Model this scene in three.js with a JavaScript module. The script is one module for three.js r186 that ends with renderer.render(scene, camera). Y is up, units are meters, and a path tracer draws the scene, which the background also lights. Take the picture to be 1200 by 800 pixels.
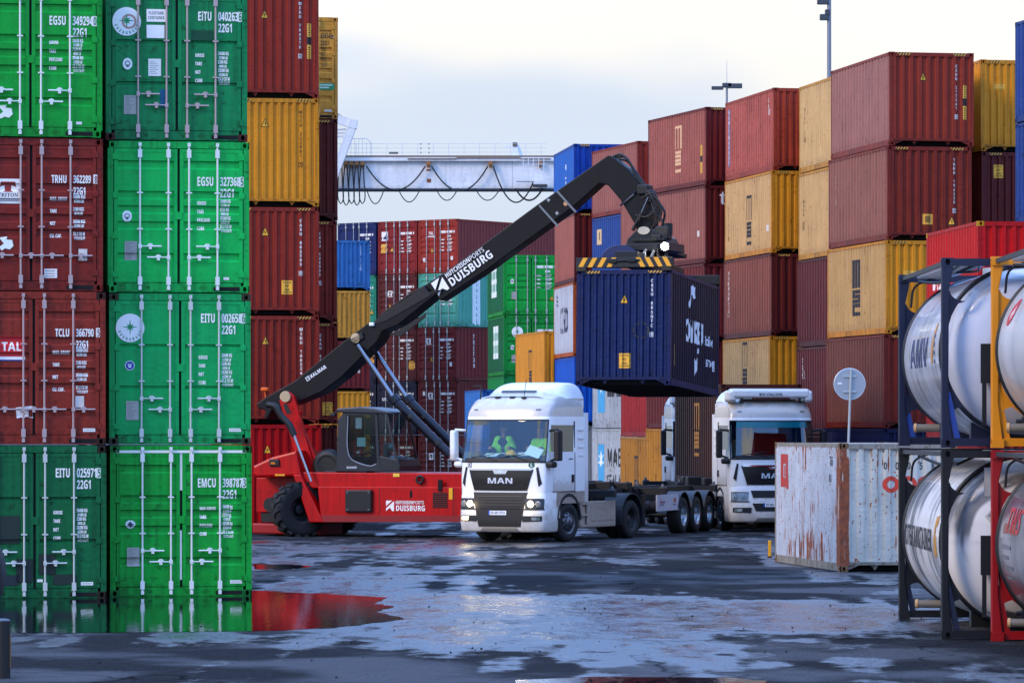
import * as THREE from 'three';
import { mergeGeometries } from 'three/addons/utils/BufferGeometryUtils.js';
import { RoundedBoxGeometry } from 'three/addons/geometries/RoundedBoxGeometry.js';
import { MarchingCubes } from 'three/addons/objects/MarchingCubes.js';

// ------------------------------------------------------------------ camera, sky, sun, exposure
const F = 4600, EYE = 2.87, HZ = 503;              // focal length in pixels of the 1200 x 800 photograph, eye height, horizon row
const scene = new THREE.Scene();
const camera = new THREE.PerspectiveCamera(2 * Math.atan(400 / F) * 180 / Math.PI, 1200 / 800, 1, 4000);
camera.position.set(0, EYE, 0);
camera.lookAt(0, EYE, -100);
camera.setViewOffset(1200, 800, 0, 400 - HZ, 1200, 800);   // lens shift: verticals stay vertical
const renderer = new THREE.WebGLRenderer({ antialias: true });
renderer.setSize(1024, 682);
renderer.toneMapping = THREE.LinearToneMapping;
renderer.toneMappingExposure = 1.5;
renderer.shadowMap.enabled = true;

const { sin, cos, PI, floor, abs, min, max, sqrt, pow, round, atan2 } = Math;
const R = (d) => d * PI / 180;
const clamp = (x, a = 0, b = 1) => min(b, max(a, x));
const lerp = (a, b, t) => a + (b - a) * t;
const sstep = (a, b, x) => { const t = clamp((x - a) / (b - a)); return t * t * (3 - 2 * t); };
function rng(seed) { let s = seed | 0; return () => { s = (s + 0x6d2b79f5) | 0; let t = Math.imul(s ^ (s >>> 15), 1 | s); t = (t + Math.imul(t ^ (t >>> 7), 61 | t)) ^ t; return ((t ^ (t >>> 14)) >>> 0) / 4294967296; }; }
function hash2(x, y, s) { let h = Math.imul(x | 0, 374761393) ^ Math.imul(y | 0, 668265263) ^ Math.imul(s | 0, 1274126177); h = Math.imul(h ^ (h >>> 13), 1274126177); h ^= h >>> 16; return (h >>> 0) / 4294967296; }
function vnoise(x, y, s, px = 0, py = 0) {        // value noise, optionally periodic
  const ix = floor(x), iy = floor(y), fx = x - ix, fy = y - iy, m = (a, p) => p ? ((a % p) + p) % p : a;
  const u = fx * fx * (3 - 2 * fx), v = fy * fy * (3 - 2 * fy);
  const a = hash2(m(ix, px), m(iy, py), s), b = hash2(m(ix + 1, px), m(iy, py), s), c = hash2(m(ix, px), m(iy + 1, py), s), d = hash2(m(ix + 1, px), m(iy + 1, py), s);
  return lerp(lerp(a, b, u), lerp(c, d, u), v);
}
function fbm(x, y, s, o = 4, px = 0, py = 0) { let a = 0.5, t = 0, n = 0; for (let i = 0; i < o; i++) { t += a * vnoise(x, y, s + i, px, py); n += a; x *= 2; y *= 2; px *= 2; py *= 2; a *= 0.5; } return t / n; }

function skyTexture() {
  const W = 2048, H = 1024, data = new Float32Array(W * H * 4);
  for (let j = 0; j < H; j++) {
    const el = ((j + 0.5) / H - 0.5) * PI, e = el * 180 / PI;
    for (let i = 0; i < W; i++) {
      const az = ((i + 0.5) / W - 0.25) * 2 * PI;              // 0 straight ahead
      const x = cos(el) * sin(az), y = sin(el), z = cos(el) * cos(az);
      let r, g, b;
      if (e < -0.5) { r = 0.16; g = 0.17; b = 0.19; } else {
        // cloud deck: noise on a plane overhead, flattened towards the horizon
        const k = 1 / (max(y, 0) + 0.10), n = fbm(x * k * 1.6 + 31.3, z * k * 1.6 + 17.1, 5, 5), n2 = fbm(x * k * 5 + 3, z * k * 5 + 9, 15, 3);
        let c = sstep(0.53, 0.76, n + (n2 - 0.5) * 0.14);       // 1 = bright cloud, 0 = blue grey gap
        // the low band over the yard: pale blue air under the edge of a white cloud deck
        const wob = (fbm(az * 22 + 4, e * 0.9, 40, 4) - 0.5) * 1.3;
        const deck = sstep(4.75, 5.75, e + wob + (az > 0.045 ? 1.2 * sstep(0.045, 0.09, az) : 0));
        const low = sstep(8.5, 6.3, e);
        c = lerp(c, deck, low);
        const lift = 0.57 + 1.3 * pow(sin(max(el, 0)), 0.85);
        const gap = [lerp(0.74, 0.30, sstep(6, 12, e)), lerp(0.835, 0.63, sstep(6, 12, e)), lerp(0.98, 1.45, sstep(6, 12, e))];  // gaps above the view are bluer and stronger, to tint the wet asphalt
        const wht = [1.03, 1.005, 0.96];
        const veil = 0.95 + 0.1 * fbm(az * 9, e * 0.8, 77, 3);
        r = lerp(gap[0], wht[0], c) * lift * veil; g = lerp(gap[1], wht[1], c) * lift * veil; b = lerp(gap[2], wht[2], c) * lift * veil;
      }
      const o = (j * W + i) * 4; data[o] = r; data[o + 1] = g; data[o + 2] = b; data[o + 3] = 1;
    }
  }
  const t = new THREE.DataTexture(data, W, H, THREE.RGBAFormat, THREE.FloatType);
  t.mapping = THREE.EquirectangularReflectionMapping; t.magFilter = THREE.LinearFilter; t.minFilter = THREE.LinearFilter; t.needsUpdate = true;
  return t;
}
const SKY = skyTexture();
scene.background = SKY; scene.environment = SKY;
scene.backgroundIntensity = 0.9; scene.environmentIntensity = 0.9;
const sun = new THREE.DirectionalLight(0xffe2bc, 1.5);
sun.position.set(-105, 78, -25); sun.target.position.set(0, 0, -95);
sun.castShadow = true; sun.shadow.radius = 34; sun.shadow.mapSize.set(2048, 2048);
Object.assign(sun.shadow.camera, { left: -60, right: 60, top: 70, bottom: -70, near: 1, far: 320 });
scene.add(sun, sun.target);

// ------------------------------------------------------------------ helpers
const V = (x, y, z) => new THREE.Vector3(x, y, z);
const P = (px, py, d) => V((px - 600) / F * d, EYE - (py - HZ) / F * d, -d);      // a pixel of the photograph at a distance
const taken = new Map();
function numbered(name) { const n = taken.get(name) || 0; taken.set(name, n + 1); return n ? name + '_' + String(n).padStart(3, '0') : name; }
function tag(o, label, category, group, kind) { if (label) o.userData.label = label; if (category) o.userData.category = category; if (group) o.userData.group = group; if (kind) o.userData.kind = kind; return o; }
function thing(name, label, category, pos = V(0, 0, 0), turn = 0, group) { const g = new THREE.Group(); g.name = numbered(name); g.position.copy(pos); g.rotation.y = turn; scene.add(g); return tag(g, label, category, group); }
function clean(g) { if (g.index) g = g.toNonIndexed(); for (const k of Object.keys(g.attributes)) if (!['position', 'normal', 'uv'].includes(k)) g.deleteAttribute(k); if (!g.attributes.uv) g.setAttribute('uv', new THREE.BufferAttribute(new Float32Array(g.attributes.position.count * 2), 2)); g.morphAttributes = {}; g.clearGroups(); return g; }
function join(gs) { gs = [].concat(gs).filter(Boolean).map(clean); return gs.length === 1 ? gs[0] : mergeGeometries(gs); }
function part(parent, name, gs, mat, label) { const m = new THREE.Mesh(gs.isBufferGeometry ? gs : join(gs), mat); m.name = name; m.castShadow = m.receiveShadow = true; parent.add(m); if (label) m.userData.label = label; return m; }
function parts(parent, name, gs, mat) { return gs.map((g) => part(parent, name, g, mat)); }
function struct(name, gs, mat) { const m = part(scene, numbered(name), gs, mat); m.userData.kind = 'structure'; return m; }
THREE.BufferGeometry.prototype.scaleUV = function () { const u = this.attributes.uv; for (let i = 0; i < u.count; i++) u.setXY(i, u.getX(i) / 6.4, u.getY(i) / 3.2); return this; };
const box = (w, h, d, x = 0, y = 0, z = 0) => new THREE.BoxGeometry(w, h, d).translate(x, y, z);
const boxes = (x0, x1, y0, y1, z0, z1) => box(abs(x1 - x0), abs(y1 - y0), abs(z1 - z0), (x0 + x1) / 2, (y0 + y1) / 2, (z0 + z1) / 2);
const rbox = (w, h, d, x = 0, y = 0, z = 0, r = 0.02, s = 2) => new RoundedBoxGeometry(w, h, d, s, min(r, w / 2.01, h / 2.01, d / 2.01)).translate(x, y, z);
const cylG = (r0, r1, h, n = 16) => new THREE.CylinderGeometry(r0, r1, h, n);
function rod(a, b, r, n = 10, r2 = r) { const d = b.clone().sub(a), g = new THREE.CylinderGeometry(r2, r, d.length(), n); g.applyQuaternion(new THREE.Quaternion().setFromUnitVectors(V(0, 1, 0), d.clone().normalize())); const m = a.clone().add(b).multiplyScalar(0.5); return g.translate(m.x, m.y, m.z); }
function bar(a, b, w, h) { const d = b.clone().sub(a), g = new THREE.BoxGeometry(w, h, d.length()); const m = new THREE.Matrix4().lookAt(b, a, V(0, 1, 0)); if (abs(d.x) + abs(d.z) < 1e-4) m.makeRotationX(PI / 2); g.applyMatrix4(m); const c = a.clone().add(b).multiplyScalar(0.5); return g.translate(c.x, c.y, c.z); }
const tube = (pts, r, n = 24, k = 6) => new THREE.TubeGeometry(new THREE.CatmullRomCurve3(pts), n, r, k);
function ext(pts, depth, bevel = 0, holes = [], cs = 6) {        // polygon in x, y pushed along +z
  const s = pts.isShape || pts instanceof THREE.Shape ? pts : new THREE.Shape(pts.map((p) => new THREE.Vector2(p[0], p[1])));
  for (const h of holes) s.holes.push(new THREE.Path(h.map((p) => new THREE.Vector2(p[0], p[1]))));
  return new THREE.ExtrudeGeometry(s, { depth: max(0.001, depth - 2 * bevel), bevelEnabled: bevel > 0, bevelSize: bevel, bevelThickness: bevel, bevelOffset: -bevel, bevelSegments: 2, curveSegments: cs }).translate(0, 0, bevel).scaleUV();
}
function grid(fn, nu, nv, wrapUV) {          // smooth sheet fn(u, v) -> Vector3
  const pos = [], uv = [], idx = [];
  for (let j = 0; j <= nv; j++) for (let i = 0; i <= nu; i++) { const p = fn(i / nu, j / nv); pos.push(p.x, p.y, p.z); uv.push(...(wrapUV ? wrapUV(i / nu, j / nv) : [i / nu, j / nv])); }
  for (let j = 0; j < nv; j++) for (let i = 0; i < nu; i++) { const a = j * (nu + 1) + i, b = a + 1, c = a + nu + 1, d = c + 1; idx.push(a, b, d, a, d, c); }
  const g = new THREE.BufferGeometry(); g.setAttribute('position', new THREE.Float32BufferAttribute(pos, 3)); g.setAttribute('uv', new THREE.Float32BufferAttribute(uv, 2)); g.setIndex(idx); g.computeVertexNormals(); return g;
}
function quads(list) {                       // flat quads: [a,b,c,d] Vector3 with uv [[u,v] x4]
  const pos = [], uv = [], nor = [];
  for (const [a, b, c, d, t] of list) {
    const n = b.clone().sub(a).cross(c.clone().sub(a)).normalize();
    for (const k of [0, 1, 2, 0, 2, 3]) { const p = [a, b, c, d][k]; pos.push(p.x, p.y, p.z); nor.push(n.x, n.y, n.z); uv.push(...(t ? t[k] : [0, 0])); }
  }
  const g = new THREE.BufferGeometry(); g.setAttribute('position', new THREE.Float32BufferAttribute(pos, 3)); g.setAttribute('normal', new THREE.Float32BufferAttribute(nor, 3)); g.setAttribute('uv', new THREE.Float32BufferAttribute(uv, 2)); return g;
}
const lathe = (pts, n = 32) => new THREE.LatheGeometry(pts.map((p) => new THREE.Vector2(p[0], p[1])), n);

// ------------------------------------------------------------------ print atlas: lettering, stickers, signs
class Atlas {
  constructor(n) { this.n = n; this.c = document.createElement('canvas'); this.c.width = this.c.height = n; this.x = this.c.getContext('2d'); this.px = 2; this.py = 2; this.row = 0; this.rects = []; this.data = new Uint8Array(n * n * 4); this.t = new THREE.DataTexture(this.data, n, n, THREE.RGBAFormat); this.t.colorSpace = THREE.SRGBColorSpace; this.t.magFilter = THREE.LinearFilter; this.m = new THREE.MeshStandardMaterial({ map: this.t, transparent: true, roughness: 0.55 }); this.m.name = 'print'; }
  add(w, h, ppm, draw) {                     // size in metres; draw(ctx) works in metres from the top left
    const W = Math.ceil(w * ppm), H = Math.ceil(h * ppm);
    if (this.px + W + 4 > this.n) { this.px = 2; this.py += this.row + 4; this.row = 0; }
    if (this.py + H + 4 > this.n) return null;
    const x = this.px, y = this.py; this.px += W + 4; this.row = max(this.row, H);
    const c = this.x; c.save(); c.beginPath(); c.rect(x, y, W, H); c.clip(); c.translate(x, y); c.scale(W / w, H / h); draw(c, w, h); c.restore();
    this.rects.push([x, y, W, H]);
    return { u0: x / this.n, u1: (x + W) / this.n, v1: 1 - y / this.n, v0: 1 - (y + H) / this.n, w, h, m: this.m };
  }
  finish() {
    const n = this.n, src = this.x.getImageData(0, 0, n, n).data;
    for (const [x, y, W, H] of this.rects) {
      let r = 0, g = 0, b = 0, k = 0;
      for (let j = y; j < y + H; j++) for (let i = x; i < x + W; i++) { const o = (j * n + i) * 4; if (src[o + 3] > 200) { r += src[o]; g += src[o + 1]; b += src[o + 2]; k++; } }
      if (k) { r /= k; g /= k; b /= k; }
      for (let j = y; j < y + H; j++) for (let i = x; i < x + W; i++) {
        const o = (j * n + i) * 4, q = ((n - 1 - j) * n + i) * 4, a = src[o + 3];
        if (a < 40) { this.data[q] = r; this.data[q + 1] = g; this.data[q + 2] = b; } else { this.data[q] = src[o]; this.data[q + 1] = src[o + 1]; this.data[q + 2] = src[o + 2]; }
        this.data[q + 3] = a;
      }
    }
    this.t.needsUpdate = true;
  }
}
const atlases = [new Atlas(2048)];
function print(w, h, ppm, draw) { let r = atlases[atlases.length - 1].add(w, h, ppm, draw); if (!r) { atlases.push(new Atlas(2048)); r = atlases[atlases.length - 1].add(w, h, ppm, draw); } return r; }
function T(c, s, x, y, size, o = {}) {       // text: baseline middle, size = cap box height in metres
  c.save(); c.translate(x, y); if (o.rot) c.rotate(o.rot); c.scale(size / 72 * (o.sx ?? 0.72), size / 72); c.font = (o.light ? '' : 'bold ') + '100px ' + (o.font || 'sans-serif'); c.textAlign = o.align || 'left'; c.textBaseline = 'middle'; c.fillStyle = o.color || '#f2f3ee'; c.fillText(s, 0, 0); T.w = c.measureText(s).width * size / 72 * (o.sx ?? 0.72); c.restore();
}
function TV(c, s, x, y, size, step, o = {}) { for (let i = 0; i < s.length; i++) T(c, s[i], x, y + i * step, size, { align: 'center', ...o }); }
function rect(c, x, y, w, h, col) { c.fillStyle = col; c.fillRect(x, y, w, h); }
function poly(c, pts, col) { c.fillStyle = col; c.beginPath(); pts.forEach((p, i) => i ? c.lineTo(p[0], p[1]) : c.moveTo(p[0], p[1])); c.closePath(); c.fill(); }
function disc(c, x, y, r, col) { c.fillStyle = col; c.beginPath(); c.arc(x, y, r, 0, 2 * PI); c.fill(); }

// ------------------------------------------------------------------ materials
function wear(seed, o = {}) {                // multiplies the paint: streaks, chalking, scuffs, rust freckles. Covers 6.4 x 3.2 m and tiles
  const W = 1024, H = 512, d = new Uint8Array(W * H * 4), { streak = 0.16, rust = 0.5, blotch = 0.14 } = o;
  for (let j = 0; j < H; j++) for (let i = 0; i < W; i++) {
    const u = i / W, v = j / H;
    let k = 1 - blotch * fbm(u * 8, v * 6, seed, 4, 8, 6) - streak * pow(fbm(u * 96, v * 3, seed + 9, 3, 96, 3), 2.2) * 2 - 0.05 * vnoise(u * 400, v * 200, seed + 3, 400, 200);
    const chalk = sstep(0.62, 0.8, fbm(u * 40, v * 5, seed + 21, 3, 40, 5)) * 0.07; k += chalk;
    const f = fbm(u * 60, v * 40, seed + 33, 3, 60, 40), run = fbm(u * 130, v * 4, seed + 41, 2, 130, 4);
    const yy = v * 3.2, ru = rust * clamp(sstep(0.70 - 0.14 * sstep(0.5, 0.15, yy), 0.80, f) + 0.6 * sstep(0.80, 0.92, run) + 0.7 * sstep(0.72, 0.86, fbm(u * 170, v * 2.2, seed + 71, 2, 170, 3)) * sstep(1.2, 2.4, yy));
    const y = v * 3.2, edge = sstep(0.42, 0.17, y + 0.25 * (fbm(u * 30, 1, seed + 51, 3, 30, 8) - 0.5)) * 0.5 + sstep(2.30, 2.52, y + 0.3 * (fbm(u * 40, 3, seed + 61, 3, 40, 8) - 0.5)) * 0.28; k -= 0.22 * edge;
    const o4 = (j * W + i) * 4;
    d[o4] = clamp(k * lerp(1, 0.62, ru)) * 255; d[o4 + 1] = clamp(k * lerp(1, 0.42, ru)) * 255; d[o4 + 2] = clamp(k * lerp(1, 0.30, ru)) * 255; d[o4 + 3] = 255;
  }
  const t = new THREE.DataTexture(d, W, H, THREE.RGBAFormat); t.wrapS = t.wrapT = THREE.RepeatWrapping; t.magFilter = THREE.LinearFilter; t.needsUpdate = true; return t;
}
function dents(seed) {
  const W = 512, H = 256, d = new Uint8Array(W * H * 4);
  for (let j = 0; j < H; j++) for (let i = 0; i < W; i++) { const u = i / W, v = j / H, k = 0.75 * fbm(u * 14, v * 8, seed, 3, 14, 8) + 0.25 * vnoise(u * 120, v * 60, seed + 7, 120, 60); const o = (j * W + i) * 4; d[o] = d[o + 1] = d[o + 2] = k * 255; d[o + 3] = 255; }
  const t = new THREE.DataTexture(d, W, H, THREE.RGBAFormat); t.wrapS = t.wrapT = THREE.RepeatWrapping; t.magFilter = THREE.LinearFilter; t.needsUpdate = true; return t;
}
const WEAR = [wear(11), wear(57, { streak: 0.26, rust: 0.75, blotch: 0.22 }), wear(93, { streak: 0.12, rust: 0.25, blotch: 0.10 }), wear(131, { streak: 0.2, rust: 0.6, blotch: 0.2 }), wear(177, { streak: 0.16, rust: 0.8, blotch: 0.16 })], DENT = dents(5);
const lin = (hex) => { const c = new THREE.Color(hex), l = 0.3 * c.r + 0.6 * c.g + 0.1 * c.b, f = (v) => min(0.92, 1.04 * pow(max(0.0008, l + (v - l) * 1.05), 1.13)); return c.setRGB(f(c.r), f(c.g), f(c.b)); };   // base colours deepened and saturated for stronger contrast
const mats = new Map();
function paint(hex, w = 0, rough = 0.5) { const key = hex + w + rough; if (!mats.has(key)) { const m = new THREE.MeshPhysicalMaterial({ color: lin(hex), map: WEAR[w], bumpMap: DENT, bumpScale: 0.014, roughness: rough, metalness: 0, specularIntensity: 0.55 }); m.name = 'paint'; mats.set(key, m); } return mats.get(key); }
function std(hex, rough = 0.6, metal = 0, extra = {}) { const key = 's' + hex + rough + metal + JSON.stringify(extra); if (!mats.has(key)) mats.set(key, new THREE.MeshPhysicalMaterial({ color: lin(hex), roughness: rough, metalness: metal, ...extra })); return mats.get(key); }
const RUBBER = std('#17181a', 0.85), BLACK = std('#121315', 0.55), DARK = std('#0b0c0e', 0.9), GALV = std('#b9bdbd', 0.42, 0.55), STEEL = std('#c9ccd0', 0.22, 1), GREYMET = std('#6d7278', 0.4, 0.8);
const GLASS = new THREE.MeshPhysicalMaterial({ color: 0xdcefee, roughness: 0.015, transmission: 1, thickness: 0, ior: 1.95 });

// ------------------------------------------------------------------ shipping containers
const W0 = 2.438, H0 = 2.591, HC = 2.896, L20 = 6.058, L40 = 12.192;
function corrugation(len, pitch, depth, flat = 0.36, slope = 0.14) {   // [along, depth inwards]
  const n = max(1, round(len / pitch)), p = len / n, o = [];
  for (let i = 0; i < n; i++) { const a = i * p; if (!i) o.push([0, 0]); o.push([a + p * flat, 0], [a + p * (flat + slope), depth], [a + p * (1 - slope), depth], [a + p, 0]); }
  return o;
}
function depthAt(prof, s) { for (let i = 1; i < prof.length; i++) if (s <= prof[i][0] + 1e-6) { const [a, d0] = prof[i - 1], [b, d1] = prof[i]; return lerp(d0, d1, clamp((s - a) / max(1e-6, b - a))); } return prof[prof.length - 1][1]; }
// a pressed sheet: prof runs along u (vertical ribs) or along y (horizontal ribs); map(u, y, depth) -> Vector3
function pressed(prof, u0, y0, y1, map, horizontal) {
  const q = [];
  for (let i = 1; i < prof.length; i++) {
    const [a, da] = prof[i - 1], [b, db] = prof[i];
    if (horizontal) q.push([map(u0, y0 + a, da), map(y1, y0 + a, da), map(y1, y0 + b, db), map(u0, y0 + b, db), [[u0 / 6.4, (y0 + a) / 3.2], [y1 / 6.4, (y0 + a) / 3.2], [y1 / 6.4, (y0 + b) / 3.2], [u0 / 6.4, (y0 + b) / 3.2]]]);
    else q.push([map(u0 + a, y0, da), map(u0 + b, y0, db), map(u0 + b, y1, db), map(u0 + a, y1, da), [[(u0 + a) / 6.4, y0 / 3.2], [(u0 + b) / 6.4, y0 / 3.2], [(u0 + b) / 6.4, y1 / 3.2], [(u0 + a) / 6.4, y1 / 3.2]]]);
  }
  return quads(q);
}
// print that follows the pressed sheet, 4 mm proud
function onSheet(prof, axis0, map, r, u0, y0, horizontal, lift = 0.004) {
  const q = [], w = r.w, h = r.h, s0 = (horizontal ? y0 : u0) - axis0, len = horizontal ? h : w, cuts = [0, ...prof.map((p) => p[0] - s0).filter((t) => t > 0.001 && t < len - 0.001), len];
  for (let i = 1; i < cuts.length; i++) {
    const a = cuts[i - 1], b = cuts[i], da = depthAt(prof, s0 + a) - lift, db = depthAt(prof, s0 + b) - lift;
    if (horizontal) { const va = lerp(r.v0, r.v1, a / h), vb = lerp(r.v0, r.v1, b / h); q.push([map(u0, y0 + a, da), map(u0 + w, y0 + a, da), map(u0 + w, y0 + b, db), map(u0, y0 + b, db), [[r.u0, va], [r.u1, va], [r.u1, vb], [r.u0, vb]]]); }
    else { const ua = lerp(r.u0, r.u1, a / w), ub = lerp(r.u0, r.u1, b / w); q.push([map(u0 + a, y0, da), map(u0 + b, y0, db), map(u0 + b, y0 + h, db), map(u0 + a, y0 + h, da), [[ua, r.v0], [ub, r.v0], [ub, r.v1], [ua, r.v1]]]); }
  }
  return quads(q);
}
const flatDecal = (r, map, u0, y0, d = -0.004) => quads([[map(u0, y0, d), map(u0 + r.w, y0, d), map(u0 + r.w, y0 + r.h, d), map(u0, y0 + r.h, d), [[r.u0, r.v0], [r.u1, r.v0], [r.u1, r.v1], [r.u0, r.v1]]]]);

const POST = 0.10, uvBox = (g) => { const p = g.attributes.position, n = g.attributes.normal, u = g.attributes.uv; for (let i = 0; i < p.count; i++) { const nx = abs(n.getX(i)), ny = abs(n.getY(i)); u.setXY(i, (nx > 0.5 ? p.getZ(i) : p.getX(i)) / 6.4, (ny > 0.5 ? p.getZ(i) : p.getY(i)) / 3.2); } return g; };
const endMap = (l, w) => (u, y, d) => V(-w / 2 + u, y, l / 2 - 0.012 - d), backMap = (l, w) => (u, y, d) => V(w / 2 - u, y, -l / 2 + 0.012 + d);
const leftMap = (l, w) => (u, y, d) => V(-w / 2 + 0.008 + d, y, -l / 2 + u), rightMap = (l, w) => (u, y, d) => V(w / 2 - 0.008 - d, y, l / 2 - u);
const geoCache = new Map(), cached = (k, f) => { if (!geoCache.has(k)) geoCache.set(k, f()); return geoCache.get(k); };
const CAST = (() => {                        // hollow corner casting with oval openings, corner at the origin, body towards -x, +y, -z
  const w = 0.162, h = 0.118, d = 0.178, oval = (cx, cy, a, b) => Array.from({ length: 12 }, (_, i) => [cx + a * cos(i * PI / 6), cy + b * sin(i * PI / 6)]);
  const front = ext([[-w, 0], [0, 0], [0, h], [-w, h]], 0.03, 0, [oval(-w / 2, h / 2, 0.034, 0.046)]).translate(0, 0, -0.03);
  const side = ext([[-d, 0], [0, 0], [0, h], [-d, h]], 0.03, 0, [oval(-d / 2, h / 2, 0.042, 0.034)]).rotateY(PI / 2).scale(1, 1, 1);
  side.rotateY(PI).translate(0, 0, 0);       // lies along z
  side.computeBoundingBox(); side.translate(-side.boundingBox.max.x, 0, -side.boundingBox.max.z);
  return join([front, side, boxes(-w, -0.03, 0, 0.012, -d, -0.03), boxes(-w, -0.03, h - 0.012, h, -d, -0.03), boxes(-w, -w + 0.02, 0.012, h - 0.012, -d, -0.03), boxes(-w + 0.02, -0.03, 0.012, h - 0.012, -d, -d + 0.02)]);
})();
const castGeo = (sx, sz) => cached('cast' + sx + sz, () => { const g = CAST.clone(); const p = g.attributes.position, n = g.attributes.normal; for (let i = 0; i < p.count; i++) { p.setX(i, p.getX(i) * sx); p.setZ(i, p.getZ(i) * sz); n.setX(i, n.getX(i) * sx); n.setZ(i, n.getZ(i) * sz); } if (sx * sz < 0) for (let i = 0; i < p.count; i += 3) for (const a of [p, n, g.attributes.uv]) { const k = a.itemSize, arr = a.array; for (let c = 0; c < k; c++) { const t = arr[(i + 1) * k + c]; arr[(i + 1) * k + c] = arr[(i + 2) * k + c]; arr[(i + 2) * k + c] = t; } } return g; });

const GROOVES = { five: [0.10, 0.34, 0.455, 0.58, 0.83], three: [0.11, 0.345, 0.67], two: [0.33, 0.66], six: [0.10, 0.30, 0.42, 0.54, 0.66, 0.86] };
function doorProfile(h, style) {
  const o = [[0, 0]]; const gh = style === 'two' ? 0.07 : 0.15, sl = style === 'two' ? 0.02 : 0.035;
  for (const f of [...GROOVES[style]].reverse()) { const y = (1 - f) * h - gh / 2; o.push([y, 0], [y + sl, 0.034], [y + gh - 0.012, 0.034], [y + gh, 0]); }
  o.push([h, 0]); return o;
}
const bodyMap = new Map();
function makeContainer(spec) {
  const { c, h = H0, l = L20, w = W0, end = 'blank', label, scale = 1, name = 'shipping_container', group } = spec;
  let hs = 7; for (const ch of label) hs = (hs * 31 + ch.charCodeAt(0)) % 9973; const wv = spec.wv = spec.wv ?? [0, 3, 4, 2, 1][hs % 5];
  const g = new THREE.Group(); g.name = numbered(name); tag(g, label, spec.category || 'container', group); g.scale.setScalar(scale);
  const body = paint(c, wv), frameMat = paint(spec.cf || c, 1), eM = endMap(l, w), key = [l, h, w].join();
  const sideY0 = 0.165, sideY1 = h - 0.075, sideLen = l - 2 * POST - 0.02, eLen = w - 2 * POST - 0.01;
  part(g, 'frame', cached('fr' + key + end, () => {
    const gs = [];
    for (const sx of [-1, 1]) {
      gs.push(boxes(sx * (w / 2 - 0.004), sx * (w / 2 - POST), 0.118, h - 0.118, l / 2 - 0.004, l / 2 - POST), boxes(sx * (w / 2 - 0.004), sx * (w / 2 - POST), 0.118, h - 0.118, -l / 2 + 0.004, -l / 2 + POST));
      gs.push(boxes(sx * (w / 2 - 0.004), sx * (w / 2 - 0.06), sideY1 - 0.005, h - 0.006, -l / 2 + 0.17, l / 2 - 0.17), boxes(sx * (w / 2 - 0.006), sx * (w / 2 - 0.055), 0.012, sideY0 + 0.005, -l / 2 + 0.17, l / 2 - 0.17));
    }
    // camera end
    if (end === 'door') {
      gs.push(boxes(-w / 2 + 0.15, w / 2 - 0.15, h - 0.115, h + 0.006, l / 2 - 0.006, l / 2 - POST), boxes(-w / 2 + 0.15, w / 2 - 0.15, 0.008, 0.165, l / 2 - 0.006, l / 2 - POST));
    } else {
      gs.push(boxes(-w / 2 + 0.15, w / 2 - 0.15, h - 0.115, h - 0.008, l / 2 - 0.006, l / 2 - POST));
      gs.push(boxes(-w / 2 + POST, w / 2 - POST, 0.135, 0.2, l / 2 - 0.006, l / 2 - POST));
      for (const s of [-1, 1]) {
        gs.push(ext(s < 0 ? [[-w / 2 + 0.155, 0.03], [-w / 2 + 0.40, 0.136], [-w / 2 + 0.155, 0.136]] : [[w / 2 - 0.155, 0.03], [w / 2 - 0.155, 0.136], [w / 2 - 0.40, 0.136]], 0.05).translate(0, 0, l / 2 - 0.07));
        gs.push(ext([[s * w * 0.2 - 0.09, 0.136], [s * w * 0.2, 0.03], [s * w * 0.2 + 0.09, 0.136]].reverse(), 0.03).translate(0, 0, l / 2 - 0.10));
      }
    }
    gs.push(boxes(-w / 2 + 0.15, w / 2 - 0.15, h - 0.115, h - 0.008, -l / 2 + 0.006, -l / 2 + POST), boxes(-w / 2 + 0.15, w / 2 - 0.15, -0.011, 0.165, -l / 2 + 0.006, -l / 2 + POST));
    return uvBox(join(gs));
  }), frameMat);
  for (const [sx, sz] of [[-1, 1], [1, 1], [-1, -1], [1, -1]]) for (const y of [0, h - 0.118]) { const m = part(g, 'corner_casting', castGeo(sx, sz), spec.cast ? paint(spec.cast, 1) : frameMat); m.position.set(sx * w / 2, y, sz * l / 2); }
  const sPit = [0.278, 0.252, 0.31][hs % 3], sp = cached('sp' + l + sPit, () => corrugation(sideLen, sPit, 0.036));
  const sprof = spec.flatSide ? corrugation(sideLen, 0.75, 0.012, 0.80, 0.03) : sp, sk = spec.flatSide ? 'f' : sPit;
  const u0s = POST + 0.01, sideMat = spec.sideMat || body;  // sides often get their own tone
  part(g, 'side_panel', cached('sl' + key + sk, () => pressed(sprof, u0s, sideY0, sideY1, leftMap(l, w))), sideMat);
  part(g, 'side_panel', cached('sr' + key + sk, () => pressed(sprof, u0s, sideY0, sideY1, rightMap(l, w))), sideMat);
  part(g, 'roof_panel', cached('rf' + key, () => uvBox(boxes(-w / 2 + 0.03, w / 2 - 0.03, h - 0.035, h - 0.02, -l / 2 + 0.05, l / 2 - 0.05))), body);
  part(g, 'floor', cached('fl' + key, () => { const gs = [boxes(-w / 2 + 0.06, w / 2 - 0.06, 0.14, 0.17, -l / 2 + 0.1, l / 2 - 0.1)]; for (let z = -l / 2 + 0.3; z < l / 2 - 0.2; z += 0.3) gs.push(boxes(-w / 2 + 0.06, w / 2 - 0.06, 0.02, 0.14, z - 0.025, z + 0.025)); return join(gs); }), std('#141519', 0.8));
  const pit = spec.pitch || [0.222, 0.205, 0.245][hs % 3], ep = cached('ep' + w + pit, () => corrugation(eLen, pit, 0.046));
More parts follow.
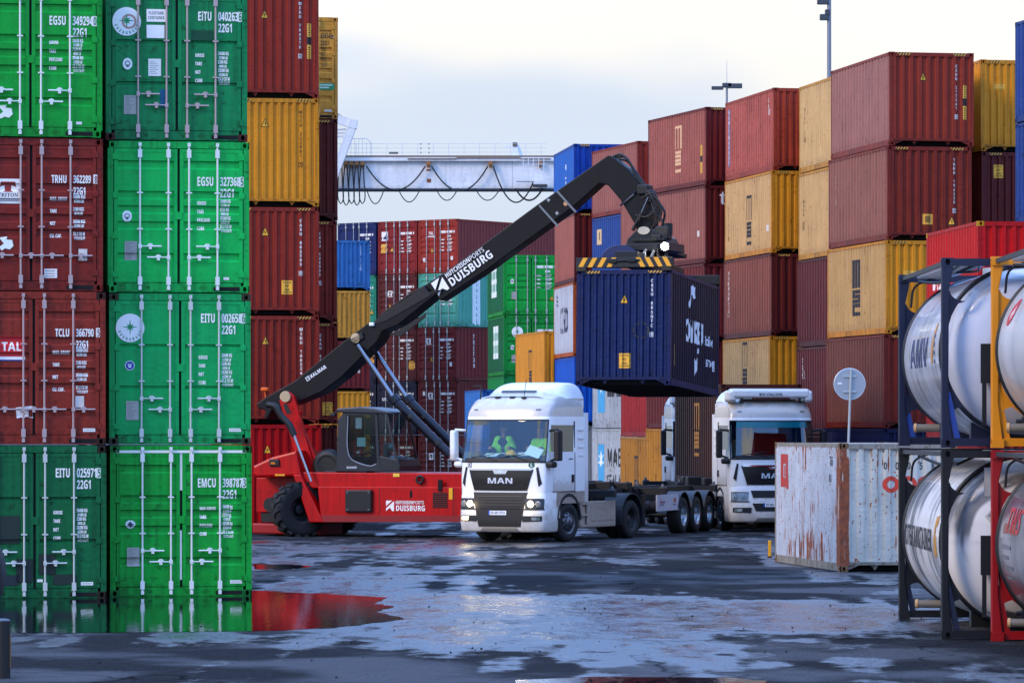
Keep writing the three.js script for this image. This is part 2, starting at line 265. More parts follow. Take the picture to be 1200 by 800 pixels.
  part(g, 'end_panel', cached('bk' + key + pit, () => pressed(ep, POST + 0.005, 0.165, h - 0.11, backMap(l, w))), body);
  if (spec.rustPost) part(g, 'rusty_post', uvBox(boxes(-w / 2 - 0.001, -w / 2 + POST + 0.09, 0.118, h - 0.118, l / 2 - POST - 0.22, l / 2 + 0.001)), spec.rustPost);
  if (end === 'blank') {
    part(g, 'end_panel', cached('be' + key + pit, () => pressed(ep, POST + 0.005, 0.198, h - 0.11, eM)), spec.endMat || body);
    for (const d of spec.endDecals || []) part(g, d.n || 'lettering', d.flat ? flatDecal(d.r, eM, d.u, d.y, d.flat) : onSheet(ep, POST + 0.005, eM, d.r, d.u, d.y), d.r.m);
  } else doors(g, spec, w, h, l, eM);
  for (const d of spec.sideDecals || []) part(g, d.n || 'lettering', onSheet(sprof, u0s, (d.right ? rightMap : leftMap)(l, w), d.r, d.u, d.y), d.r.m);
  return g;
}
function doors(g, spec, w, h, l, eM) {
  const style = spec.doors || 'five', y0 = 0.175, y1 = h - 0.125, dh = y1 - y0, body = paint(spec.c, spec.wv || 0), key = [w, h, l].join(), fine = spec.fine;
  const prof = cached('dp' + style + dh.toFixed(3), () => doorProfile(dh - 0.12, style));
  part(g, 'door_gasket', cached('gk' + key, () => boxes(-w / 2 + POST - 0.005, w / 2 - POST + 0.005, 0.16, h - 0.11, l / 2 - 0.075, l / 2 - 0.055)), std('#0e1012', 0.8));
  const mid = w / 2, rodM = spec.rodMat || GALV;
  [0, 1].forEach((k) => {
    const ua = k ? mid + 0.022 : POST + 0.014, ub = k ? w - POST - 0.014 : mid - 0.022, b = 0.062;
    const door = part(g, 'door', cached('dr' + key + style + k, () => {
      const top = l / 2 - 0.012, gs = [];
      for (const [a0, a1, c0, c1] of [[ua, ua + b, y0, y1], [ub - b, ub, y0, y1], [ua + b, ub - b, y0, y0 + 0.06], [ua + b, ub - b, y1 - 0.06, y1]]) gs.push(uvBox(boxes(-w / 2 + a0, -w / 2 + a1, c0, c1, top - 0.05, top + 0.002)));
      gs.push(pressed(prof, ua + b, y0 + 0.06, ub - b, (u, y, d) => eM(u, y, d + 0.004), true));
      return join(gs);
    }), body);
    const at = (n, gg, m) => part(door, n, gg, m);
    for (const ru of k ? [ua + 0.155, ub - 0.44] : [ua + 0.44, ub - 0.155]) {
      const x = -w / 2 + ru, z = l / 2 + 0.028;
      at('lock_rod', cached('rod' + key + ru.toFixed(3), () => {
        const gs = [rod(V(x, 0.05, z), V(x, h - 0.03, z), 0.017, 8)];
        for (const y of [0.20, h - 0.21]) gs.push(boxes(x - 0.036, x + 0.036, y - 0.07, y + 0.07, z - 0.03, z + 0.022));
        for (const y of [0.075, h - 0.055]) gs.push(boxes(x - 0.026, x + 0.026, y - 0.032, y + 0.032, z - 0.03, z + 0.026));
        for (const y of [0.42 * h, 0.66 * h]) gs.push(boxes(x - 0.05, x + 0.05, y - 0.012, y + 0.012, z - 0.03, z + 0.02));
        return join(gs);
      }), rodM);
    }
    if (fine) {
      const hinge = (u, y) => at('hinge', cached('hg' + key + u + y.toFixed(2), () => uvBox(boxes(-w / 2 + u - 0.05, -w / 2 + u + 0.05, y - 0.05, y + 0.05, l / 2 - 0.02, l / 2 + 0.006))), body);
      for (const f of [0.06, 0.35, 0.65, 0.94]) hinge(k ? ub - 0.02 : ua + 0.02, y0 + f * dh);
      const hs = k ? [[ua + 0.155, 0.60, 1], [ub - 0.44, 0.79, -1]] : [[ua + 0.44, 0.79, 1], [ub - 0.155, 0.60, -1]];
      for (const [u, y, s] of spec.handles === 'low' ? hs.map(([u, y, s]) => [u, 0.60, 1]) : hs) at('door_handle', cached('hd' + key + u.toFixed(3) + y + s, () => {
        const x = -w / 2 + u, z = l / 2 + 0.036, gs = [boxes(x - 0.028, x + 0.028, y - 0.035, y + 0.035, z - 0.03, z + 0.02), rod(V(x, y, z + 0.012), V(x + s * 0.37, y, z + 0.012), 0.012, 6), boxes(x + s * 0.15, x + s * 0.20, y - 0.05, y + 0.05, z - 0.04, z + 0.028), rod(V(x + s * 0.13, y + 0.02, z), V(x + s * 0.22, y + 0.02, z), 0.02, 6), rod(V(x + s * 0.20, y - 0.0, z + 0.012), V(x + s * 0.37, y, z + 0.012), 0.017, 6)];
        return join(gs);
      }), rodM);
    }
    for (const d of (spec.doorDecals || []).filter((d) => d.door === k)) part(door, d.n || 'lettering', onSheet(prof, y0 + 0.06, (u, y, dd) => eM(u, y, dd - 0.003), d.r, d.u, d.y, true), d.r.m);
  });
  if (fine) {
    part(g, 'door_seal', cached('ct' + key, () => uvBox(boxes(-0.055, 0.055, h * 0.485, h * 0.535, l / 2 - 0.03, l / 2 + 0.002))), body);
    part(g, 'forklift_slot', cached('fs' + key, () => join([boxes(w / 2 - 0.62, w / 2 - 0.17, 0.03, 0.10, l / 2 - 0.05, l / 2 - 0.001)])), DARK);
    if (spec.seal) part(g, 'white_seal', cached('ws' + key, () => join([boxes(-0.024, 0.02, y0 + dh * 0.72, y1, l / 2 - 0.05, l / 2 - 0.02), boxes(-0.024, 0.012, y0 + dh * 0.05, y0 + dh * 0.42, l / 2 - 0.05, l / 2 - 0.022), boxes(-w / 2 + POST, w / 2 - POST, y1 + 0.0, y1 + 0.045, l / 2 - 0.04, l / 2 - 0.002)])), std('#e6e6de', 0.7));
  }
}
// ---- prints shared by several containers
const WARN = print(0.22, 0.24, 130, (c, w, h) => { poly(c, [[w / 2, 0], [w, h], [0, h]], '#1b1a16'); poly(c, [[w / 2, 0.03], [w - 0.025, h - 0.015], [0.025, h - 0.015]], '#f0b429'); poly(c, [[w / 2 + 0.01, 0.08], [w / 2 - 0.025, 0.15], [w / 2 + 0.0, 0.15], [w / 2 - 0.012, 0.215], [w / 2 + 0.03, 0.135], [w / 2 + 0.004, 0.135]], '#1b1a16'); });
const HEIGHT = print(0.30, 0.38, 110, (c, w, h) => { rect(c, 0, 0, w, h, '#e9a92b'); rect(c, 0.012, 0.012, w - 0.024, h - 0.024, '#f3b637'); T(c, 'CAUTION', w / 2, 0.06, 0.05, { align: 'center', color: '#1a1712' }); T(c, "9'6\"", w / 2, 0.16, 0.07, { align: 'center', color: '#1a1712' }); T(c, 'HIGH', w / 2, 0.25, 0.055, { align: 'center', color: '#1a1712' }); T(c, 'CONTAINER', w / 2, 0.325, 0.042, { align: 'center', color: '#1a1712' }); });
const HATCH = print(0.36, 0.062, 130, (c, w, h) => { rect(c, 0, 0, w, h, '#17171a'); for (let i = -1; i < 5; i++) poly(c, [[i * 0.085 + 0.03, h], [i * 0.085 + 0.07, h], [i * 0.085 + 0.125, 0], [i * 0.085 + 0.085, 0]], '#eab02f'); });
const YTAPE = print(0.12, 0.95, 90, (c, w, h) => { rect(c, 0, 0, w, h, '#eeb33c'); rect(c, 0, h * 0.38, w, h * 0.22, '#1c1813'); for (let i = 0; i < 14; i++) if (i < 5 || i > 8) rect(c, 0.03, 0.03 + i * 0.066, 0.06, 0.035, '#5b4313'); });
const YBOX = print(0.36, 0.16, 90, (c, w, h) => { rect(c, 0, 0, w, h, '#eab135'); rect(c, 0.02, 0.02, w - 0.04, h - 0.04, '#c98a1c'); for (let i = 0; i < 6; i++) { rect(c, 0.04 + i * 0.05, 0.035, 0.03, 0.035, '#f6cf6a'); rect(c, 0.04 + i * 0.05, 0.09, 0.03, 0.035, '#f6cf6a'); } });
const PLATE = print(0.22, 0.33, 90, (c, w, h) => { rect(c, 0, 0, w, h, '#a9a79d'); const r = rng(3); for (let i = 0; i < 9; i++) rect(c, 0.02, 0.03 + i * 0.033, 0.08 + r() * 0.1, 0.012, '#77766f'); rect(c, 0.03, 0.02, 0.05, 0.03, '#8b8a84'); });
const vertPrint = new Map();
function vert(s, col, size = 0.115) { const k = s + col + size; if (!vertPrint.has(k)) { const st = size * 1.12; vertPrint.set(k, print(size * 1.1, st * s.length + 0.04, 110, (c, w) => { for (let i = 0; i < s.length; i++) if (s[i] === '#') { c.strokeStyle = col; c.lineWidth = 0.015; } else T(c, s[i], w / 2, st * (i + 0.55), size * 0.82, { align: 'center', color: col, sx: 0.85 }); c.strokeStyle = col; c.lineWidth = 0.014; c.strokeRect(0.012, st * (s.length - 1) + 0.01, w - 0.024, st * 0.95); })); } return vertPrint.get(k); }
// a typical blank end: warning triangle, number running down, hazard hatches on the header, height sticker
function endMarks(h, num, o = {}) {
  const col = o.col || '#e9e6dd', out = [];
  if (o.tri !== 0) out.push({ n: 'warning_sticker', r: WARN, u: 0.87, y: h - 0.78 });
  if (num) { const r = vert(num, col, o.size || 0.105); out.push({ n: 'lettering', r, u: 1.88, y: h - 0.30 - r.h }); }
  if (o.hatch !== 0) out.push({ n: 'hazard_stripe', r: HATCH, u: W0 - 0.60, y: h - 0.09, flat: -0.011 }, { n: 'hazard_stripe', r: HATCH, u: 0.24, y: h - 0.09, flat: -0.011 });
  if (o.high) out.push({ n: 'height_sticker', r: HEIGHT, u: o.hu ?? 1.2, y: o.hy ?? 0.45 });
  if (o.tape) out.push({ n: 'yellow_tape', r: YTAPE, u: 2.12, y: h - 1.85 });
  if (o.ybox) out.push({ n: 'warning_sticker', r: YBOX, u: o.yu ?? 0.95, y: o.yy ?? h - 0.75 });
  return out;
}
// markings of a door: identification, type code and weight table
const ids = new Map();
function doorMarks(owner, serial, check, o = {}) {
  const k = owner + serial + check + (o.wide || '');
  if (!ids.has(k)) ids.set(k, print(0.98, 1.45, o.ppm || 200, (c, w, h) => {
    const col = o.col || '#eef0ea', s = o.size || 0.155, gx = 0.455;
    T(c, owner, gx - 0.03, 0.10, s, { align: 'right', color: col, sx: 0.54 }); T(c, serial, gx + 0.075, 0.10, s, { color: col, sx: 0.49 });
    const cx = o.wide ? 0.91 : 0.905; c.globalAlpha = 0.85; rect(c, cx - 0.04, 0.015, 0.095, 0.17, col); c.globalAlpha = 1; T(c, check, cx + 0.005, 0.10, s * 0.9, { align: 'center', color: o.body || '#0f6a36', sx: 0.5 });
    T(c, '22G1', gx + 0.075, 0.30, s * 0.95, { color: col, sx: 0.52 });
    const rows = o.rows || [['GROSS', '30480 KG', '67200 LB'], ['TARE', '2200 KG', '4850 LB'], ['NET', '28280 KG', '62350 LB'], ['CUBE', '33.2 CU.M', '1172 CU.FT']], y0 = o.tab || 0.46, st = o.step || 0.145;
    rows.forEach((r, i) => { T(c, r[0], gx - 0.32, y0 + i * st + 0.01, 0.058, { color: col, sx: 0.62 }); T(c, r[1], gx + 0.075, y0 + i * st - 0.02, 0.055, { color: col, sx: 0.55 }); T(c, r[2], gx + 0.09, y0 + i * st + 0.05, 0.05, { color: col, sx: 0.52 }); });
  }));
  return ids.get(k);
}
const far = (seed, col = '#e6e2da') => print(0.9, 1.25, 50, (c) => { const r = rng(seed); rect(c, 0.03, 0.06, 0.3, 0.11, col); rect(c, 0.38, 0.06, 0.36, 0.11, col); rect(c, 0.8, 0.06, 0.07, 0.11, col); rect(c, 0.40, 0.26, 0.22, 0.1, col); for (let i = 0; i < 4; i++) { rect(c, 0.04, 0.47 + i * 0.17, 0.12 + r() * 0.1, 0.05, col); rect(c, 0.42, 0.45 + i * 0.17, 0.28, 0.045, col); rect(c, 0.42, 0.52 + i * 0.17, 0.22, 0.035, col); } });
const FARMARK = [far(1), far(2), far(3)];
const STACKLOGO = (col) => print(0.80, 1.62, 90, (c) => {   // tall m above s and c
  for (const x of [0.03, 0.32, 0.61]) rect(c, x, 0, 0.16, 0.80, col); rect(c, 0.03, 0, 0.60, 0.09, col);
  c.strokeStyle = col; c.lineWidth = 0.105;
  const line = (p) => { c.beginPath(); p.forEach((q, i) => i ? c.lineTo(q[0], q[1]) : c.moveTo(q[0], q[1])); c.stroke(); };
  line([[0.74, 0.91], [0.10, 0.91], [0.10, 1.04], [0.68, 1.04], [0.68, 1.18], [0.04, 1.18]]);
  line([[0.74, 1.30], [0.10, 1.30], [0.10, 1.54], [0.74, 1.54]]);
});
const MSC_DARK = STACKLOGO('#22222c'), MSC_PALE = STACKLOGO('#e2b48a'), MSC_OCHRE = STACKLOGO('#c98a3e');
const smallVert = (s, col, size) => vert(s, col, size);

// ---- stacks: corner = pixel and distance of the near lower left corner of the camera-facing end
function stack(px, d, yaw, items, o = {}) {
  const t = R(yaw); let y = o.y0 || 0; const out = [];
  const nl = V((px - 600) / F * d, 0, -d), ax = V(cos(t), 0, -sin(t)), az = V(sin(t), 0, cos(t));
  items.forEach((it, i) => {
    const s = it.scale || 1, w = (it.w || W0) * s, l = (it.l || L20) * s, h = (it.h || H0) * s;
    if (!it.skip) {
      const g = makeContainer(it);
      const jx = (o.drift || 0) * i + (it.dx || 0), jz = (it.dz || 0);
      g.position.copy(nl).addScaledVector(ax, (o.right ? -w / 2 : w / 2) + jx).addScaledVector(az, -l / 2 + jz).setY(y);
      const rr = rng(round(px * 7 + d * 3 + i * 131)); g.position.addScaledVector(ax, (rr() - 0.5) * 0.035).addScaledVector(az, (rr() - 0.5) * 0.06); g.rotation.y = t + (rr() - 0.5) * R(0.5); scene.add(g); out.push(g);
    }
    y += h + 0.018;
  });
  return out;
}

// ------------------------------------------------------------------ the stacks
const MAR = '#983828', MAR2 = '#883024', MAR3 = '#66221b', SIDEW = '#8c5358', YEL = '#dd9a36', YEL2 = '#d9a24a', G1 = '#06be60', G2 = '#08ae64', G3 = '#0ca844', G4 = '#0c935a', G5 = '#107446', G6 = '#0eae48', BRN = '#8a3025', BRN2 = '#983c2c', NAVY = '#16275c', BLUE = '#1560b4';
const seaEmblem = (ring) => print(0.5, 0.5, 190, (c) => {     // white roundel with a green eight-pointed star and curved lettering
  disc(c, 0.25, 0.25, 0.245, '#eeefe9'); const pts = []; for (let i = 0; i < 16; i++) { const a = i * PI / 8 - PI / 2, r = i % 2 ? 0.035 : (i % 4 ? 0.08 : 0.135); pts.push([0.25 + r * cos(a), 0.235 + r * sin(a)]); } poly(c, pts, '#178a4c');
  if (ring) { c.strokeStyle = '#b98a7c'; c.lineWidth = 0.035; c.beginPath(); c.arc(0.29, 0.25, 0.11, 0, 2 * PI); c.stroke(); poly(c, pts, '#178a4c'); }
  'EVERGREEN'.split('').forEach((s, i) => { const a = R(160 - i * 17.5); T(c, s, 0.25 + 0.195 * cos(a), 0.25 + 0.195 * sin(a), 0.05, { align: 'center', color: '#17683f', rot: a - PI / 2, sx: 0.8 }); });
});
const EMB1 = seaEmblem(true), EMB2 = seaEmblem(false);
const OVAL = print(0.17, 0.21, 200, (c) => { c.save(); c.translate(0.085, 0.105); c.scale(1, 1.2); disc(c, 0, 0, 0.083, '#eceee8'); c.restore(); c.strokeStyle = '#31403a'; c.lineWidth = 0.012; c.beginPath(); c.arc(0.085, 0.10, 0.04, 0, 2 * PI); c.stroke(); rect(c, 0.065, 0.12, 0.04, 0.04, '#46524c'); });
const BLUEDOT = print(0.17, 0.17, 200, (c) => { disc(c, 0.085, 0.085, 0.083, '#dfe6ee'); disc(c, 0.085, 0.085, 0.07, '#1d3a8c'); rect(c, 0.05, 0.06, 0.07, 0.02, '#e8edf4'); rect(c, 0.06, 0.09, 0.05, 0.03, '#e8edf4'); });
const STARDOT = print(0.18, 0.15, 200, (c) => { c.save(); c.scale(1, 0.85); disc(c, 0.09, 0.09, 0.085, '#dfe8e2'); poly(c, [[0.03, 0.10], [0.09, 0.03], [0.12, 0.08], [0.16, 0.09], [0.11, 0.12], [0.1, 0.16], [0.07, 0.12]], '#1d2b4a'); c.restore(); });
const FLEXI = print(0.33, 0.22, 220, (c, w, h) => { rect(c, 0, 0, w, h, '#f0f1ec'); T(c, 'FLEXITANK', w / 2, 0.07, 0.05, { align: 'center', color: '#3a3f46' }); T(c, 'CONTAINER', w / 2, 0.15, 0.05, { align: 'center', color: '#3a3f46' }); });
const PAPER = print(0.31, 0.23, 120, (c, w, h) => { rect(c, 0, 0, w, h, '#eef0ec'); });
const SHEET = print(0.22, 0.30, 200, (c, w, h) => { rect(c, 0, 0, w, h, '#dfe3dc'); for (let i = 0; i < 7; i++) rect(c, 0.025, 0.05 + i * 0.033, 0.10 + (i * 37 % 5) * 0.015, 0.012, '#9aa39c'); });
const LABEL = print(0.15, 0.20, 160, (c, w, h) => { rect(c, 0, 0, w, h, '#dcd9d2'); });
const LONGLAB = print(0.21, 0.06, 200, (c, w, h) => { rect(c, 0, 0, w, h, '#e6e8e2'); rect(c, 0.02, 0.02, 0.17, 0.02, '#a9b5ac'); });
const GREY = print(0.10, 0.05, 200, (c, w, h) => { rect(c, 0, 0, w, h, '#dadcd6'); });
const TRITON = print(0.46, 0.42, 200, (c, w, h) => { rect(c, 0, 0, w, h, '#eeece7'); poly(c, [[0.11, 0.05], [0.35, 0.05], [0.37, 0.14], [0.29, 0.11], [0.28, 0.2], [0.32, 0.225], [0.14, 0.225], [0.18, 0.2], [0.17, 0.11], [0.09, 0.14]], '#8e2a20'); T(c, 'TRITON', w / 2, 0.28, 0.062, { align: 'center', color: '#1c1a1a', font: 'serif', sx: 1.0 }); for (let i = 0; i < 2; i++) rect(c, 0.04, 0.335 + i * 0.035, 0.38, 0.012, '#77736c'); });
const TAL = print(0.46, 0.42, 200, (c, w, h) => { rect(c, 0, 0, w, h * 0.82, '#c2131c'); T(c, 'TAL', w / 2, 0.175, 0.15, { align: 'center', sx: 0.95 }); rect(c, 0, h * 0.82, w, h * 0.12, '#e9e7ea'); rect(c, 0, h * 0.94, w, h * 0.06, '#23306a'); });
const TORN = print(0.30, 0.24, 200, (c) => { poly(c, [[0.0, 0.03], [0.28, 0.0], [0.29, 0.21], [0.17, 0.18], [0.13, 0.23], [0.09, 0.19], [0.02, 0.22]], '#e6e2e0'); rect(c, 0.11, 0.06, 0.03, 0.02, '#222'); rect(c, 0.08, 0.1, 0.06, 0.012, '#444'); rect(c, 0.13, 0.13, 0.04, 0.012, '#444'); });
const patch = (w, h, col, n) => print(w, h, 60, (c) => { const r = rng(n); const p = []; for (let i = 0; i < 24; i++) { const t = i / 24 * 4, k = floor(t), f = t - k; const q = [[f * w, 0], [w, f * h], [w - f * w, h], [0, h - f * h]][k]; p.push([clamp(q[0] + (r() - 0.5) * 0.04, 0.01, w - 0.01), clamp(q[1] + (r() - 0.5) * 0.04, 0.01, h - 0.01)]); } poly(c, p, col); });
const SMEAR = print(0.28, 0.24, 120, (c) => { poly(c, [[0.02, 0.02], [0.16, 0.0], [0.14, 0.05], [0.24, 0.06], [0.26, 0.16], [0.2, 0.22], [0.12, 0.2], [0.06, 0.24], [0.02, 0.18], [0.1, 0.12]], '#e9f3ea'); });

const dd = (door, r, u, y, n) => ({ door, r, u, y, n });
const evRows = [['GROSS', '30480 KG', '67200 LB'], ['TARE', '2120 KG', '4680 LB'], ['PAYLOAD', '28360 KG', '62520 LB'], ['CUBE', '33.2 CU.M', '1172 CU.FT']];
const trRows = [['MAX. GROSS', '30480 KGS', '67200 LBS'], ['TARE', '2180 KGS', '4810 LBS'], ['NET', '28300 KGS', '62390 LBS'], ['CU. CAP.', '33.2 CU.M', '1172 CU.FT']];
const ROD_W = std('#dfe5e0', 0.4, 0.15), ROD_G = std('#c9cfcb', 0.42, 0.3), ROD_R = std('#b9a8a6', 0.5, 0.3);
const nearRight = stack(130, 67.2, 9.5, [
  { c: G6, end: 'door', doors: 'five', fine: true, seal: true, rodMat: ROD_W, cast: '#1d7a3c', label: 'bright green container at ground level with torn white door seal, bottom of its stack', doorDecals: [dd(1, doorMarks('EMCU', '398787', '3', { tab: 0.53, rows: [['MAX GROSS', '30480 kg', '67200 lb'], ['TARE', '2150 kg', '4740 lb'], ['PAYLOAD', '28330 kg', '62460 lb'], ['CUBE', '33.2 cu.m', '1172 cu.ft']] }), 1.40, 0.60), dd(0, STARDOT, 0.26, 1.17, 'sticker'), dd(0, PLATE, 0.29, 0.52, 'data_plate'), dd(1, LONGLAB, 2.06, 0.22, 'sticker')] },
  { c: G2, end: 'door', doors: 'two', fine: true, wv: 2, rodMat: ROD_G, cast: '#4a4a36', label: 'green container with white star roundel and small blue dot, second from the ground', doorDecals: [dd(1, doorMarks('EITU', '002658', '6', { tab: 0.76 }), 1.40, 0.82), dd(0, EMB2, 0.11, 1.75, 'emblem'), dd(0, BLUEDOT, 0.27, 1.27, 'sticker'), dd(0, PLATE, 0.29, 0.42, 'data_plate'), dd(1, LONGLAB, 2.06, 0.22, 'sticker')] },
  { c: G1, end: 'door', doors: 'five', fine: true, wv: 2, rodMat: ROD_W, label: 'clean bright green container with small oval sticker, third from the ground, without roundel', doorDecals: [dd(1, doorMarks('EGSU', '327368', '5', { rows: evRows }), 1.40, 0.56), dd(0, OVAL, 0.25, 1.20, 'sticker'), dd(0, PLATE, 0.29, 0.55, 'data_plate'), dd(1, GREY, 1.99, 0.22, 'sticker')] },
  { c: G4, end: 'door', doors: 'two', fine: true, wv: 1, rodMat: ROD_R, cast: '#5a2f28', label: 'weathered sea green container with round emblem beside two white notices, cut by the top edge', doorDecals: [dd(1, doorMarks('EiTU', '040263', '6', { tab: 0.76 }), 1.40, 0.79), dd(0, EMB1, 0.11, 1.78, 'emblem'), dd(0, FLEXI, 0.70, 2.03, 'notice'), dd(0, PAPER, 0.70, 1.75, 'notice'), dd(0, OVAL, 0.29, 1.20, 'sticker'), dd(0, SHEET, 0.73, 1.10, 'notice'), dd(0, PLATE, 0.31, 0.44, 'data_plate'), dd(1, patch(0.42, 0.20, 'rgba(10,60,44,0.55)', 8), 1.45, 1.72, 'paint_patch'), dd(0, patch(0.16, 0.34, 'rgba(20,80,160,0.5)', 9), 0.92, 0.55, 'paint_patch')] },
], { drift: -0.034 });
const nearLeft = stack(125.5, 66.78, 9.5, [
  { c: G5, end: 'door', doors: 'two', fine: true, wv: 1, rodMat: ROD_G, cast: '#3b332a', label: 'dull dark green container with black repaint patches, bottom of the leftmost column', doorDecals: [dd(1, doorMarks('EITU', '025971', '5', { tab: 0.76 }), 1.40, 0.78), dd(0, patch(0.36, 0.5, '#12261f', 1), 0.62, 0.92, 'paint_patch'), dd(0, patch(0.30, 0.42, '#0f1f1c', 2), 0.90, 0.26, 'paint_patch'), dd(1, patch(0.30, 0.36, '#0f1f1c', 3), 1.28, 0.40, 'paint_patch'), dd(1, patch(0.42, 0.2, '#10241f', 4), 1.52, 0.22, 'paint_patch'), dd(0, patch(0.36, 0.2, '#12202a', 5), 0.60, 0.21, 'paint_patch'), dd(1, LONGLAB, 2.0, 0.22, 'sticker'), dd(1, GREY, 1.26, 0.28, 'sticker')] },
  { c: BRN2, end: 'door', doors: 'six', fine: true, wv: 1, rodMat: ROD_R, handles: 'low', cast: '#4a2a22', label: 'brown red container with red company plate and torn white paper on its door', doorDecals: [dd(1, doorMarks('TCLU', '366790', '5', { rows: trRows, wide: 1, tab: 0.42, step: 0.21, size: 0.135, body: '#5a1c18' }), 1.40, 0.55), dd(0, TAL, 0.615, 1.42, 'company_plate'), dd(0, TORN, 0.915, 0.42, 'torn_paper'), dd(1, LABEL, 1.92, 0.63, 'sticker'), dd(1, LONGLAB, 2.05, 0.22, 'sticker')] },
  { c: BRN, end: 'door', doors: 'six', fine: true, wv: 0, rodMat: ROD_R, handles: 'low', label: 'brown red container with white company plate, above the one with the red plate', doorDecals: [dd(1, doorMarks('TRHU', '362289', '8', { rows: trRows, wide: 1, tab: 0.42, step: 0.21, size: 0.135, body: '#5a1c18' }), 1.40, 0.55), dd(0, TRITON, 0.60, 1.48, 'company_plate'), dd(1, LABEL, 2.02, 0.52, 'sticker'), dd(1, print(0.22, 0.16, 160, (c, w, h) => { rect(c, 0, 0, w, h, '#e7e4de'); for (let i = 0; i < 3; i++) rect(c, 0.02, 0.03 + i * 0.045, 0.16, 0.015, '#8a8781'); }), 1.44, 0.22, 'sticker'), dd(0, SMEAR, 0.66, 0.68, 'paint_patch')] },
  { c: G3, end: 'door', doors: 'five', fine: true, wv: 2, rodMat: ROD_W, label: 'yellowish green container at the top left corner with a white smear on its left door', doorDecals: [dd(1, doorMarks('EGSU', '349294', '0', { rows: evRows }), 1.40, 0.63), dd(0, SMEAR, 0.66, 0.30, 'paint_patch'), dd(1, GREY, 1.99, 0.22, 'sticker')] },
], { drift: -0.034, right: true });

// second row on the left: blank ends behind the machine
const M45 = 1.04;
stack(376.5, 109.6, 9.5, [
  { c: '#b3161c', h: HC, scale: M45, label: 'bright red container at ground level behind the red machine', endDecals: endMarks(HC, '', { hatch: 0 }) },
  { c: MAR, h: HC, scale: M45, label: 'maroon container directly above the bright red one, crossed by the black boom', endDecals: endMarks(HC, 'MSDU 168224 0', {}) },
  { c: MAR, h: HC, scale: M45, label: 'maroon container with orange height sticker, right below the yellow one on the left', endDecals: endMarks(HC, 'CAXU 863585 0', { high: 1, hu: 1.42, hy: 0.55 }) },
  { c: YEL, h: HC, scale: M45, wv: 2, label: 'yellow container beside the tall green doors with black number running down', endDecals: endMarks(HC, 'MSCU 222081 1', { col: '#2a2420' }) },
  { c: MAR, h: HC, scale: M45, label: 'maroon container above the yellow one, its top cut by the picture edge', endDecals: endMarks(HC, 'MEDU 764378 2', { tape: 1 }) },
], { drift: -0.02, right: true });
stack(395.5, 116.9, 9.5, [
  { c: MAR3, h: HC, scale: M45, label: 'dark maroon container at ground level, narrow strip beside the bright red one', endDecals: endMarks(HC, '', { tri: 0 }) },
  { c: MAR2, h: HC, scale: M45, label: 'dark maroon container strip with small yellow sticker, just left of the black boom', endDecals: endMarks(HC, 'CAAU 661238 9', { tri: 0, high: 1, hu: 2.0, hy: 0.25 }) },
  { c: MAR2, h: HC, scale: M45, label: 'dark maroon container strip left of the light blue container', endDecals: endMarks(HC, 'CXDU 168405 3', { tri: 0 }) },
  { c: MAR3, h: HC, scale: M45, label: 'very dark maroon container strip below the yellow doors, touching the white crane', endDecals: endMarks(HC, '', { tri: 0 }) },
  { c: YEL2, h: HC, scale: M45, end: 'door', doors: 'six', fine: true, wv: 2, rodMat: std('#c9a35a', 0.5, 0.2), label: 'pale yellow container with its door edge showing, topmost strip beside the sky', doorDecals: [dd(1, doorMarks('MSCU', '834545', '2', { col: '#3a2a18', ppm: 90, body: '#e2c27c' }), 1.40, 1.02), dd(1, print(0.5, 0.2, 90, (c, w, h) => { rect(c, 0, 0, w, h, '#2f8f56'); rect(c, 0.03, 0.04, 0.4, 0.04, '#cfe6d4'); rect(c, 0.03, 0.11, 0.3, 0.04, '#cfe6d4'); }), 1.85, 0.82, 'sticker'), dd(1, LONGLAB, 2.05, 0.2, 'sticker')] },
], { drift: -0.0, right: true });

// small stack in front of the far rows
stack(433.5, 182, 9.5, [
  { c: '#c98f35', h: 2.31, label: 'yellow container low behind the cab of the red machine', endDecals: [] },
  { c: '#cf9338', h: 2.31, label: 'yellow container seen just above the cab roof of the red machine', endDecals: [] },
  { c: '#7a2c2e', h: 2.31, label: 'dull maroon container partly behind the boom, between two yellow ones', endDecals: endMarks(2.31, 'TGHU 17354', { hatch: 0, tri: 0 }) },
  { c: '#cf9a48', h: 2.31, label: 'ochre yellow container under the light blue one', endDecals: [{ r: vert('TRLU 90211', '#6d4c1c', 0.1), u: 1.9, y: 0.9 }] },
  { c: '#3f79b5', h: 2.31, label: 'faded light blue container on top of the small stack left of centre', endDecals: [{ r: vert('SUDU 71402', '#c3d4e6', 0.1), u: 1.95, y: 0.9 }] },
], { right: true });

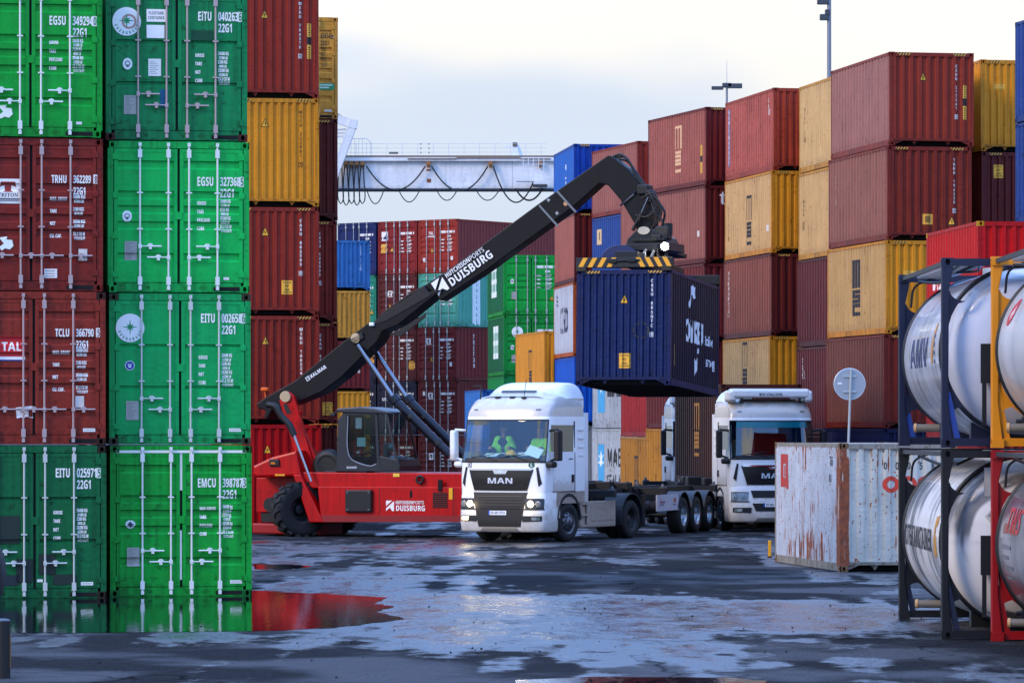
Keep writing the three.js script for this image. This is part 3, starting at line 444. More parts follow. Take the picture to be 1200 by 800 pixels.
// far row turned towards the left: doors and long sides
const FY = -37, mk = (i, ...more) => [dd(1, FARMARK[i % 3], 1.38, 0.85), ...more];
const fx = (col, col2) => print(0.4, 0.45, 60, (c, w, h) => { rect(c, 0, 0, w, h, col); poly(c, [[0.05, 0.38], [0.35, 0.1], [0.35, 0.38]], col2); });
const FLOGO = [fx('#e8e4e4', '#2a3563'), fx('#d9a03a', '#c98a2c'), print(0.5, 0.34, 60, (c, w, h) => { T(c, 'TAL', w / 2, 0.12, 0.14, { align: 'center', color: '#f0d8d4', sx: 0.9 }); rect(c, 0.02, 0.25, 0.46, 0.05, '#eee'); }), print(0.3, 0.32, 60, (c, w, h) => { rect(c, 0, 0, w, h, '#ded9d2'); rect(c, 0.12, 0.08, 0.06, 0.18, '#3a2420'); rect(c, 0.07, 0.07, 0.16, 0.05, '#3a2420'); }), print(0.6, 0.2, 60, (c, w) => { T(c, 'APL', 0.02, 0.1, 0.15, { color: '#d6dcec', sx: 0.95 }); }), print(0.55, 0.22, 60, (c) => { poly(c, [[0.02, 0.15], [0.3, 0.05], [0.52, 0.1], [0.3, 0.13], [0.1, 0.19]], '#d8deee'); })];
const DONG = print(0.62, 4.9 * 0.5, 70, (c, w, h) => { rect(c, 0, 0, w, h, '#dfe9e6'); TV(c, 'DONGFANG', w / 2, 0.17, 0.2, 0.295, { color: '#1f2d4d' }); });
const TRIT = print(0.6, 1.75, 70, (c, w) => { TV(c, 'TRITON', w / 2, 0.16, 0.21, 0.28, { color: '#e8ded8' }); });
stack(536, 189.3, FY, [
  { c: '#6a2122', l: L40, end: 'door', doors: 'six', label: 'maroon container low in the far stack, just above the red machine deck', doorDecals: mk(0, dd(0, FLOGO[3], 0.65, 1.4, 'company_plate'), dd(0, WARN, 0.62, 0.6, 'warning_sticker')) },
  { c: '#6c2224', l: L40, end: 'door', doors: 'six', label: 'maroon container with white square plate, second from the ground in the far stack', doorDecals: mk(1, dd(0, FLOGO[3], 0.62, 1.72, 'company_plate'), dd(0, LABEL, 0.3, 1.9, 'sticker')) },
  { c: '#742628', l: L40, end: 'door', doors: 'six', label: 'maroon container with stacked white letters down its long side', doorDecals: mk(2, dd(0, FLOGO[3], 0.55, 1.75, 'company_plate'), dd(0, WARN, 0.78, 0.95, 'warning_sticker'), dd(1, LABEL, 2.0, 0.7, 'sticker')), sideDecals: [{ right: 1, r: TRIT, u: 1.1, y: 0.55 }] },
  { c: '#5fae9a', l: L40, end: 'door', doors: 'five', label: 'pale mint green container with white lettered band on its long side', doorDecals: mk(0, dd(0, LABEL, 0.35, 1.0, 'sticker')), sideDecals: [{ right: 1, r: DONG, u: 1.2, y: 0.09 }] },
  { c: '#a53a2e', l: L40, end: 'door', doors: 'six', label: 'faded orange red container on top of the far stack with long red side', sideMat: paint('#8e4442', 0), doorDecals: mk(1, dd(0, FLOGO[2], 0.55, 1.72, 'company_plate'), dd(0, WARN, 0.75, 1.0, 'warning_sticker'), dd(0, LABEL, 0.3, 0.55, 'sticker'), dd(1, LABEL, 2.0, 0.6, 'sticker')) },
], { right: true });
const fcol = (k) => { const t = R(FY); const base = V((536 - 600) / F * 189.3, 0, -189.3).addScaledVector(V(cos(t), 0, -sin(t)), -2.53 * k); return [600 + base.x / -base.z * F, -base.z]; };
stack(...fcol(1), FY, [
  { c: '#6a2022', end: 'door', doors: 'six', label: 'maroon container between the cab and the lift cylinders, lowest visible in the far stack', doorDecals: mk(2) },
  { c: '#141c3c', end: 'door', doors: 'five', label: 'dark navy container with small white lettering behind the lift cylinders', doorDecals: mk(0, dd(0, FLOGO[4], 0.25, 1.62, 'lettering'), dd(1, WARN, 1.45, 1.2, 'warning_sticker')) },
  { c: '#5d1d20', end: 'door', doors: 'six', label: 'dark maroon container with orange square sticker, crossed by the boom in the far stack', doorDecals: mk(1, dd(1, FLOGO[1], 1.95, 0.55, 'sticker')) },
  { c: '#641f22', end: 'door', doors: 'six', label: 'maroon container below the red one with the navy and white flag sticker', doorDecals: mk(2, dd(0, FLOGO[3], 0.6, 1.5, 'company_plate'), dd(0, WARN, 0.65, 0.95, 'warning_sticker')) },
  { c: '#93292b', end: 'door', doors: 'six', label: 'clear red container with navy and white flag sticker, top of the far stack', doorDecals: mk(0, dd(0, FLOGO[0], 0.22, 1.65, 'company_plate'), dd(0, FLOGO[1], 0.18, 1.05, 'sticker'), dd(0, WARN, 0.75, 1.12, 'warning_sticker')) },
], { right: true });
stack(...fcol(2), FY, [
  { c: '#141c3c', end: 'door', label: 'dark navy container at the foot of the far stack, almost hidden beside the cab', doorDecals: mk(1) },
  { c: '#131b3a', end: 'door', label: 'dark navy container one above the ground beside the yellow stack', doorDecals: mk(2) },
  { c: '#151d3c', end: 'door', label: 'dark navy container strip with orange sticker, right of the dull maroon one', doorDecals: mk(0, dd(1, FLOGO[1], 1.95, 0.9, 'sticker')) },
  { c: '#2f8f78', end: 'door', label: 'teal green container, thin strip right of the ochre yellow one', doorDecals: mk(1, dd(1, WARN, 2.05, 0.7, 'warning_sticker')) },
  { c: '#17306b', end: 'door', doors: 'five', label: 'navy blue container at the top left of the far stack, behind the light blue one', doorDecals: mk(2, dd(0, FLOGO[5], 0.3, 1.5, 'emblem')) },
], { right: true });

// green doors right of the boom
const GLOGO = print(1.9, 1.45, 40, (c, w, h) => { rect(c, 0, 0, w, h, '#dfe9e2'); rect(c, w * 0.47, 0, w * 0.06, h, '#4d9f78'); for (let i = 0; i < 4; i++) for (let j = 0; j < 2; j++) rect(c, 0.12 + i * 0.46, 0.3 + j * 0.55, 0.22, 0.34, '#3f8f6c'); });
stack(590, 170, 7, [
  { c: '#0c8c4a', end: 'door', doors: 'five', label: 'green container at the foot of the green stack behind the white truck' },
  { c: '#0d8a48', end: 'door', doors: 'five', label: 'green container mostly behind the yellow one, third from the top of the green stack' },
  { c: '#0a9a44', end: 'door', doors: 'five', label: 'green container with white roundel on its door, middle of the green stack', sideMat: paint('#0b6a45', 0), doorDecals: [dd(0, EMB2, 0.35, 1.62, 'emblem'), dd(1, FARMARK[0], 1.42, 0.8), dd(0, OVAL, 0.3, 1.1, 'sticker'), dd(0, PLATE, 0.35, 0.55, 'data_plate')], sideDecals: [{ r: GLOGO, u: 2.1, y: 0.75 }] },
  { c: '#0ba848', end: 'door', doors: 'five', label: 'bright green container on top of the green stack below the boom', sideMat: paint('#0b6f48', 0), doorDecals: [dd(1, FARMARK[1], 1.42, 0.95), dd(0, OVAL, 0.3, 1.35, 'sticker'), dd(0, PLATE, 0.35, 0.68, 'data_plate'), dd(1, WARN, 2.0, 0.62, 'warning_sticker')], sideDecals: [{ r: GLOGO, u: 1.6, y: 0.85 }] },
]);
stack(638, 160, 11, [
  { c: '#8a5a2a', h: HC, label: 'container under the small yellow one behind the roof of the white truck' },
  { c: '#8a5a2a', h: 1.36, label: 'low container hidden below the small yellow one behind the white truck' },
  { c: YEL, label: 'yellow container with dark vertical letters standing in front of the green doors', sideMat: paint('#d99a40', 2), sideDecals: [{ r: MSC_DARK, u: 2.7, y: 0.25 }], endDecals: endMarks(H0, '', { hatch: 0, tri: 0 }) },
]);
stack(565, 168, 8, [
  { c: '#1c4f8f', h: 2.28, label: 'blue container hidden behind the cab of the white truck' },
  { c: '#2a66ae', h: 2.28, label: 'small blue container peeping over the roof of the white truck', sideMat: paint('#3f7fc2', 0) },
]);

// ---- the long wall of stacks on the right, from far to near; most left sides paler, sky sheen put into their colour
const CAI = print(0.9, 1.5, 60, (c, w) => { T(c, 'CAI', 0.42, 0.95, 0.42, { rot: -PI / 2, align: 'center', color: '#c8d8ea', sx: 0.8 }); poly(c, [[0.42, 0.12], [0.54, 0.24], [0.42, 0.36], [0.30, 0.24]], '#c8d8ea'); });
const COSCO = print(2.6, 1.3, 50, (c, w, h) => { T(c, 'COSCO', w / 2, h / 2, 0.98, { align: 'center', color: '#28304e', sx: 0.52 }); });
const COSMARK = print(0.55, 0.65, 60, (c) => { c.strokeStyle = '#28304e'; c.lineWidth = 0.07; for (let i = 0; i < 3; i++) { c.beginPath(); c.moveTo(0.06, 0.12 + i * 0.16); c.lineTo(0.48, 0.2 + i * 0.16); c.stroke(); } });
stack(672.5, 154, 6.5, [
  { scale: 1.04, c: '#7d8489', h: HC, label: 'grey container at the foot of the blue topped stack, hidden by the white truck' },
  { scale: 1.04, c: '#1464c8', label: 'strong blue container directly under the white lettered one', sideMat: paint('#1a63c4', 2) },
  { scale: 1.04, c: '#c9cfd8', h: HC - 0.1, cf: '#c86a34', label: 'white container with dark blue lettering and orange rusty end', sideMat: paint('#c7cbd4', 0), endMat: paint('#b5602f', 1), sideDecals: [{ r: COSCO, u: 1.9, y: 0.75 }, { r: COSMARK, u: 0.75, y: 1.9 }] },
  { scale: 1.04, c: '#6a1c18', label: 'maroon container with pale dusty side, between the blue and the white one', sideMat: paint('#ac6a5e', 0), endDecals: endMarks(H0, '', { tri: 0 }) },
  { scale: 1.04, c: '#0f4aa8', label: 'vivid blue container on top, farthest stack beside the crane', sideMat: paint('#1c6cc0', 2), endDecals: endMarks(H0, '', { tri: 0 }), sideDecals: [{ r: CAI, u: 3.2, y: 0.6 }] },
]);
const SEALOGO = (txt, sub) => print(4.6, 1.9, 60, (c, w, h) => { rect(c, 0.05, 0.1, 0.95, h - 0.2, '#3f9fd0'); const p = []; for (let i = 0; i < 14; i++) { const a = i * PI / 7 - PI / 2, r = i % 2 ? 0.15 : 0.42; p.push([0.52 + r * cos(a), h / 2 - 0.2 + r * sin(a)]); } poly(c, p, '#e8eef2'); T(c, txt, 1.25, sub ? 0.6 : 0.85, 0.72, { color: '#1b2026', sx: 0.95 }); if (sub) T(c, sub, 1.25, 1.5, 0.5, { color: '#1b2026', sx: 0.95 }); });
stack(747, 146.5, 15, [
  { c: '#b9c0c6', h: HC, label: 'grey white container with two lines of black lettering, at ground level behind the lit truck', sideDecals: [{ r: SEALOGO('MAERSK', 'SEALAND'), u: 0.7, y: 0.5 }] },
  { c: '#b4bcc4', h: HC, label: 'grey white container with blue star square just under the raised container', sideDecals: [{ r: SEALOGO('MAERSK'), u: 0.7, y: 0.5 }] },
  { c: '#7a2c30', label: 'maroon container in the middle of the stack behind the boom head' },
  { c: '#16489a', label: 'dark blue container with small cream sticker under the bend of the boom', sideMat: paint('#1f4f96', 0), sideDecals: [{ n: 'sticker', r: print(0.75, 0.6, 60, (c, w, h) => { rect(c, 0, 0, w, h, '#d8b98a'); rect(c, 0.3, 0.12, 0.2, 0.3, '#5c4a34'); rect(c, 0.56, 0.2, 0.1, 0.25, '#5c4a34'); }), u: 0.55, y: 1.55 }] },
  { c: '#93301f', label: 'maroon container on top behind the bend of the boom, with orange red end', sideMat: paint('#a46a62', 0) },
]);
stack(771, 138, 11, [
  { c: '#b98436', label: 'tan container with dark vertical letters at ground level, left of the other tan one', sideDecals: [{ r: MSC_DARK, u: 2.2, y: 0.3 }] },
  { c: '#a3242a', h: HC, label: 'clear red container above the left tan one, in the gap below the raised container' },
  { c: '#7c2e34', h: HC, label: 'maroon container hidden behind the raised dark blue one' },
  { c: '#7e2c32', h: HC + 0.2, label: 'maroon container one step lower than its neighbours, right behind the boom head', sideMat: paint('#a0665c', 0) },
]);
const TEX = print(1.3, 0.5, 80, (c) => { T(c, 'tex', 0.05, 0.28, 0.46, { font: 'serif', sx: 0.95, color: '#efe4da' }); });
stack(824.5, 131, 16.5, [
  { c: '#bd8838', h: HC, label: 'tan container at ground level left of the white cab strip', sideDecals: [{ r: vert('MSKU 73', '#4b3a1e', 0.1), u: 1.0, y: 0.5 }] },
  { c: '#6a2226', h: HC, label: 'dark maroon container above the right hand tan one' },
  { c: '#75282c', label: 'maroon container in the middle of its stack, behind the raised container' },
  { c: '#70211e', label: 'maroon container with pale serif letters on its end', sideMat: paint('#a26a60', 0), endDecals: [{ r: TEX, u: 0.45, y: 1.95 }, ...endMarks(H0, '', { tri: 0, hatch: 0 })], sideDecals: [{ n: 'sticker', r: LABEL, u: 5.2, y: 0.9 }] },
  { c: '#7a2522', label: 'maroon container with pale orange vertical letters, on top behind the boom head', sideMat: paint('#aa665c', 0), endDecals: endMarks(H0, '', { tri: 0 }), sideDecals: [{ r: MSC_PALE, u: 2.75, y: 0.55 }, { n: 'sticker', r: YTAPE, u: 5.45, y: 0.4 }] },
], { drift: 0.02 });
stack(902, 123.6, 11.2, [
  { c: '#5d2423', h: HC, label: 'dark maroon container at ground level behind the second white truck' },
  { c: YEL, h: HC, label: 'yellow container right above the roof of the second white truck', sideMat: paint('#cdac7c', 0), endDecals: endMarks(HC, '', { tri: 0, ybox: 1, yu: 0.9, yy: 1.7 }), sideDecals: [{ r: MSC_DARK, u: 2.45, y: 1.15 }] },
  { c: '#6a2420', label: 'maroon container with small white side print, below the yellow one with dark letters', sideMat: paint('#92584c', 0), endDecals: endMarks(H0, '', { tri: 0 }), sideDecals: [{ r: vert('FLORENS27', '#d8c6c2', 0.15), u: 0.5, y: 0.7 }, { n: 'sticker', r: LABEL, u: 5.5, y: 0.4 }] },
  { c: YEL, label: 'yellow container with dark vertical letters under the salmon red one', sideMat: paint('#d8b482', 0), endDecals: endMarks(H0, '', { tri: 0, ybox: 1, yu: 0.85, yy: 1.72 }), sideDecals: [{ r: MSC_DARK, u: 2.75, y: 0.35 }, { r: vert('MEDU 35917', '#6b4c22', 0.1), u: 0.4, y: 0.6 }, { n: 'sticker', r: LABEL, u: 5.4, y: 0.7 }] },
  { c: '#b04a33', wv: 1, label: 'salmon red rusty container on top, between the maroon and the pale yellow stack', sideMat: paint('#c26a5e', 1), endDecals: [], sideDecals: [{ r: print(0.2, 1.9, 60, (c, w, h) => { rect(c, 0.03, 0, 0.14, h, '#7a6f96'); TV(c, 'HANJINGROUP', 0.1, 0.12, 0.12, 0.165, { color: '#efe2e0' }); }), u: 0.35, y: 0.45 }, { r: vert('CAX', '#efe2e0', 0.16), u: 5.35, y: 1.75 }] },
], { drift: 0.03 });
stack(994, 116.3, 10.5, [
  { c: '#6a2427', h: 2.69, label: 'dark maroon container at ground level behind the round road sign' },
  { c: '#66262a', h: 2.69, label: 'maroon container with small white number, left of the round road sign', sideMat: paint('#70343a', 0), sideDecals: [{ r: vert('TGH', '#ead9d6', 0.2), u: 0.6, y: 1.7 }] },
  { c: '#5f2126', h: 2.69, label: 'maroon container with orange vertical letters, two below the pale yellow top one', sideMat: paint('#6b3138', 0), sideDecals: [{ r: MSC_OCHRE, u: 4.25, y: 0.5 }] },
  { c: YEL2, h: 2.69, label: 'pale yellow container with dark letters, second from the top beside the maroon stack', sideMat: paint('#d8b684', 0), sideDecals: [{ r: MSC_DARK, u: 3.75, y: 0.5 }, { r: vert('MSCU 88', '#6b4c22', 0.12), u: 0.5, y: 0.9 }] },
  { c: YEL2, h: 2.69, label: 'pale yellow container with dark letters, top of its stack under the lamp mast', sideMat: paint('#dcbb88', 0), sideDecals: [{ r: MSC_DARK, u: 3.75, y: 0.5 }, { r: vert('MEDU 204', '#6b4c22', 0.12), u: 0.6, y: 0.9 }] },
], { drift: 0.02 });
stack(1035, 108.7, 11, [
  { c: '#15204a', h: HC, label: 'dark navy container at ground level, thin edge above the rusty white one' },
  { c: '#803226', label: 'dark maroon container behind the round road sign', sideMat: paint('#784a42', 0), endDecals: endMarks(H0, '', { tri: 0 }) },
  { c: YEL, label: 'yellow container with dark vertical letters beside the upper tank frame', sideMat: paint('#c9a774', 0), endDecals: endMarks(H0, '', { tri: 0, ybox: 1, yu: 0.5, yy: 1.6 }), sideDecals: [{ r: MSC_DARK, u: 2.6, y: 0.55 }] },
  { c: '#8c3626', label: 'maroon container with two small yellow stickers low on its end', sideMat: paint('#9c6a60', 0), endDecals: [...endMarks(H0, 'TGHU 194220 5', { tri: 0 }), { n: 'sticker', r: print(0.3, 0.3, 60, (c, w, h) => { rect(c, 0, 0, w, h, '#e2a63a'); rect(c, 0.07, 0.06, 0.16, 0.18, '#7d5a1e'); }), u: 1.02, y: 0.42 }, { n: 'warning_sticker', r: WARN, u: 1.75, y: 0.42 }], sideDecals: [{ r: vert('TEX 19', '#c8a9a8', 0.13), u: 0.7, y: 1.2 }] },
  { c: '#963c2a', wv: 2, label: 'maroon container with yellow tape, top of the nearest stack on the right', sideMat: paint('#a87870', 0), endDecals: endMarks(H0, 'CXDU 217241 0', { tape: 1 }) },
], { drift: 0.044 });
stack(1150, 111, 11, [
  { c: '#5f2024', h: HC, label: 'maroon container at ground level in the gap behind the bright red one' },
  { c: '#6a2226', label: 'maroon container one above the ground behind the tank containers' },
  { c: '#6a2226', label: 'maroon container right behind the top edge of the bright red one' },
  { c: '#6f2522', label: 'dark maroon container with cream sticker under the yellow one at far right', endDecals: [{ n: 'height_sticker', r: HEIGHT, u: 0.36, y: 1.85 }, ...endMarks(H0, '', { tri: 0 })] },
  { c: YEL, wv: 2, label: 'yellow container on top at far right, between the maroon and the blue ends', endDecals: endMarks(H0, '', { tri: 0, ybox: 1, yu: 0.38, yy: 1.75 }) },
]);
stack(1283, 95, 11, [
  { c: '#143f86', h: HC, label: 'blue container at ground level at the far right edge' },
  { c: '#143f86', label: 'blue container one above the ground at the far right edge' },
  { c: '#143f86', label: 'blue container in the middle of the column at the far right edge' },
  { c: '#154690', label: 'blue container at the right picture edge, second from the top' },
  { c: '#154690', label: 'blue container at the right picture edge, topmost' },
]);
const HAMB = print(2.3, 0.62, 70, (c, w, h) => { T(c, "1EXIZZ'WEI", 0.05, h / 2, 0.5, { color: '#f4e6e2', sx: 0.62 }); });
stack(1147, 93, 5.5, [
  { c: '#8f1b1c', label: 'red container at ground level hidden behind the tank containers' },
  { c: '#9a1c1c', label: 'red container hidden behind the upper tank container' },
  { c: '#c2101a', wv: 2, cast: '#d8a030', label: 'bright red container with white lettering above the blue tank frame', sideMat: paint('#bf1019', 2), sideDecals: [{ r: HAMB, u: 0.5, y: 1.05 }], endDecals: [] },
]);
// rusty white container standing alone
const rustTex = (seed, side, more = 0) => { const W = 1024, H = 512, cv = document.createElement('canvas'); cv.width = W; cv.height = H; const c = cv.getContext('2d'), im = c.createImageData(W, H), LN = side ? L20 : W0;
  for (let j = 0; j < H; j++) for (let i = 0; i < W; i++) {
    const u = i / W * LN, v = (1 - j / H) * H0;
    const f = fbm(u * 5.2, v * 3.2, seed, 5), run = fbm(u * 19, v * 0.8, seed + 5, 4), sp = fbm(u * 22, v * 16, seed + 9, 3), lowr = 0;
    const cl = side ? Math.exp(-(((u - 2.6) / 1.0) ** 2) - (((v - 0.35) / 0.62) ** 2)) * 0.25 + Math.exp(-(((u - 4.6) / 0.9) ** 2) - (((v - 0.25) / 0.5) ** 2)) * 0.22 + Math.exp(-(((u - 2.75) / 0.25) ** 2) - (((v - 2.1) / 0.7) ** 2)) * 0.2 + 0.16 * sstep(2.35, 2.6, v) : 0.10 * sstep(0.3, 0.1, v) + 0.1 * sstep(2.4, 2.6, v);
    let ru = sstep(0.66, 0.72, run * 0.64 + f * 0.36 + cl * 0.9 + more) + 0.9 * sstep(0.755, 0.785, sp + cl * 0.1) + sstep(0.10, 0.0, v) * 0.8;
    const dark = clamp(cl * 2) * sstep(0.5, 0.7, fbm(u * 6, v * 6, seed + 80, 3));
    ru = clamp(ru) * 0.97; const g = 0.9 - 0.13 * fbm(u * 2, v * 2, seed + 2, 4) - 0.09 * fbm(u * 16, v * 0.8, seed + 4, 3), t = fbm(u * 14, v * 10, seed + 12, 3);
    const w = side ? [0.90, 0.93, 0.98] : [0.97, 0.95, 0.89], r = [lerp(lerp(0.40, 0.66, t), 0.24, dark), lerp(lerp(0.19, 0.31, t), 0.15, dark), lerp(lerp(0.10, 0.13, t), 0.12, dark)], o = (j * W + i) * 4;
    for (let k = 0; k < 3; k++) im.data[o + k] = 255 * lerp(w[k] * g, r[k], ru); im.data[o + 3] = 255;
  }
  c.putImageData(im, 0, 0); const t = new THREE.CanvasTexture(cv); t.colorSpace = THREE.SRGBColorSpace; t.wrapS = t.wrapT = THREE.RepeatWrapping; t.repeat.set(6.4 / LN, 3.2 / H0); const m = new THREE.MeshStandardMaterial({ map: t, bumpMap: DENT, bumpScale: 0.02, roughness: 0.62 }); m.name = 'rusty_paint'; return m; };
const ORANGE = '#d3402a';
const OO = print(0.85, 0.85, 90, (c) => { c.strokeStyle = '#b3322b'; c.lineWidth = 0.20; c.strokeRect(0.12, 0.16, 0.5, 0.5); rect(c, 0.36, 0.3, 0.12, 0.24, '#b3322b'); rect(c, 0.55, 0.60, 0.22, 0.2, '#b3322b'); });
const SM = print(0.65, 0.75, 90, (c) => { T(c, '756', 0.08, 0.18, 0.2, { color: '#4a4a4e' }); T(c, '8 4', 0.05, 0.52, 0.17, { color: '#4a4a4e' }); });
const OOC = print(1.5, 0.42, 130, (c) => { c.strokeStyle = ORANGE; c.lineWidth = 0.085; for (let i = 0; i < 2; i++) { c.beginPath(); c.ellipse(0.20 + i * 0.36, 0.21, 0.13, 0.125, 0, 0, 2 * PI); c.stroke(); } c.beginPath(); c.ellipse(0.92, 0.21, 0.13, 0.125, 0, 0.7, 2 * PI - 0.7); c.stroke(); rect(c, 1.13, 0.04, 0.085, 0.34, ORANGE); rect(c, 1.13, 0.30, 0.25, 0.08, ORANGE); });
const NUM = print(1.45, 0.2, 130, (c) => { ['0', '0', '0', '5', '6', '8'].forEach((s, i) => T(c, s, 0.08 + i * 0.25, 0.1, 0.15, { align: 'center', color: '#33353a', sx: 0.6 })); });
stack(985, 79, 8.7, [{ c: '#d9d5cc', cf: '#a8a196', rustPost: rustTex(12, false, 0.34), flatSide: true, pitch: 0.27, wv: 1, label: 'rusty white container standing alone on the ground in front of the second truck', sideMat: rustTex(3, true), endMat: rustTex(8, false), cast: '#9a7a5c',
  sideDecals: [{ n: 'emblem', r: OO, u: 0.55, y: 1.55 }, { n: 'lettering', r: SM, u: 5.0, y: 1.65 }], endDecals: [{ n: 'lettering', r: OOC, u: 0.86, y: 1.55 }, { n: 'lettering', r: NUM, u: 0.86, y: 2.03 }] }]);

// ------------------------------------------------------------------ lorries
const SPRAY = (() => { const W = 1024, H = 512, d = new Uint8Array(W * H * 4); for (let j = 0; j < H; j++) for (let i = 0; i < W; i++) { const u = i / W, v = j / H, y = v * 3.2, n = fbm(u * 40, v * 20, 301, 4, 40, 20), k = clamp(sstep(1.35, 0.25, y + 1.1 * (n - 0.5)) * 0.85 + 0.10 * sstep(0.55, 0.8, n) + 0.12 * sstep(0.7, 0.9, fbm(u * 120, v * 3, 311, 2, 120, 3))), o = (j * W + i) * 4; d[o] = 255 * lerp(1, 0.56, k); d[o + 1] = 255 * lerp(1, 0.50, k); d[o + 2] = 255 * lerp(1, 0.44, k); d[o + 3] = 255; } const t = new THREE.DataTexture(d, W, H, THREE.RGBAFormat); t.wrapS = t.wrapT = THREE.RepeatWrapping; t.magFilter = THREE.LinearFilter; t.needsUpdate = true; return t; })();
const WHITE = new THREE.MeshPhysicalMaterial({ color: lin('#f0f1f0'), map: SPRAY, roughness: 0.32, clearcoat: 0.6, clearcoatRoughness: 0.12 });
const DIRTY = new THREE.MeshPhysicalMaterial({ color: lin('#b9ab9b'), map: WEAR[1], roughness: 0.6, clearcoat: 0.15 });
const LAMPGLASS = std('#dfe6ea', 0.06, 0, { transmission: 0.85, thickness: 0, ior: 1.45 }), CHROME = std('#d6d8da', 0.12, 1), TYRE = (() => { const m = std('#1b1c1e', 0.82); return m; })();
function tyreGeo(r, w, rimR, lug = 0) {      // axle along x, centred; outer side +x
  return cached('ty' + r + w + rimR + lug, () => {
    const prof = [[rimR, -w / 2 + 0.02], [rimR + 0.03, -w / 2], [r - 0.10, -w / 2 - 0.012], [r - 0.035, -w / 2 + 0.012], [r - 0.005, -w / 2 + 0.05], [r, -w / 4], [r - 0.008, -w / 4 + 0.008], [r - 0.008, -w / 4 + 0.02], [r, -w / 4 + 0.028], [r, -0.012], [r - 0.01, -0.004], [r - 0.01, 0.008], [r, 0.016], [r, w / 4 - 0.028], [r - 0.008, w / 4 - 0.02], [r - 0.008, w / 4 - 0.008], [r, w / 4], [r - 0.005, w / 2 - 0.05], [r - 0.035, w / 2 - 0.012], [r - 0.10, w / 2 + 0.012], [r - 0.16, w / 2 + 0.006], [rimR + 0.03, w / 2], [rimR, w / 2 - 0.02]];
    const gs = [lathe(prof, 40).rotateZ(-PI / 2)];
    if (lug) for (let i = 0; i < lug; i++) for (const s of [-1, 1]) { const a = (i + (s > 0 ? 0.5 : 0)) * 2 * PI / lug, g = new THREE.BoxGeometry(w * 0.50, 0.07, 2 * PI * r / lug * 0.55); g.rotateY(s * 0.35); g.translate(s * w * 0.26, r - 0.002, 0); g.rotateX(a); gs.push(g); }
    return join(gs);
  });
}
function wheel(parent, x, y, z, o = {}) {    // outer face towards side (+1 / -1)
  const { r = 0.505, w = 0.31, rim = 0.29, side = 1, turn = 0, deep = false, mat = GREYMET, lug = 0 } = o;
  const t = part(parent, 'wheel', tyreGeo(r, w, rim, lug), o.tyre || TYRE); t.position.set(x, y, z); t.rotation.y = (side > 0 ? 0 : PI) + turn;
  const k = 'rim' + rim + w + deep;
  part(t, 'rim', cached(k, () => {
    const o0 = w / 2;
    const prof = deep ? [[rim + 0.012, o0 - 0.004], [rim - 0.02, o0 - 0.02], [rim - 0.045, o0 - 0.06], [rim - 0.06, -0.04], [rim * 0.55, -0.06], [rim * 0.42, -0.05], [rim * 0.40, 0.03], [rim * 0.30, 0.06], [0.001, 0.065]] : [[rim + 0.012, o0 - 0.004], [rim - 0.02, o0 - 0.02], [rim - 0.04, o0 - 0.05], [rim * 0.80, o0 - 0.02], [rim * 0.62, o0 + 0.012], [rim * 0.50, o0 + 0.02], [rim * 0.44, o0 + 0.035], [rim * 0.34, o0 + 0.075], [0.001, o0 + 0.085]];
    const gs = [lathe(prof, 32).rotateZ(-PI / 2)];
    const nx = deep ? -0.04 : o0 + 0.02, nr = deep ? rim * 0.62 : rim * 0.60;
    for (let i = 0; i < 10; i++) gs.push(cylG(0.016, 0.016, 0.05, 6).rotateZ(PI / 2).translate(nx, nr * cos(i * PI / 5), nr * sin(i * PI / 5)));
    return join(gs);
  }), mat);
  part(t, 'rim_hole', cached(k + 'h', () => { const gs = []; for (let i = 0; i < 10; i++) gs.push(cylG(0.027, 0.027, 0.02, 10).rotateZ(PI / 2).translate(deep ? -0.045 : w / 2 - 0.012, rim * 0.78 * cos((i + 0.5) * PI / 5), rim * 0.78 * sin((i + 0.5) * PI / 5))); return join(gs); }), DARK);
  return t;
}
// cab front plan: z of the front skin at x, rounded corners
const skin = (F0, Wd, c, n) => (x) => F0 - c + c * pow(max(0, 1 - pow(min(1, abs(x) / Wd), n)), 1 / n);
const CAB = [                                 // y, half width, front z, corner depth
  [0.98, 1.22, -0.03, 0.30], [1.30, 1.235, -0.01, 0.30], [1.62, 1.24, -0.005, 0.30], [2.04, 1.24, -0.04, 0.30], [2.30, 1.235, -0.09, 0.31], [2.98, 1.215, -0.23, 0.33], [3.11, 1.21, -0.26, 0.33], [3.30, 1.20, -0.29, 0.34], [3.46, 1.185, -0.36, 0.48], [3.60, 1.15, -0.50, 0.52], [3.69, 1.08, -0.70, 0.58], [3.74, 0.98, -0.95, 0.6]];
const BUMP = [[0.27, 1.20, -0.03, 0.34], [0.31, 1.235, 0.03, 0.34], [0.50, 1.245, 0.06, 0.34], [0.90, 1.245, 0.05, 0.34], [1.15, 1.24, 0.02, 0.34], [1.285, 1.235, -0.005, 0.34]];
function lev(tab, y) { for (let i = 1; i < tab.length; i++) if (y <= tab[i][0] || i === tab.length - 1) { const t = clamp((y - tab[i - 1][0]) / (tab[i][0] - tab[i - 1][0])); return tab[i].map((v, k) => lerp(tab[i - 1][k], v, t)); } }
const TF = [...Array(29)].map((_, i) => i / 28);   // front stations, left to right
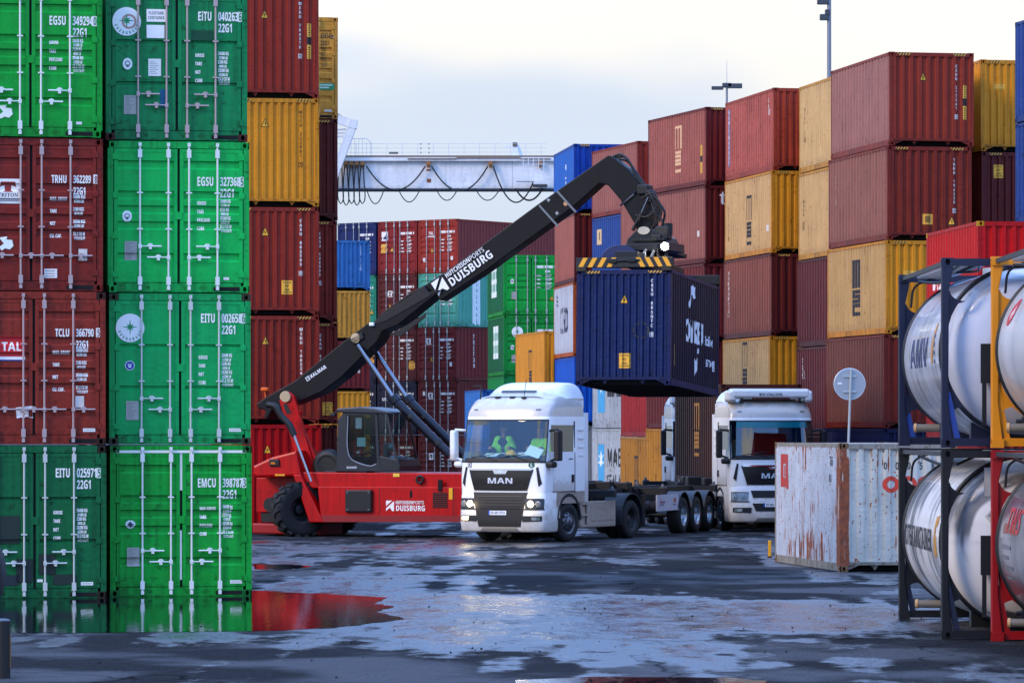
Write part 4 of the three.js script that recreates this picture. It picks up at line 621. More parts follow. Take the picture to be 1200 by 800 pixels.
function ringAt(tab, y, zb, inset = 0) {      // left rear -> front -> right rear
  const [, w, f, c] = lev(tab, y), Wd = w - inset, F0 = f - inset, n = 3.4, out = [], zs = [zb, lerp(zb, F0 - c, 0.2), lerp(zb, F0 - c, 0.34), lerp(zb, F0 - c, 0.5), lerp(zb, F0 - c, 0.84)];
  for (const z of zs) out.push(V(-Wd, y, z));
  for (const t of TF) { const a = PI - t * PI, cx = cos(a), sx = sin(a); out.push(V(Wd * Math.sign(cx) * pow(abs(cx), 2 / n), y, F0 - c + c * pow(sx, 2 / n))); }
  for (const z of [...zs].reverse()) out.push(V(Wd, y, z));
  return out;
}
const NR = 5 + 29 + 5;
function loft(tab, ys, zb, i0, i1, inset = 0) {
  const rings = ys.map((y) => ringAt(tab, y, typeof zb === 'function' ? zb(y) : zb, inset)), pos = [], uv = [], idx = [], n = i1 - i0 + 1;
  rings.forEach((r) => { for (let i = i0; i <= i1; i++) { const p = r[i]; pos.push(p.x, p.y, p.z); uv.push((p.x + p.z * 0.7) / 6.4, p.y / 3.2); } });
  for (let j = 0; j < ys.length - 1; j++) for (let i = 0; i < n - 1; i++) { const a = j * n + i, b = a + 1, c = a + n, d = c + 1; idx.push(a, b, d, a, d, c); }
  const g = new THREE.BufferGeometry(); g.setAttribute('position', new THREE.Float32BufferAttribute(pos, 3)); g.setAttribute('uv', new THREE.Float32BufferAttribute(uv, 2)); g.setIndex(idx); g.computeVertexNormals(); return g;
}
// a raised panel on the front skin: corner points [x, y] (bl, br, tr, tl), standing off by off
function face(tab, q, off, thick = 0.02, nu = 8, nv = 3, uvr) {
  const z = (x, y) => { const [, w, f, c] = lev(tab, y); return skin(f, w, c, 3.4)(x); };
  const at = (u, v, o) => { const x = lerp(lerp(q[0][0], q[1][0], u), lerp(q[3][0], q[2][0], u), v), y = lerp(lerp(q[0][1], q[1][1], u), lerp(q[3][1], q[2][1], u), v); return V(x, y, z(x, y) + o); };
  const top = grid((u, v) => at(u, v, off), nu, nv, uvr ? (u, v) => [lerp(uvr.u0, uvr.u1, u), lerp(uvr.v0, uvr.v1, v)] : null);
  if (uvr) return top;
  const e = (f, n) => grid(f, n, 1);
  return join([top, e((u, v) => at(u, 0, lerp(off - thick, off, v)), nu), e((u, v) => at(u, 1, lerp(off, off - thick, v)), nu), e((u, v) => at(0, u, lerp(off, off - thick, v)), nv), e((u, v) => at(1, u, lerp(off - thick, off, v)), nv)]);
}
const PRINT_NAME = print(1.1, 0.3, 150, (c, w, h) => { T(c, 'MAN', w / 2, h / 2, 0.155, { align: 'center', color: '#c9ced4', sx: 1.6 }); });
const PRINT_PLATE = print(0.52, 0.12, 250, (c, w, h) => { rect(c, 0, 0, w, h, '#eceef0'); rect(c, 0, 0, 0.045, h, '#1f4aa8'); T(c, 'DD-MD 9714', 0.065, h / 2, 0.078, { color: '#15171a', sx: 0.66 }); });
const PRINT_K = print(0.12, 0.15, 200, (c, w, h) => { rect(c, 0, 0, w, h, '#22242a'); rect(c, 0.015, 0.015, w - 0.03, h - 0.03, '#e8e8e6'); T(c, 'K', w / 2, h / 2, 0.1, { align: 'center', color: '#1a1c20', sx: 0.9 }); });
const PRINT_L = print(0.17, 0.17, 200, (c, w, h) => { disc(c, 0.085, 0.085, 0.083, '#1e5c46'); T(c, 'L', 0.085, 0.087, 0.1, { align: 'center', color: '#eef0ea', sx: 0.9 }); });
const PRINT_LION = print(0.34, 0.10, 200, (c, w, h) => { c.strokeStyle = '#d8dce0'; c.lineWidth = 0.012; c.beginPath(); c.moveTo(0.03, 0.02); c.lineTo(0.06, 0.075); c.lineTo(0.28, 0.075); c.lineTo(0.31, 0.02); c.stroke(); rect(c, 0.10, 0.025, 0.14, 0.03, '#d8dce0'); });
const PRINT_HOLD = print(1.0, 0.10, 150, (c, w, h) => { T(c, 'BIG STALLION', w / 2, h / 2, 0.065, { align: 'center', color: '#2a2e34', sx: 1.1 }); });

function tractor(o) {
  const t = thing('semi_truck', o.label, 'truck', o.pos, o.turn);
  const fr = 5, to = 33, all = NR - 1, zb = -2.30, I = 0.05;
  const G = (k, f) => cached('truck_' + k, f);
  const cab = part(t, 'cab', G('cab', () => join([
    loft(CAB, [0.98, 1.3, 1.62, 2.04], zb, 0, all), loft(CAB, [3.11, 3.30, 3.46, 3.60, 3.69, 3.74], (y) => zb - 0.0, 0, all),
    // pillars and sides round the openings
    loft(CAB, [2.04, 2.30, 2.98, 3.11], zb, 0, 2), loft(CAB, [2.04, 2.30, 2.98, 3.11], zb, all - 2, all),
    loft(CAB, [2.04, 2.30], zb, 2, 8), loft(CAB, [2.98, 3.11], zb, 2, 8), loft(CAB, [2.04, 2.30], zb, all - 8, all - 2), loft(CAB, [2.98, 3.11], zb, all - 8, all - 2),
    loft(CAB, [2.30, 2.98], zb, 6, 8), loft(CAB, [2.30, 2.98], zb, all - 8, all - 6),
    boxes(-1.19, 1.19, 1.0, 3.6, zb, zb + 0.04), grid((u, v) => V(lerp(-0.98, 0.98, u), 3.74 + 0.02 * sin(u * PI), lerp(zb, -0.95 - 0.6 + 0.6 * pow(max(0, 1 - pow(abs(u * 2 - 1), 3.4)), 1 / 3.4), v)), 12, 6)])), WHITE);
  part(cab, 'cab_lining', G('lin', () => join([loft(CAB, [1.5, 2.04], zb + 0.1, 0, all, I), loft(CAB, [3.11, 3.2, 3.4], zb + 0.1, 0, all, I), loft(CAB, [2.04, 2.30, 2.98, 3.11], zb + 0.1, 0, 2, I), loft(CAB, [2.04, 2.30, 2.98, 3.11], zb + 0.1, all - 2, all, I), boxes(-1.1, 1.1, 1.45, 1.5, zb + 0.1, -0.4), boxes(-1.14, 1.14, 1.5, 3.3, zb + 0.08, zb + 0.1), boxes(-1.1, 1.1, 3.28, 3.3, zb + 0.1, -0.55)])), std('#2b2d31', 0.8));
  part(cab, 'dashboard', G('dash', () => { const zf = (x) => skin(-0.09, 1.235, 0.43, 3.4)(x); return join([grid((u, v) => { const x = lerp(-1.12, 1.12, u), z0 = zf(x) - 0.06; return V(x, lerp(2.10, 2.17, v) + 0.04 * sin(u * 9) * v, lerp(z0, -0.82, v)); }, 20, 4), boxes(-1.1, 1.1, 1.6, 2.16, -0.86, -0.82)]); }), std('#17181b', 0.75));
  for (const sx of [-0.62, 0.62]) part(cab, 'seat', G('seat' + sx, () => join([rbox(0.52, 0.14, 0.5, sx, 1.80, -1.15, 0.05), rbox(0.50, 0.75, 0.14, sx, 2.2, -1.45, 0.06), rbox(0.28, 0.2, 0.1, sx, 2.68, -1.47, 0.04), boxes(sx - 0.2, sx + 0.2, 1.5, 1.75, -1.35, -0.95)])), std('#2a2c33', 0.85));
  part(cab, 'steering_wheel', G('sw', () => new THREE.TorusGeometry(0.22, 0.018, 8, 28).rotateX(-0.9).translate(0.62, 2.16, -0.98)), BLACK);
  part(t, 'windscreen', G('wind', () => loft(CAB, [2.04, 2.30, 2.6, 2.98, 3.11], zb, 8, 30)), GLASS);
  part(t, 'windscreen_seal', G('wseal', () => { const gs = []; const e = (y) => { const r = ringAt(CAB, y, zb); return r.slice(8, 31).map((p) => p.clone().add(V(0, 0, 0.004))); }; gs.push(tube(e(2.045), 0.022, 60, 6), tube(e(3.105), 0.018, 60, 6)); for (const i of [8, 30]) gs.push(tube([2.04, 2.3, 2.6, 2.98, 3.11].map((y) => ringAt(CAB, y, zb)[i]), 0.016, 12, 6)); return join(gs); }), BLACK);
  part(t, 'lower_screen_band', G('wband', () => face(CAB, [[-1.08, 2.06], [1.08, 2.06], [1.07, 2.14], [-1.07, 2.14]], 0.008, 0.01, 24, 1)), BLACK);
  for (const s of [0, 1]) part(t, 'side_window', G('sidew' + s, () => loft(CAB, [2.30, 2.6, 2.98], zb, s ? all - 6 : 2, s ? all - 2 : 6)), GLASS);
  for (const s of [-1, 1]) {
    const door = part(t, 'door', G('door' + s, () => { const xx = s * 1.243; return join([boxes(xx, xx + s * 0.006, 1.30, 2.30, -1.70, -0.52)]); }), WHITE);
    part(door, 'door_gap', G('dgap' + s, () => { const a = s * 1.238, gs = [], b = s * 1.247; gs.push(boxes(a, b, 1.25, 2.28, -1.745, -1.72), boxes(a - s * 0.02, b - s * 0.015, 2.28, 3.08, -1.75, -1.715), boxes(a, b, 1.28, 1.296, -1.72, -0.48)); return join(gs); }), DARK);
    part(door, 'door_handle', G('dh' + s, () => rbox(0.04, 0.20, 0.11, s * 1.262, 1.62, -1.58, 0.015)), BLACK);
    part(door, 'door_lettering', G('dl' + s, () => boxes(s * 1.2495, s * 1.2515, 2.10, 2.13, -1.60, -1.38)), BLACK);
    part(t, 'side_fairing', G('sfair' + s, () => { const gs = []; for (let i = 0; i < 4; i++) gs.push(rbox(0.012, 0.05, 0.30, s * 1.243, 2.2 + i * 0.22, -2.07, 0.005)); gs.push(boxes(s * 1.20, s * 1.235, 1.0, 3.3, -2.50, -2.30)); return join(gs); }), WHITE);
    // mirrors
    const m = part(t, 'mirror', G('mir' + s, () => join([rbox(0.16, 0.78, 0.24, s * 1.50, 2.46, -0.30, 0.05, 3), rod(V(s * 1.2, 2.84, -0.42), V(s * 1.48, 2.86, -0.30), 0.035, 8), rbox(0.24, 0.16, 0.26, s * 1.32, 1.98, -0.27, 0.06), rod(V(s * 1.22, 2.06, -0.4), V(s * 1.46, 2.14, -0.3), 0.03, 8)])), s < 0 && o.whiteMirror ? WHITE : BLACK);
    part(m, 'mirror_glass', G('mgl' + s, () => boxes(s * 1.44, s * 1.56, 2.12, 2.8, -0.425, -0.42)), std('#c8d2da', 0.03, 1));
    // sun visor lamp dots and roof marks
    part(t, 'marker_lamp', G('mkl' + s, () => face(CAB, [[s * 0.9 - 0.06, 3.36], [s * 0.9 + 0.06, 3.36], [s * 0.9 + 0.06, 3.39], [s * 0.9 - 0.06, 3.39]], 0.015, 0.02, 3, 1)), GREYMET);
  }
  // front panel: black grille with the maker's name
  const gr = part(t, 'grille', G('gr', () => face(CAB, [[-0.76, 1.32], [0.76, 1.32], [0.92, 1.85], [-0.92, 1.85]], 0.02, 0.05, 20, 6)), std('#08090c', 0.35));
  part(gr, 'grille_trim', G('gtr', () => join([face(CAB, [[-0.88, 1.83], [0.88, 1.83], [0.89, 1.875], [-0.89, 1.875]], 0.032, 0.05, 20, 1), face(CAB, [[-0.16, 1.74], [0.16, 1.74], [0.22, 1.84], [-0.22, 1.84]], 0.036, 0.05, 4, 1)])), CHROME);
  part(gr, 'maker_name', G('mn', () => face(CAB, [[-0.52, 1.43], [0.52, 1.43], [0.52, 1.71], [-0.52, 1.71]], 0.025, 0.01, 16, 3, PRINT_NAME)), PRINT_NAME.m);
  part(gr, 'emblem', G('li', () => face(CAB, [[-0.15, 1.755], [0.15, 1.755], [0.15, 1.84], [-0.15, 1.84]], 0.04, 0.01, 4, 1, PRINT_LION)), PRINT_LION.m);
  for (let i = 0; i < 3; i++) part(gr, 'grille_slat', G('gs' + i, () => face(CAB, [[-0.68 - 0.05 * i, 1.36 + i * 0.03], [0.68 + 0.05 * i, 1.36 + i * 0.03], [0.68 + 0.05 * i, 1.375 + i * 0.03], [-0.68 - 0.05 * i, 1.375 + i * 0.03]], 0.032, 0.02, 16, 1)), BLACK);
  for (const s of [-1, 1]) part(t, 'air_vane', G('av' + s, () => face(CAB, [[s * 1.06, 1.42], [s * 1.14, 1.50], [s * 1.04, 1.92], [s * 0.99, 1.90]].sort(() => 0), 0.016, 0.03, 3, 4)), BLACK);
  if (o.stickers) { part(t, 'letter_sticker', face(CAB, [[-0.98, 1.90], [-0.86, 1.90], [-0.86, 2.03], [-0.98, 2.03]], 0.008, 0.01, 2, 2, PRINT_K), PRINT_K.m); part(t, 'round_sticker', face(CAB, [[0.78, 1.89], [0.95, 1.89], [0.95, 2.05], [0.78, 2.05]], 0.008, 0.01, 2, 2, PRINT_L), PRINT_L.m); }
  // bumper with lamps
  const bp = part(t, 'bumper', G('bp', () => join([loft(BUMP, [0.27, 0.31, 0.5, 0.7, 0.9, 1.15, 1.285], -0.78, 0, all), boxes(-1.2, 1.2, 0.3, 1.2, -0.8, -0.76)])), WHITE);
  if (o.visor) for (const [y0, y1, a, b] of [[0.96, 1.16, 0.60, 0.66], [0.58, 0.80, 0.52, 0.62]]) part(bp, 'lower_grille', face(BUMP, [[-a, y0], [a, y0], [b, y1], [-b, y1]], 0.016, 0.04, 20, 3), BLACK);
  else part(bp, 'lower_grille', G('lg', () => face(BUMP, [[-0.60, 0.40], [0.60, 0.40], [0.78, 1.275], [-0.78, 1.275]], 0.016, 0.05, 20, 8)), BLACK);
  if (!o.visor) for (let i = 0; i < 5; i++) part(bp, 'grille_slat', G('bs' + i, () => face(BUMP, [[-0.57 - 0.02 * i, 0.86 + i * 0.075], [0.57 + 0.02 * i, 0.86 + i * 0.075], [0.58 + 0.02 * i, 0.885 + i * 0.075], [-0.58 - 0.02 * i, 0.885 + i * 0.075]], 0.03, 0.03, 16, 1)), std('#1c1e22', 0.4));
  part(bp, 'skid_trim', G('sk', () => face(BUMP, [[-0.58, 0.285], [0.58, 0.285], [0.46, 0.40], [-0.46, 0.40]], 0.022, 0.05, 16, 2)), std('#a5a098', 0.45, 0.5));
  part(bp, 'number_plate', G('np', () => face(BUMP, [[-0.31, 0.70], [0.21, 0.70], [0.21, 0.81], [-0.31, 0.81]], 0.026, 0.01, 4, 1, PRINT_PLATE)), PRINT_PLATE.m);
  for (const s of [-1, 1]) {
    const q = (a, b, y0, y1, k = 0) => s > 0 ? [[a, y0], [b, y0 + k], [b, y1], [a - 0.02, y1]] : [[-b, y0 + k], [-a, y0], [-a + 0.02, y1], [-b, y1]];
    const hl = part(bp, 'headlight', G('hl' + s, () => face(BUMP, q(0.74, 1.20, 0.86, 1.10, 0.0), 0.012, 0.04, 10, 4)), o.lit ? std('#4a4e54', 0.25, 0.6) : std('#8a9096', 0.25, 0.6));
    part(hl, 'headlight_frame', G('hf' + s, () => face(BUMP, q(0.71, 1.21, 0.835, 0.86), 0.018, 0.04, 10, 1)), BLACK); part(hl, 'headlight_frame', G('hg' + s, () => face(BUMP, q(0.74, 1.19, 1.10, 1.12), 0.018, 0.04, 10, 1)), BLACK);
    for (const [hx, ry] of [[0.87, 0.085], [1.06, 0.085]]) { const [, w, f, c] = lev(BUMP, 0.98), z = skin(f, w, c, 3.4)(hx); part(hl, 'headlight_lens', G('hln' + s + hx, () => { const gg = new THREE.SphereGeometry(0.088, 18, 10); gg.scale(1, 1, 0.35); return gg.translate(s * hx, 0.98, z + 0.01); }), o.lit && hx < 0.9 ? o.lit : LAMPGLASS); }
    const fg = part(bp, 'fog_lamp_recess', G('fg' + s, () => face(BUMP, q(0.66, 1.16, 0.53, 0.68, 0.02), 0.014, 0.04, 10, 2)), BLACK);
    part(fg, 'fog_lamp', G('fl' + s, () => face(BUMP, q(s > 0 ? 0.92 : 0.92, 1.12, 0.57, 0.65, 0.0), 0.022, 0.03, 4, 2)), o.lit && s < 0 ? o.lit : std('#9aa2a8', 0.15, 0.7));
    part(t, 'wheel_arch', G('wa' + s, () => { const out = []; const arc = (r, n = 16) => [...Array(n + 1)].map((_, i) => { const a = PI * i / n; return [-1.42 + r * cos(a), 0.56 + r * sin(a)]; }); const sh = [...arc(0.68), ...arc(0.60).reverse()]; const g = ext(sh, 0.36, 0.01); g.rotateY(-PI / 2); out.push(g.translate(s > 0 ? 1.25 : -0.89, 0, 0).clone()); return join(out); }), std('#26282b', 0.7));
    part(t, 'lower_side_panel', G('lsp' + s, () => join([boxes(s * 1.19, s * 1.235, 0.98, 1.29, -2.30, -0.75), boxes(s * 1.16, s * 1.22, 0.36, 0.98, -0.80, -0.70), ext([[0.72, 0.62], [0.77, 0.98], [0.72, 1.29], [0.55, 1.29], [0.55, 0.62]], 0.03).rotateY(-PI / 2).translate(s > 0 ? 1.245 : -1.215, 0, -0.0).translate(0, 0, -1.45)])), o.dirty ? DIRTY : WHITE);
    // steps behind the wheel, tank or side skirt
    part(t, 'step_box', G('stb' + s, () => { const gs = [boxes(s * 0.9, s * 1.18, 0.34, 0.98, -2.42, -2.08)]; for (const y of [0.36, 0.64, 0.93]) gs.push(boxes(s * 1.10, s * 1.235, y, y + 0.06, -2.44, -2.06)); gs.push(boxes(s * 1.18, s * 1.235, 0.36, 0.99, -2.12, -2.04)); return join(gs); }), o.dirty ? DIRTY : GREYMET);
    part(t, 'side_skirt', G('ssk' + s, () => join([rbox(0.06, 0.68, 1.62, s * 1.21, 0.68, -3.27, 0.025), boxes(s * 0.75, s * 1.18, 0.42, 0.98, -4.0, -2.5), rbox(0.012, 0.4, 1.3, s * 1.243, 0.70, -3.3, 0.005)])), o.dirty ? DIRTY : WHITE);
    part(t, 'rear_mudguard', G('rmg' + s, () => { const arc = (r, a0, a1, n = 18) => [...Array(n + 1)].map((_, i) => { const a = lerp(a0, a1, i / n); return [-5.05 + r * cos(a), 0.53 + r * sin(a)]; }); const g = ext([...arc(0.66, -0.25, PI + 0.15), ...arc(0.63, -0.25, PI + 0.15).reverse()], 0.62, 0.008); g.rotateY(-PI / 2); return g.translate(s > 0 ? 1.25 : -0.63, 0, 0); }), std('#23262e', 0.55));
    wheel(t, s * 1.08, 0.505, -1.42, { side: s, turn: o.steer || 0, mat: GREYMET });
    wheel(t, s * 1.085, 0.505, -5.05, { side: s, deep: true, mat: std('#3a3c40', 0.6, 0.4) }); wheel(t, s * 0.74, 0.505, -5.05, { side: -s, deep: true, mat: std('#3a3c40', 0.6, 0.4) });
  }
  part(t, 'chassis', G('ch', () => { const gs = []; for (const s of [-1, 1]) gs.push(boxes(s * 0.42, s * 0.36, 0.72, 0.98, -5.9, -0.5)); gs.push(boxes(-0.5, 0.5, 0.98, 1.05, -5.3, -4.1), cylG(0.46, 0.46, 0.08, 28).translate(0, 1.13, -4.65), boxes(-0.55, 0.55, 1.04, 1.10, -5.2, -4.3), boxes(-0.35, 0.35, 1.05, 1.35, -3.2, -2.7), cylG(0.14, 0.14, 1.1, 16).rotateZ(PI / 2).translate(0, 1.15, -3.9), boxes(-1.0, 1.0, 0.5, 0.62, -5.95, -5.85)); for (const z of [-1.42, -5.05]) gs.push(rod(V(-1.0, 0.5, z), V(1.0, 0.5, z), 0.08, 10)); gs.push(boxes(-0.9, 0.9, 0.42, 0.9, -1.0, -0.82), tube([V(-0.3, 2.0, -2.35), V(-0.28, 1.4, -2.6), V(-0.1, 1.25, -3.2), V(0, 1.2, -4.2)], 0.025, 20), tube([V(0.2, 2.0, -2.35), V(0.3, 1.35, -2.7), V(0.2, 1.25, -3.4), V(0.05, 1.2, -4.2)], 0.025, 20)); return join(gs); }), std('#1a1b1e', 0.7));
  for (let i = 0; i < 2; i++) part(t, 'wiper', G('wp' + i, () => { const [, w, f, c] = lev(CAB, 2.15); const z = (x) => skin(f, w, c, 3.4)(x) + 0.03; const x0 = i ? 0.75 : -0.1; return join([rod(V(x0, 2.07, z(x0)), V(x0 - 0.42, 2.20, z(x0 - 0.42) - 0.01), 0.012, 6), rod(V(x0 - 0.78, 2.155, z(x0 - 0.78) - 0.01), V(x0 - 0.10, 2.24, z(x0 - 0.10) - 0.02), 0.01, 6)]); }), BLACK);
  // roof air deflector
  part(t, 'roof_deflector', G('rd' + (o.visor ? 1 : 0), () => {
    const top = o.visor ? 4.0 : 4.08, f = (u, v) => { const s = u * 2 - 1, z = lerp(o.visor ? -0.55 : -0.70, -2.42, v), wv = lerp(0.92, 1.14, sstep(0, 0.6, v)), y = lerp(o.visor ? 3.66 : 3.68, top, sstep(-0.15, 0.75, v)); const e = pow(abs(s), 8); return V(s * wv, lerp(y, 3.62, e * 0.9), z); };
    const gs = [grid(f, 28, 18)]; for (const s of [-1, 1]) gs.push(grid((u, v) => { const p = f(s > 0 ? 1 : 0, u); return V(p.x, lerp(p.y, 3.45, v), p.z); }, 18, 3)); gs.push(grid((u, v) => { const p = f(u, 1); return V(p.x, lerp(p.y, 3.4, v), p.z); }, 28, 2));
    return join(gs);
  }), WHITE);
  if (o.visor) {
    part(t, 'sun_strip', face(CAB, [[-1.02, 2.92], [1.02, 2.92], [1.0, 3.09], [-1.0, 3.09]], 0.008, 0.006, 24, 2), std('#2a9aa6', 0.1, 0, { transmission: 0.55, thickness: 0 }));
    const vz = part(t, 'roof_visor', G('rv', () => join([rbox(2.30, 0.30, 0.5, 0, 3.87, -0.62, 0.1, 4), rbox(0.24, 0.34, 0.6, -1.10, 3.80, -0.68, 0.08), rbox(0.24, 0.34, 0.6, 1.10, 3.80, -0.68, 0.08)])), WHITE);
    part(vz, 'visor_slot', G('rvs', () => rbox(1.1, 0.06, 0.02, 0, 3.74, -0.365, 0.02)), std('#5c2a24', 0.5));
    part(vz, 'visor_lettering', G('rvl', () => quads([[V(-0.5, 3.80, -0.362), V(0.5, 3.80, -0.362), V(0.5, 3.90, -0.362), V(-0.5, 3.90, -0.362), [[PRINT_HOLD.u0, PRINT_HOLD.v0], [PRINT_HOLD.u1, PRINT_HOLD.v0], [PRINT_HOLD.u1, PRINT_HOLD.v1], [PRINT_HOLD.u0, PRINT_HOLD.v1]]]])), PRINT_HOLD.m);
    for (const s of [-1, 1]) part(vz, 'visor_bracket', G('rvb' + s, () => rbox(0.08, 0.13, 0.10, s * 0.83, 3.68, -0.38, 0.02)), BLACK);
  } else {
    part(t, 'roof_vent', G('rvn', () => new THREE.BoxGeometry(1.0, 0.012, 0.1).rotateX(0.5).translate(0.0, 3.84, -1.02)), std('#50545a', 0.5));
    for (const x of [-0.98, -0.42, 0.0, 0.36]) part(t, x === -0.98 ? 'antenna' : 'roof_lamp', G('ant' + x, () => x === -0.98 ? join([rod(V(x, 3.6, -0.75), V(x, 4.0, -0.8), 0.02, 6), rod(V(x, 3.98, -0.8), V(x - 0.25, 3.98, -0.85), 0.02, 6)]) : x === 0.36 ? join([rod(V(x, 3.66, -0.6), V(x + 0.02, 4.15, -0.7), 0.008, 6), rbox(0.12, 0.05, 0.1, x, 3.68, -0.6, 0.02)]) : rbox(0.14, 0.05, 0.12, x, 3.69, -0.66, 0.02)), BLACK);
  }
  return t;
}
const LIT = std('#fff2da', 0.3, 0, { emissive: lin('#ffdca6'), emissiveIntensity: 6 });
const tk = R(28);
const front1 = V((637.5 - 600) / F * 99, 0, -99).addScaledVector(V(cos(tk), 0, sin(tk)), -1.25);
const truck1 = tractor({ label: 'white truck tractor with lit headlights in the middle of the yard, pulling an empty chassis', pos: front1, turn: -tk, lit: LIT, stickers: 1, dirty: 1, whiteMirror: 1, steer: R(-6) });
const truck2 = tractor({ label: 'white truck with roof visor facing the camera behind the rusty white container', pos: V((907 - 600) / F * 110, 0, -110), turn: R(9), visor: 1, dirty: 0 });
const truck3 = truck2.clone(); truck3.name = numbered('semi_truck'); scene.add(truck3); truck3.position.set((781 - 600) / F * 121.5 + 1.44, 0, -121.5); truck3.rotation.y = R(6); tag(truck3, 'white truck of which only a narrow strip shows left of the dark brown container', 'truck');
// headlights give a little light of their own
for (const s of [-1, 1]) { const l = new THREE.PointLight(0xffe2b0, 0.25); l.position.copy(V(s * 0.86, 0.98, 0.16).applyAxisAngle(V(0, 1, 0), -tk).add(front1)); l.name = 'headlight_glow'; scene.add(l); }

// skeletal trailers
function trailer(label, pos, turn, len, sign) {
  const t = thing('container_trailer', label, 'trailer', pos, turn);       // origin at the kingpin on the ground, runs towards -z
  part(t, 'chassis_frame', cached('tfr' + len, () => { const gs = []; for (const s of [-1, 1]) { gs.push(boxes(s * 0.50, s * 0.36, 1.16, 1.28, 1.2, -2.2), boxes(s * 0.50, s * 0.36, 0.92, 1.28, -2.0, -len)); } for (let z = 0.9; z > -len; z -= 0.95) gs.push(boxes(-0.5, 0.5, 1.02, 1.14, z - 0.06, z + 0.06)); for (const z of [1.1, -3.6, -len + 0.15]) gs.push(boxes(-1.22, 1.22, 1.1, 1.27, z - 0.11, z + 0.11)); gs.push(boxes(-1.22, 1.22, 0.55, 0.66, -len, -len + 0.1), boxes(-0.42, 0.42, 0.66, 1.0, -len + 0.02, -len + 0.1)); return join(gs); }), std('#17181b', 0.65));
  for (const z of [1.1, -3.6, -len + 0.15]) for (const s of [-1, 1]) part(t, 'twist_lock', cached('twl', () => join([boxes(-0.09, 0.09, 1.27, 1.31, -0.09, 0.09), cylG(0.03, 0.045, 0.08, 10).translate(0, 1.35, 0)])), GREYMET).position.set(s * 1.13, 0, z);
  part(t, 'air_hoses', cached('tah', () => { const r = rng(12), gs = []; for (let i = 0; i < 9; i++) { const x = -0.9 + 1.9 * r(), z = -0.4 - 3.4 * r(); gs.push(tube([V(x, 1.15, z), V(x + 0.1, 1.36 + 0.1 * r(), z - 0.3), V(x + 0.2, 1.18, z - 0.8)], 0.03, 10)); gs.push(rbox(0.3 + 0.3 * r(), 0.18 + 0.12 * r(), 0.4, x, 1.34, z, 0.03)); } return join(gs); }), BLACK);
  for (const s of [-1, 1]) part(t, 'support_leg', cached('tsl' + s, () => join([boxes(s * 0.95, s * 0.82, 0.3, 1.1, -2.55, -2.42), boxes(s * 1.02, s * 0.75, 0.26, 0.3, -2.62, -2.35)])), BLACK);
  part(t, 'air_tank', cached('tat', () => { return join([new THREE.CapsuleGeometry(0.17, 0.8, 6, 14).rotateX(PI / 2).translate(0.85, 0.74, -3.3)]); }), BLACK);
  if (sign) { part(t, 'side_board', boxes(1.19, 1.23, 0.66, 1.10, -4.85, -2.75), std('#b9b6c0', 0.4)); const r = print(1.9, 0.40, 110, (c, w, h) => { rect(c, 0.14, 0.1, 0.06, 0.2, '#a03034'); rect(c, 0.24, 0.16, 0.4, 0.05, '#8d4a50'); rect(c, 0.24, 0.24, 0.3, 0.03, '#6a6468'); rect(c, 1.45, 0.1, 0.09, 0.11, '#c8862e'); rect(c, 1.56, 0.08, 0.12, 0.12, '#a03034'); rect(c, 1.40, 0.25, 0.3, 0.03, '#6a6468'); }); part(t, 'side_board_print', quads([[V(1.234, 0.68, -2.85), V(1.234, 0.68, -4.75), V(1.234, 1.08, -4.75), V(1.234, 1.08, -2.85), [[r.u0, r.v0], [r.u1, r.v0], [r.u1, r.v1], [r.u0, r.v1]]]]), r.m); }
  for (let i = 0; i < 3; i++) { const z = -len + 0.9 + (2 - i) * 1.33; for (const s of [-1, 1]) { wheel(t, s * 1.05, 0.505, z, { side: s, w: 0.38, deep: true, mat: std('#aeb4ba', 0.3, 0.8) }); part(t, 'mudguard', cached('tmg' + s, () => { const arc = (r, n = 14) => [...Array(n + 1)].map((_, k) => { const a = lerp(0.25, PI - 0.25, k / n); return [r * cos(a), 0.53 + r * sin(a)]; }); const g = ext([...arc(0.63), ...arc(0.60).reverse()], 0.44, 0.006); g.rotateY(-PI / 2); return g.translate(s > 0 ? 1.25 : -0.81, 0, 0); }), std('#1b1d24', 0.5)).position.z = z; } part(t, 'axle', cached('tax', () => rod(V(-1, 0.5, 0), V(1, 0.5, 0), 0.07, 10)), BLACK).position.z = z; }
  parts(t, 'tail_lamp', [-1, 1].map((s) => boxes(s * 1.15, s * 0.8, 0.68, 0.8, -len - 0.02, -len + 0.02)), std('#7c1512', 0.3));
  return t;
}
const ta = R(18.5), king = front1.clone().add(V(sin(tk) * 4.65, 0, -cos(tk) * 4.65));
trailer('black skeletal container chassis with three axles behind the lit white truck', king, -ta, 8.9, true);
const t2p = truck2.position.clone().add(V(-sin(R(9)) * 4.65, 0, -cos(R(9)) * 4.65));
trailer('dark trailer chassis behind the second white truck, carrying the brown container', V(t2p.x + 0.1, 0, t2p.z + 1.4), R(10), 8.6, false);
const brownM = paint('#54302a', 0);
{ const c = makeContainer({ c: '#5a2f28', h: HC, label: 'dark brown container with large orange vertical letters, loaded behind the second truck', sideMat: paint('#4a2a26', 0), sideDecals: [{ r: MSC_OCHRE, u: 2.5, y: 0.75 }] }); const y0 = R(10.4), nl = V((845 - 600) / F * 114, 1.29, -114); c.rotation.y = y0; c.position.copy(nl).add(V(cos(y0) * W0 / 2 - sin(y0) * L20 / 2, 0, -sin(y0) * W0 / 2 - cos(y0) * L20 / 2)); scene.add(c); }

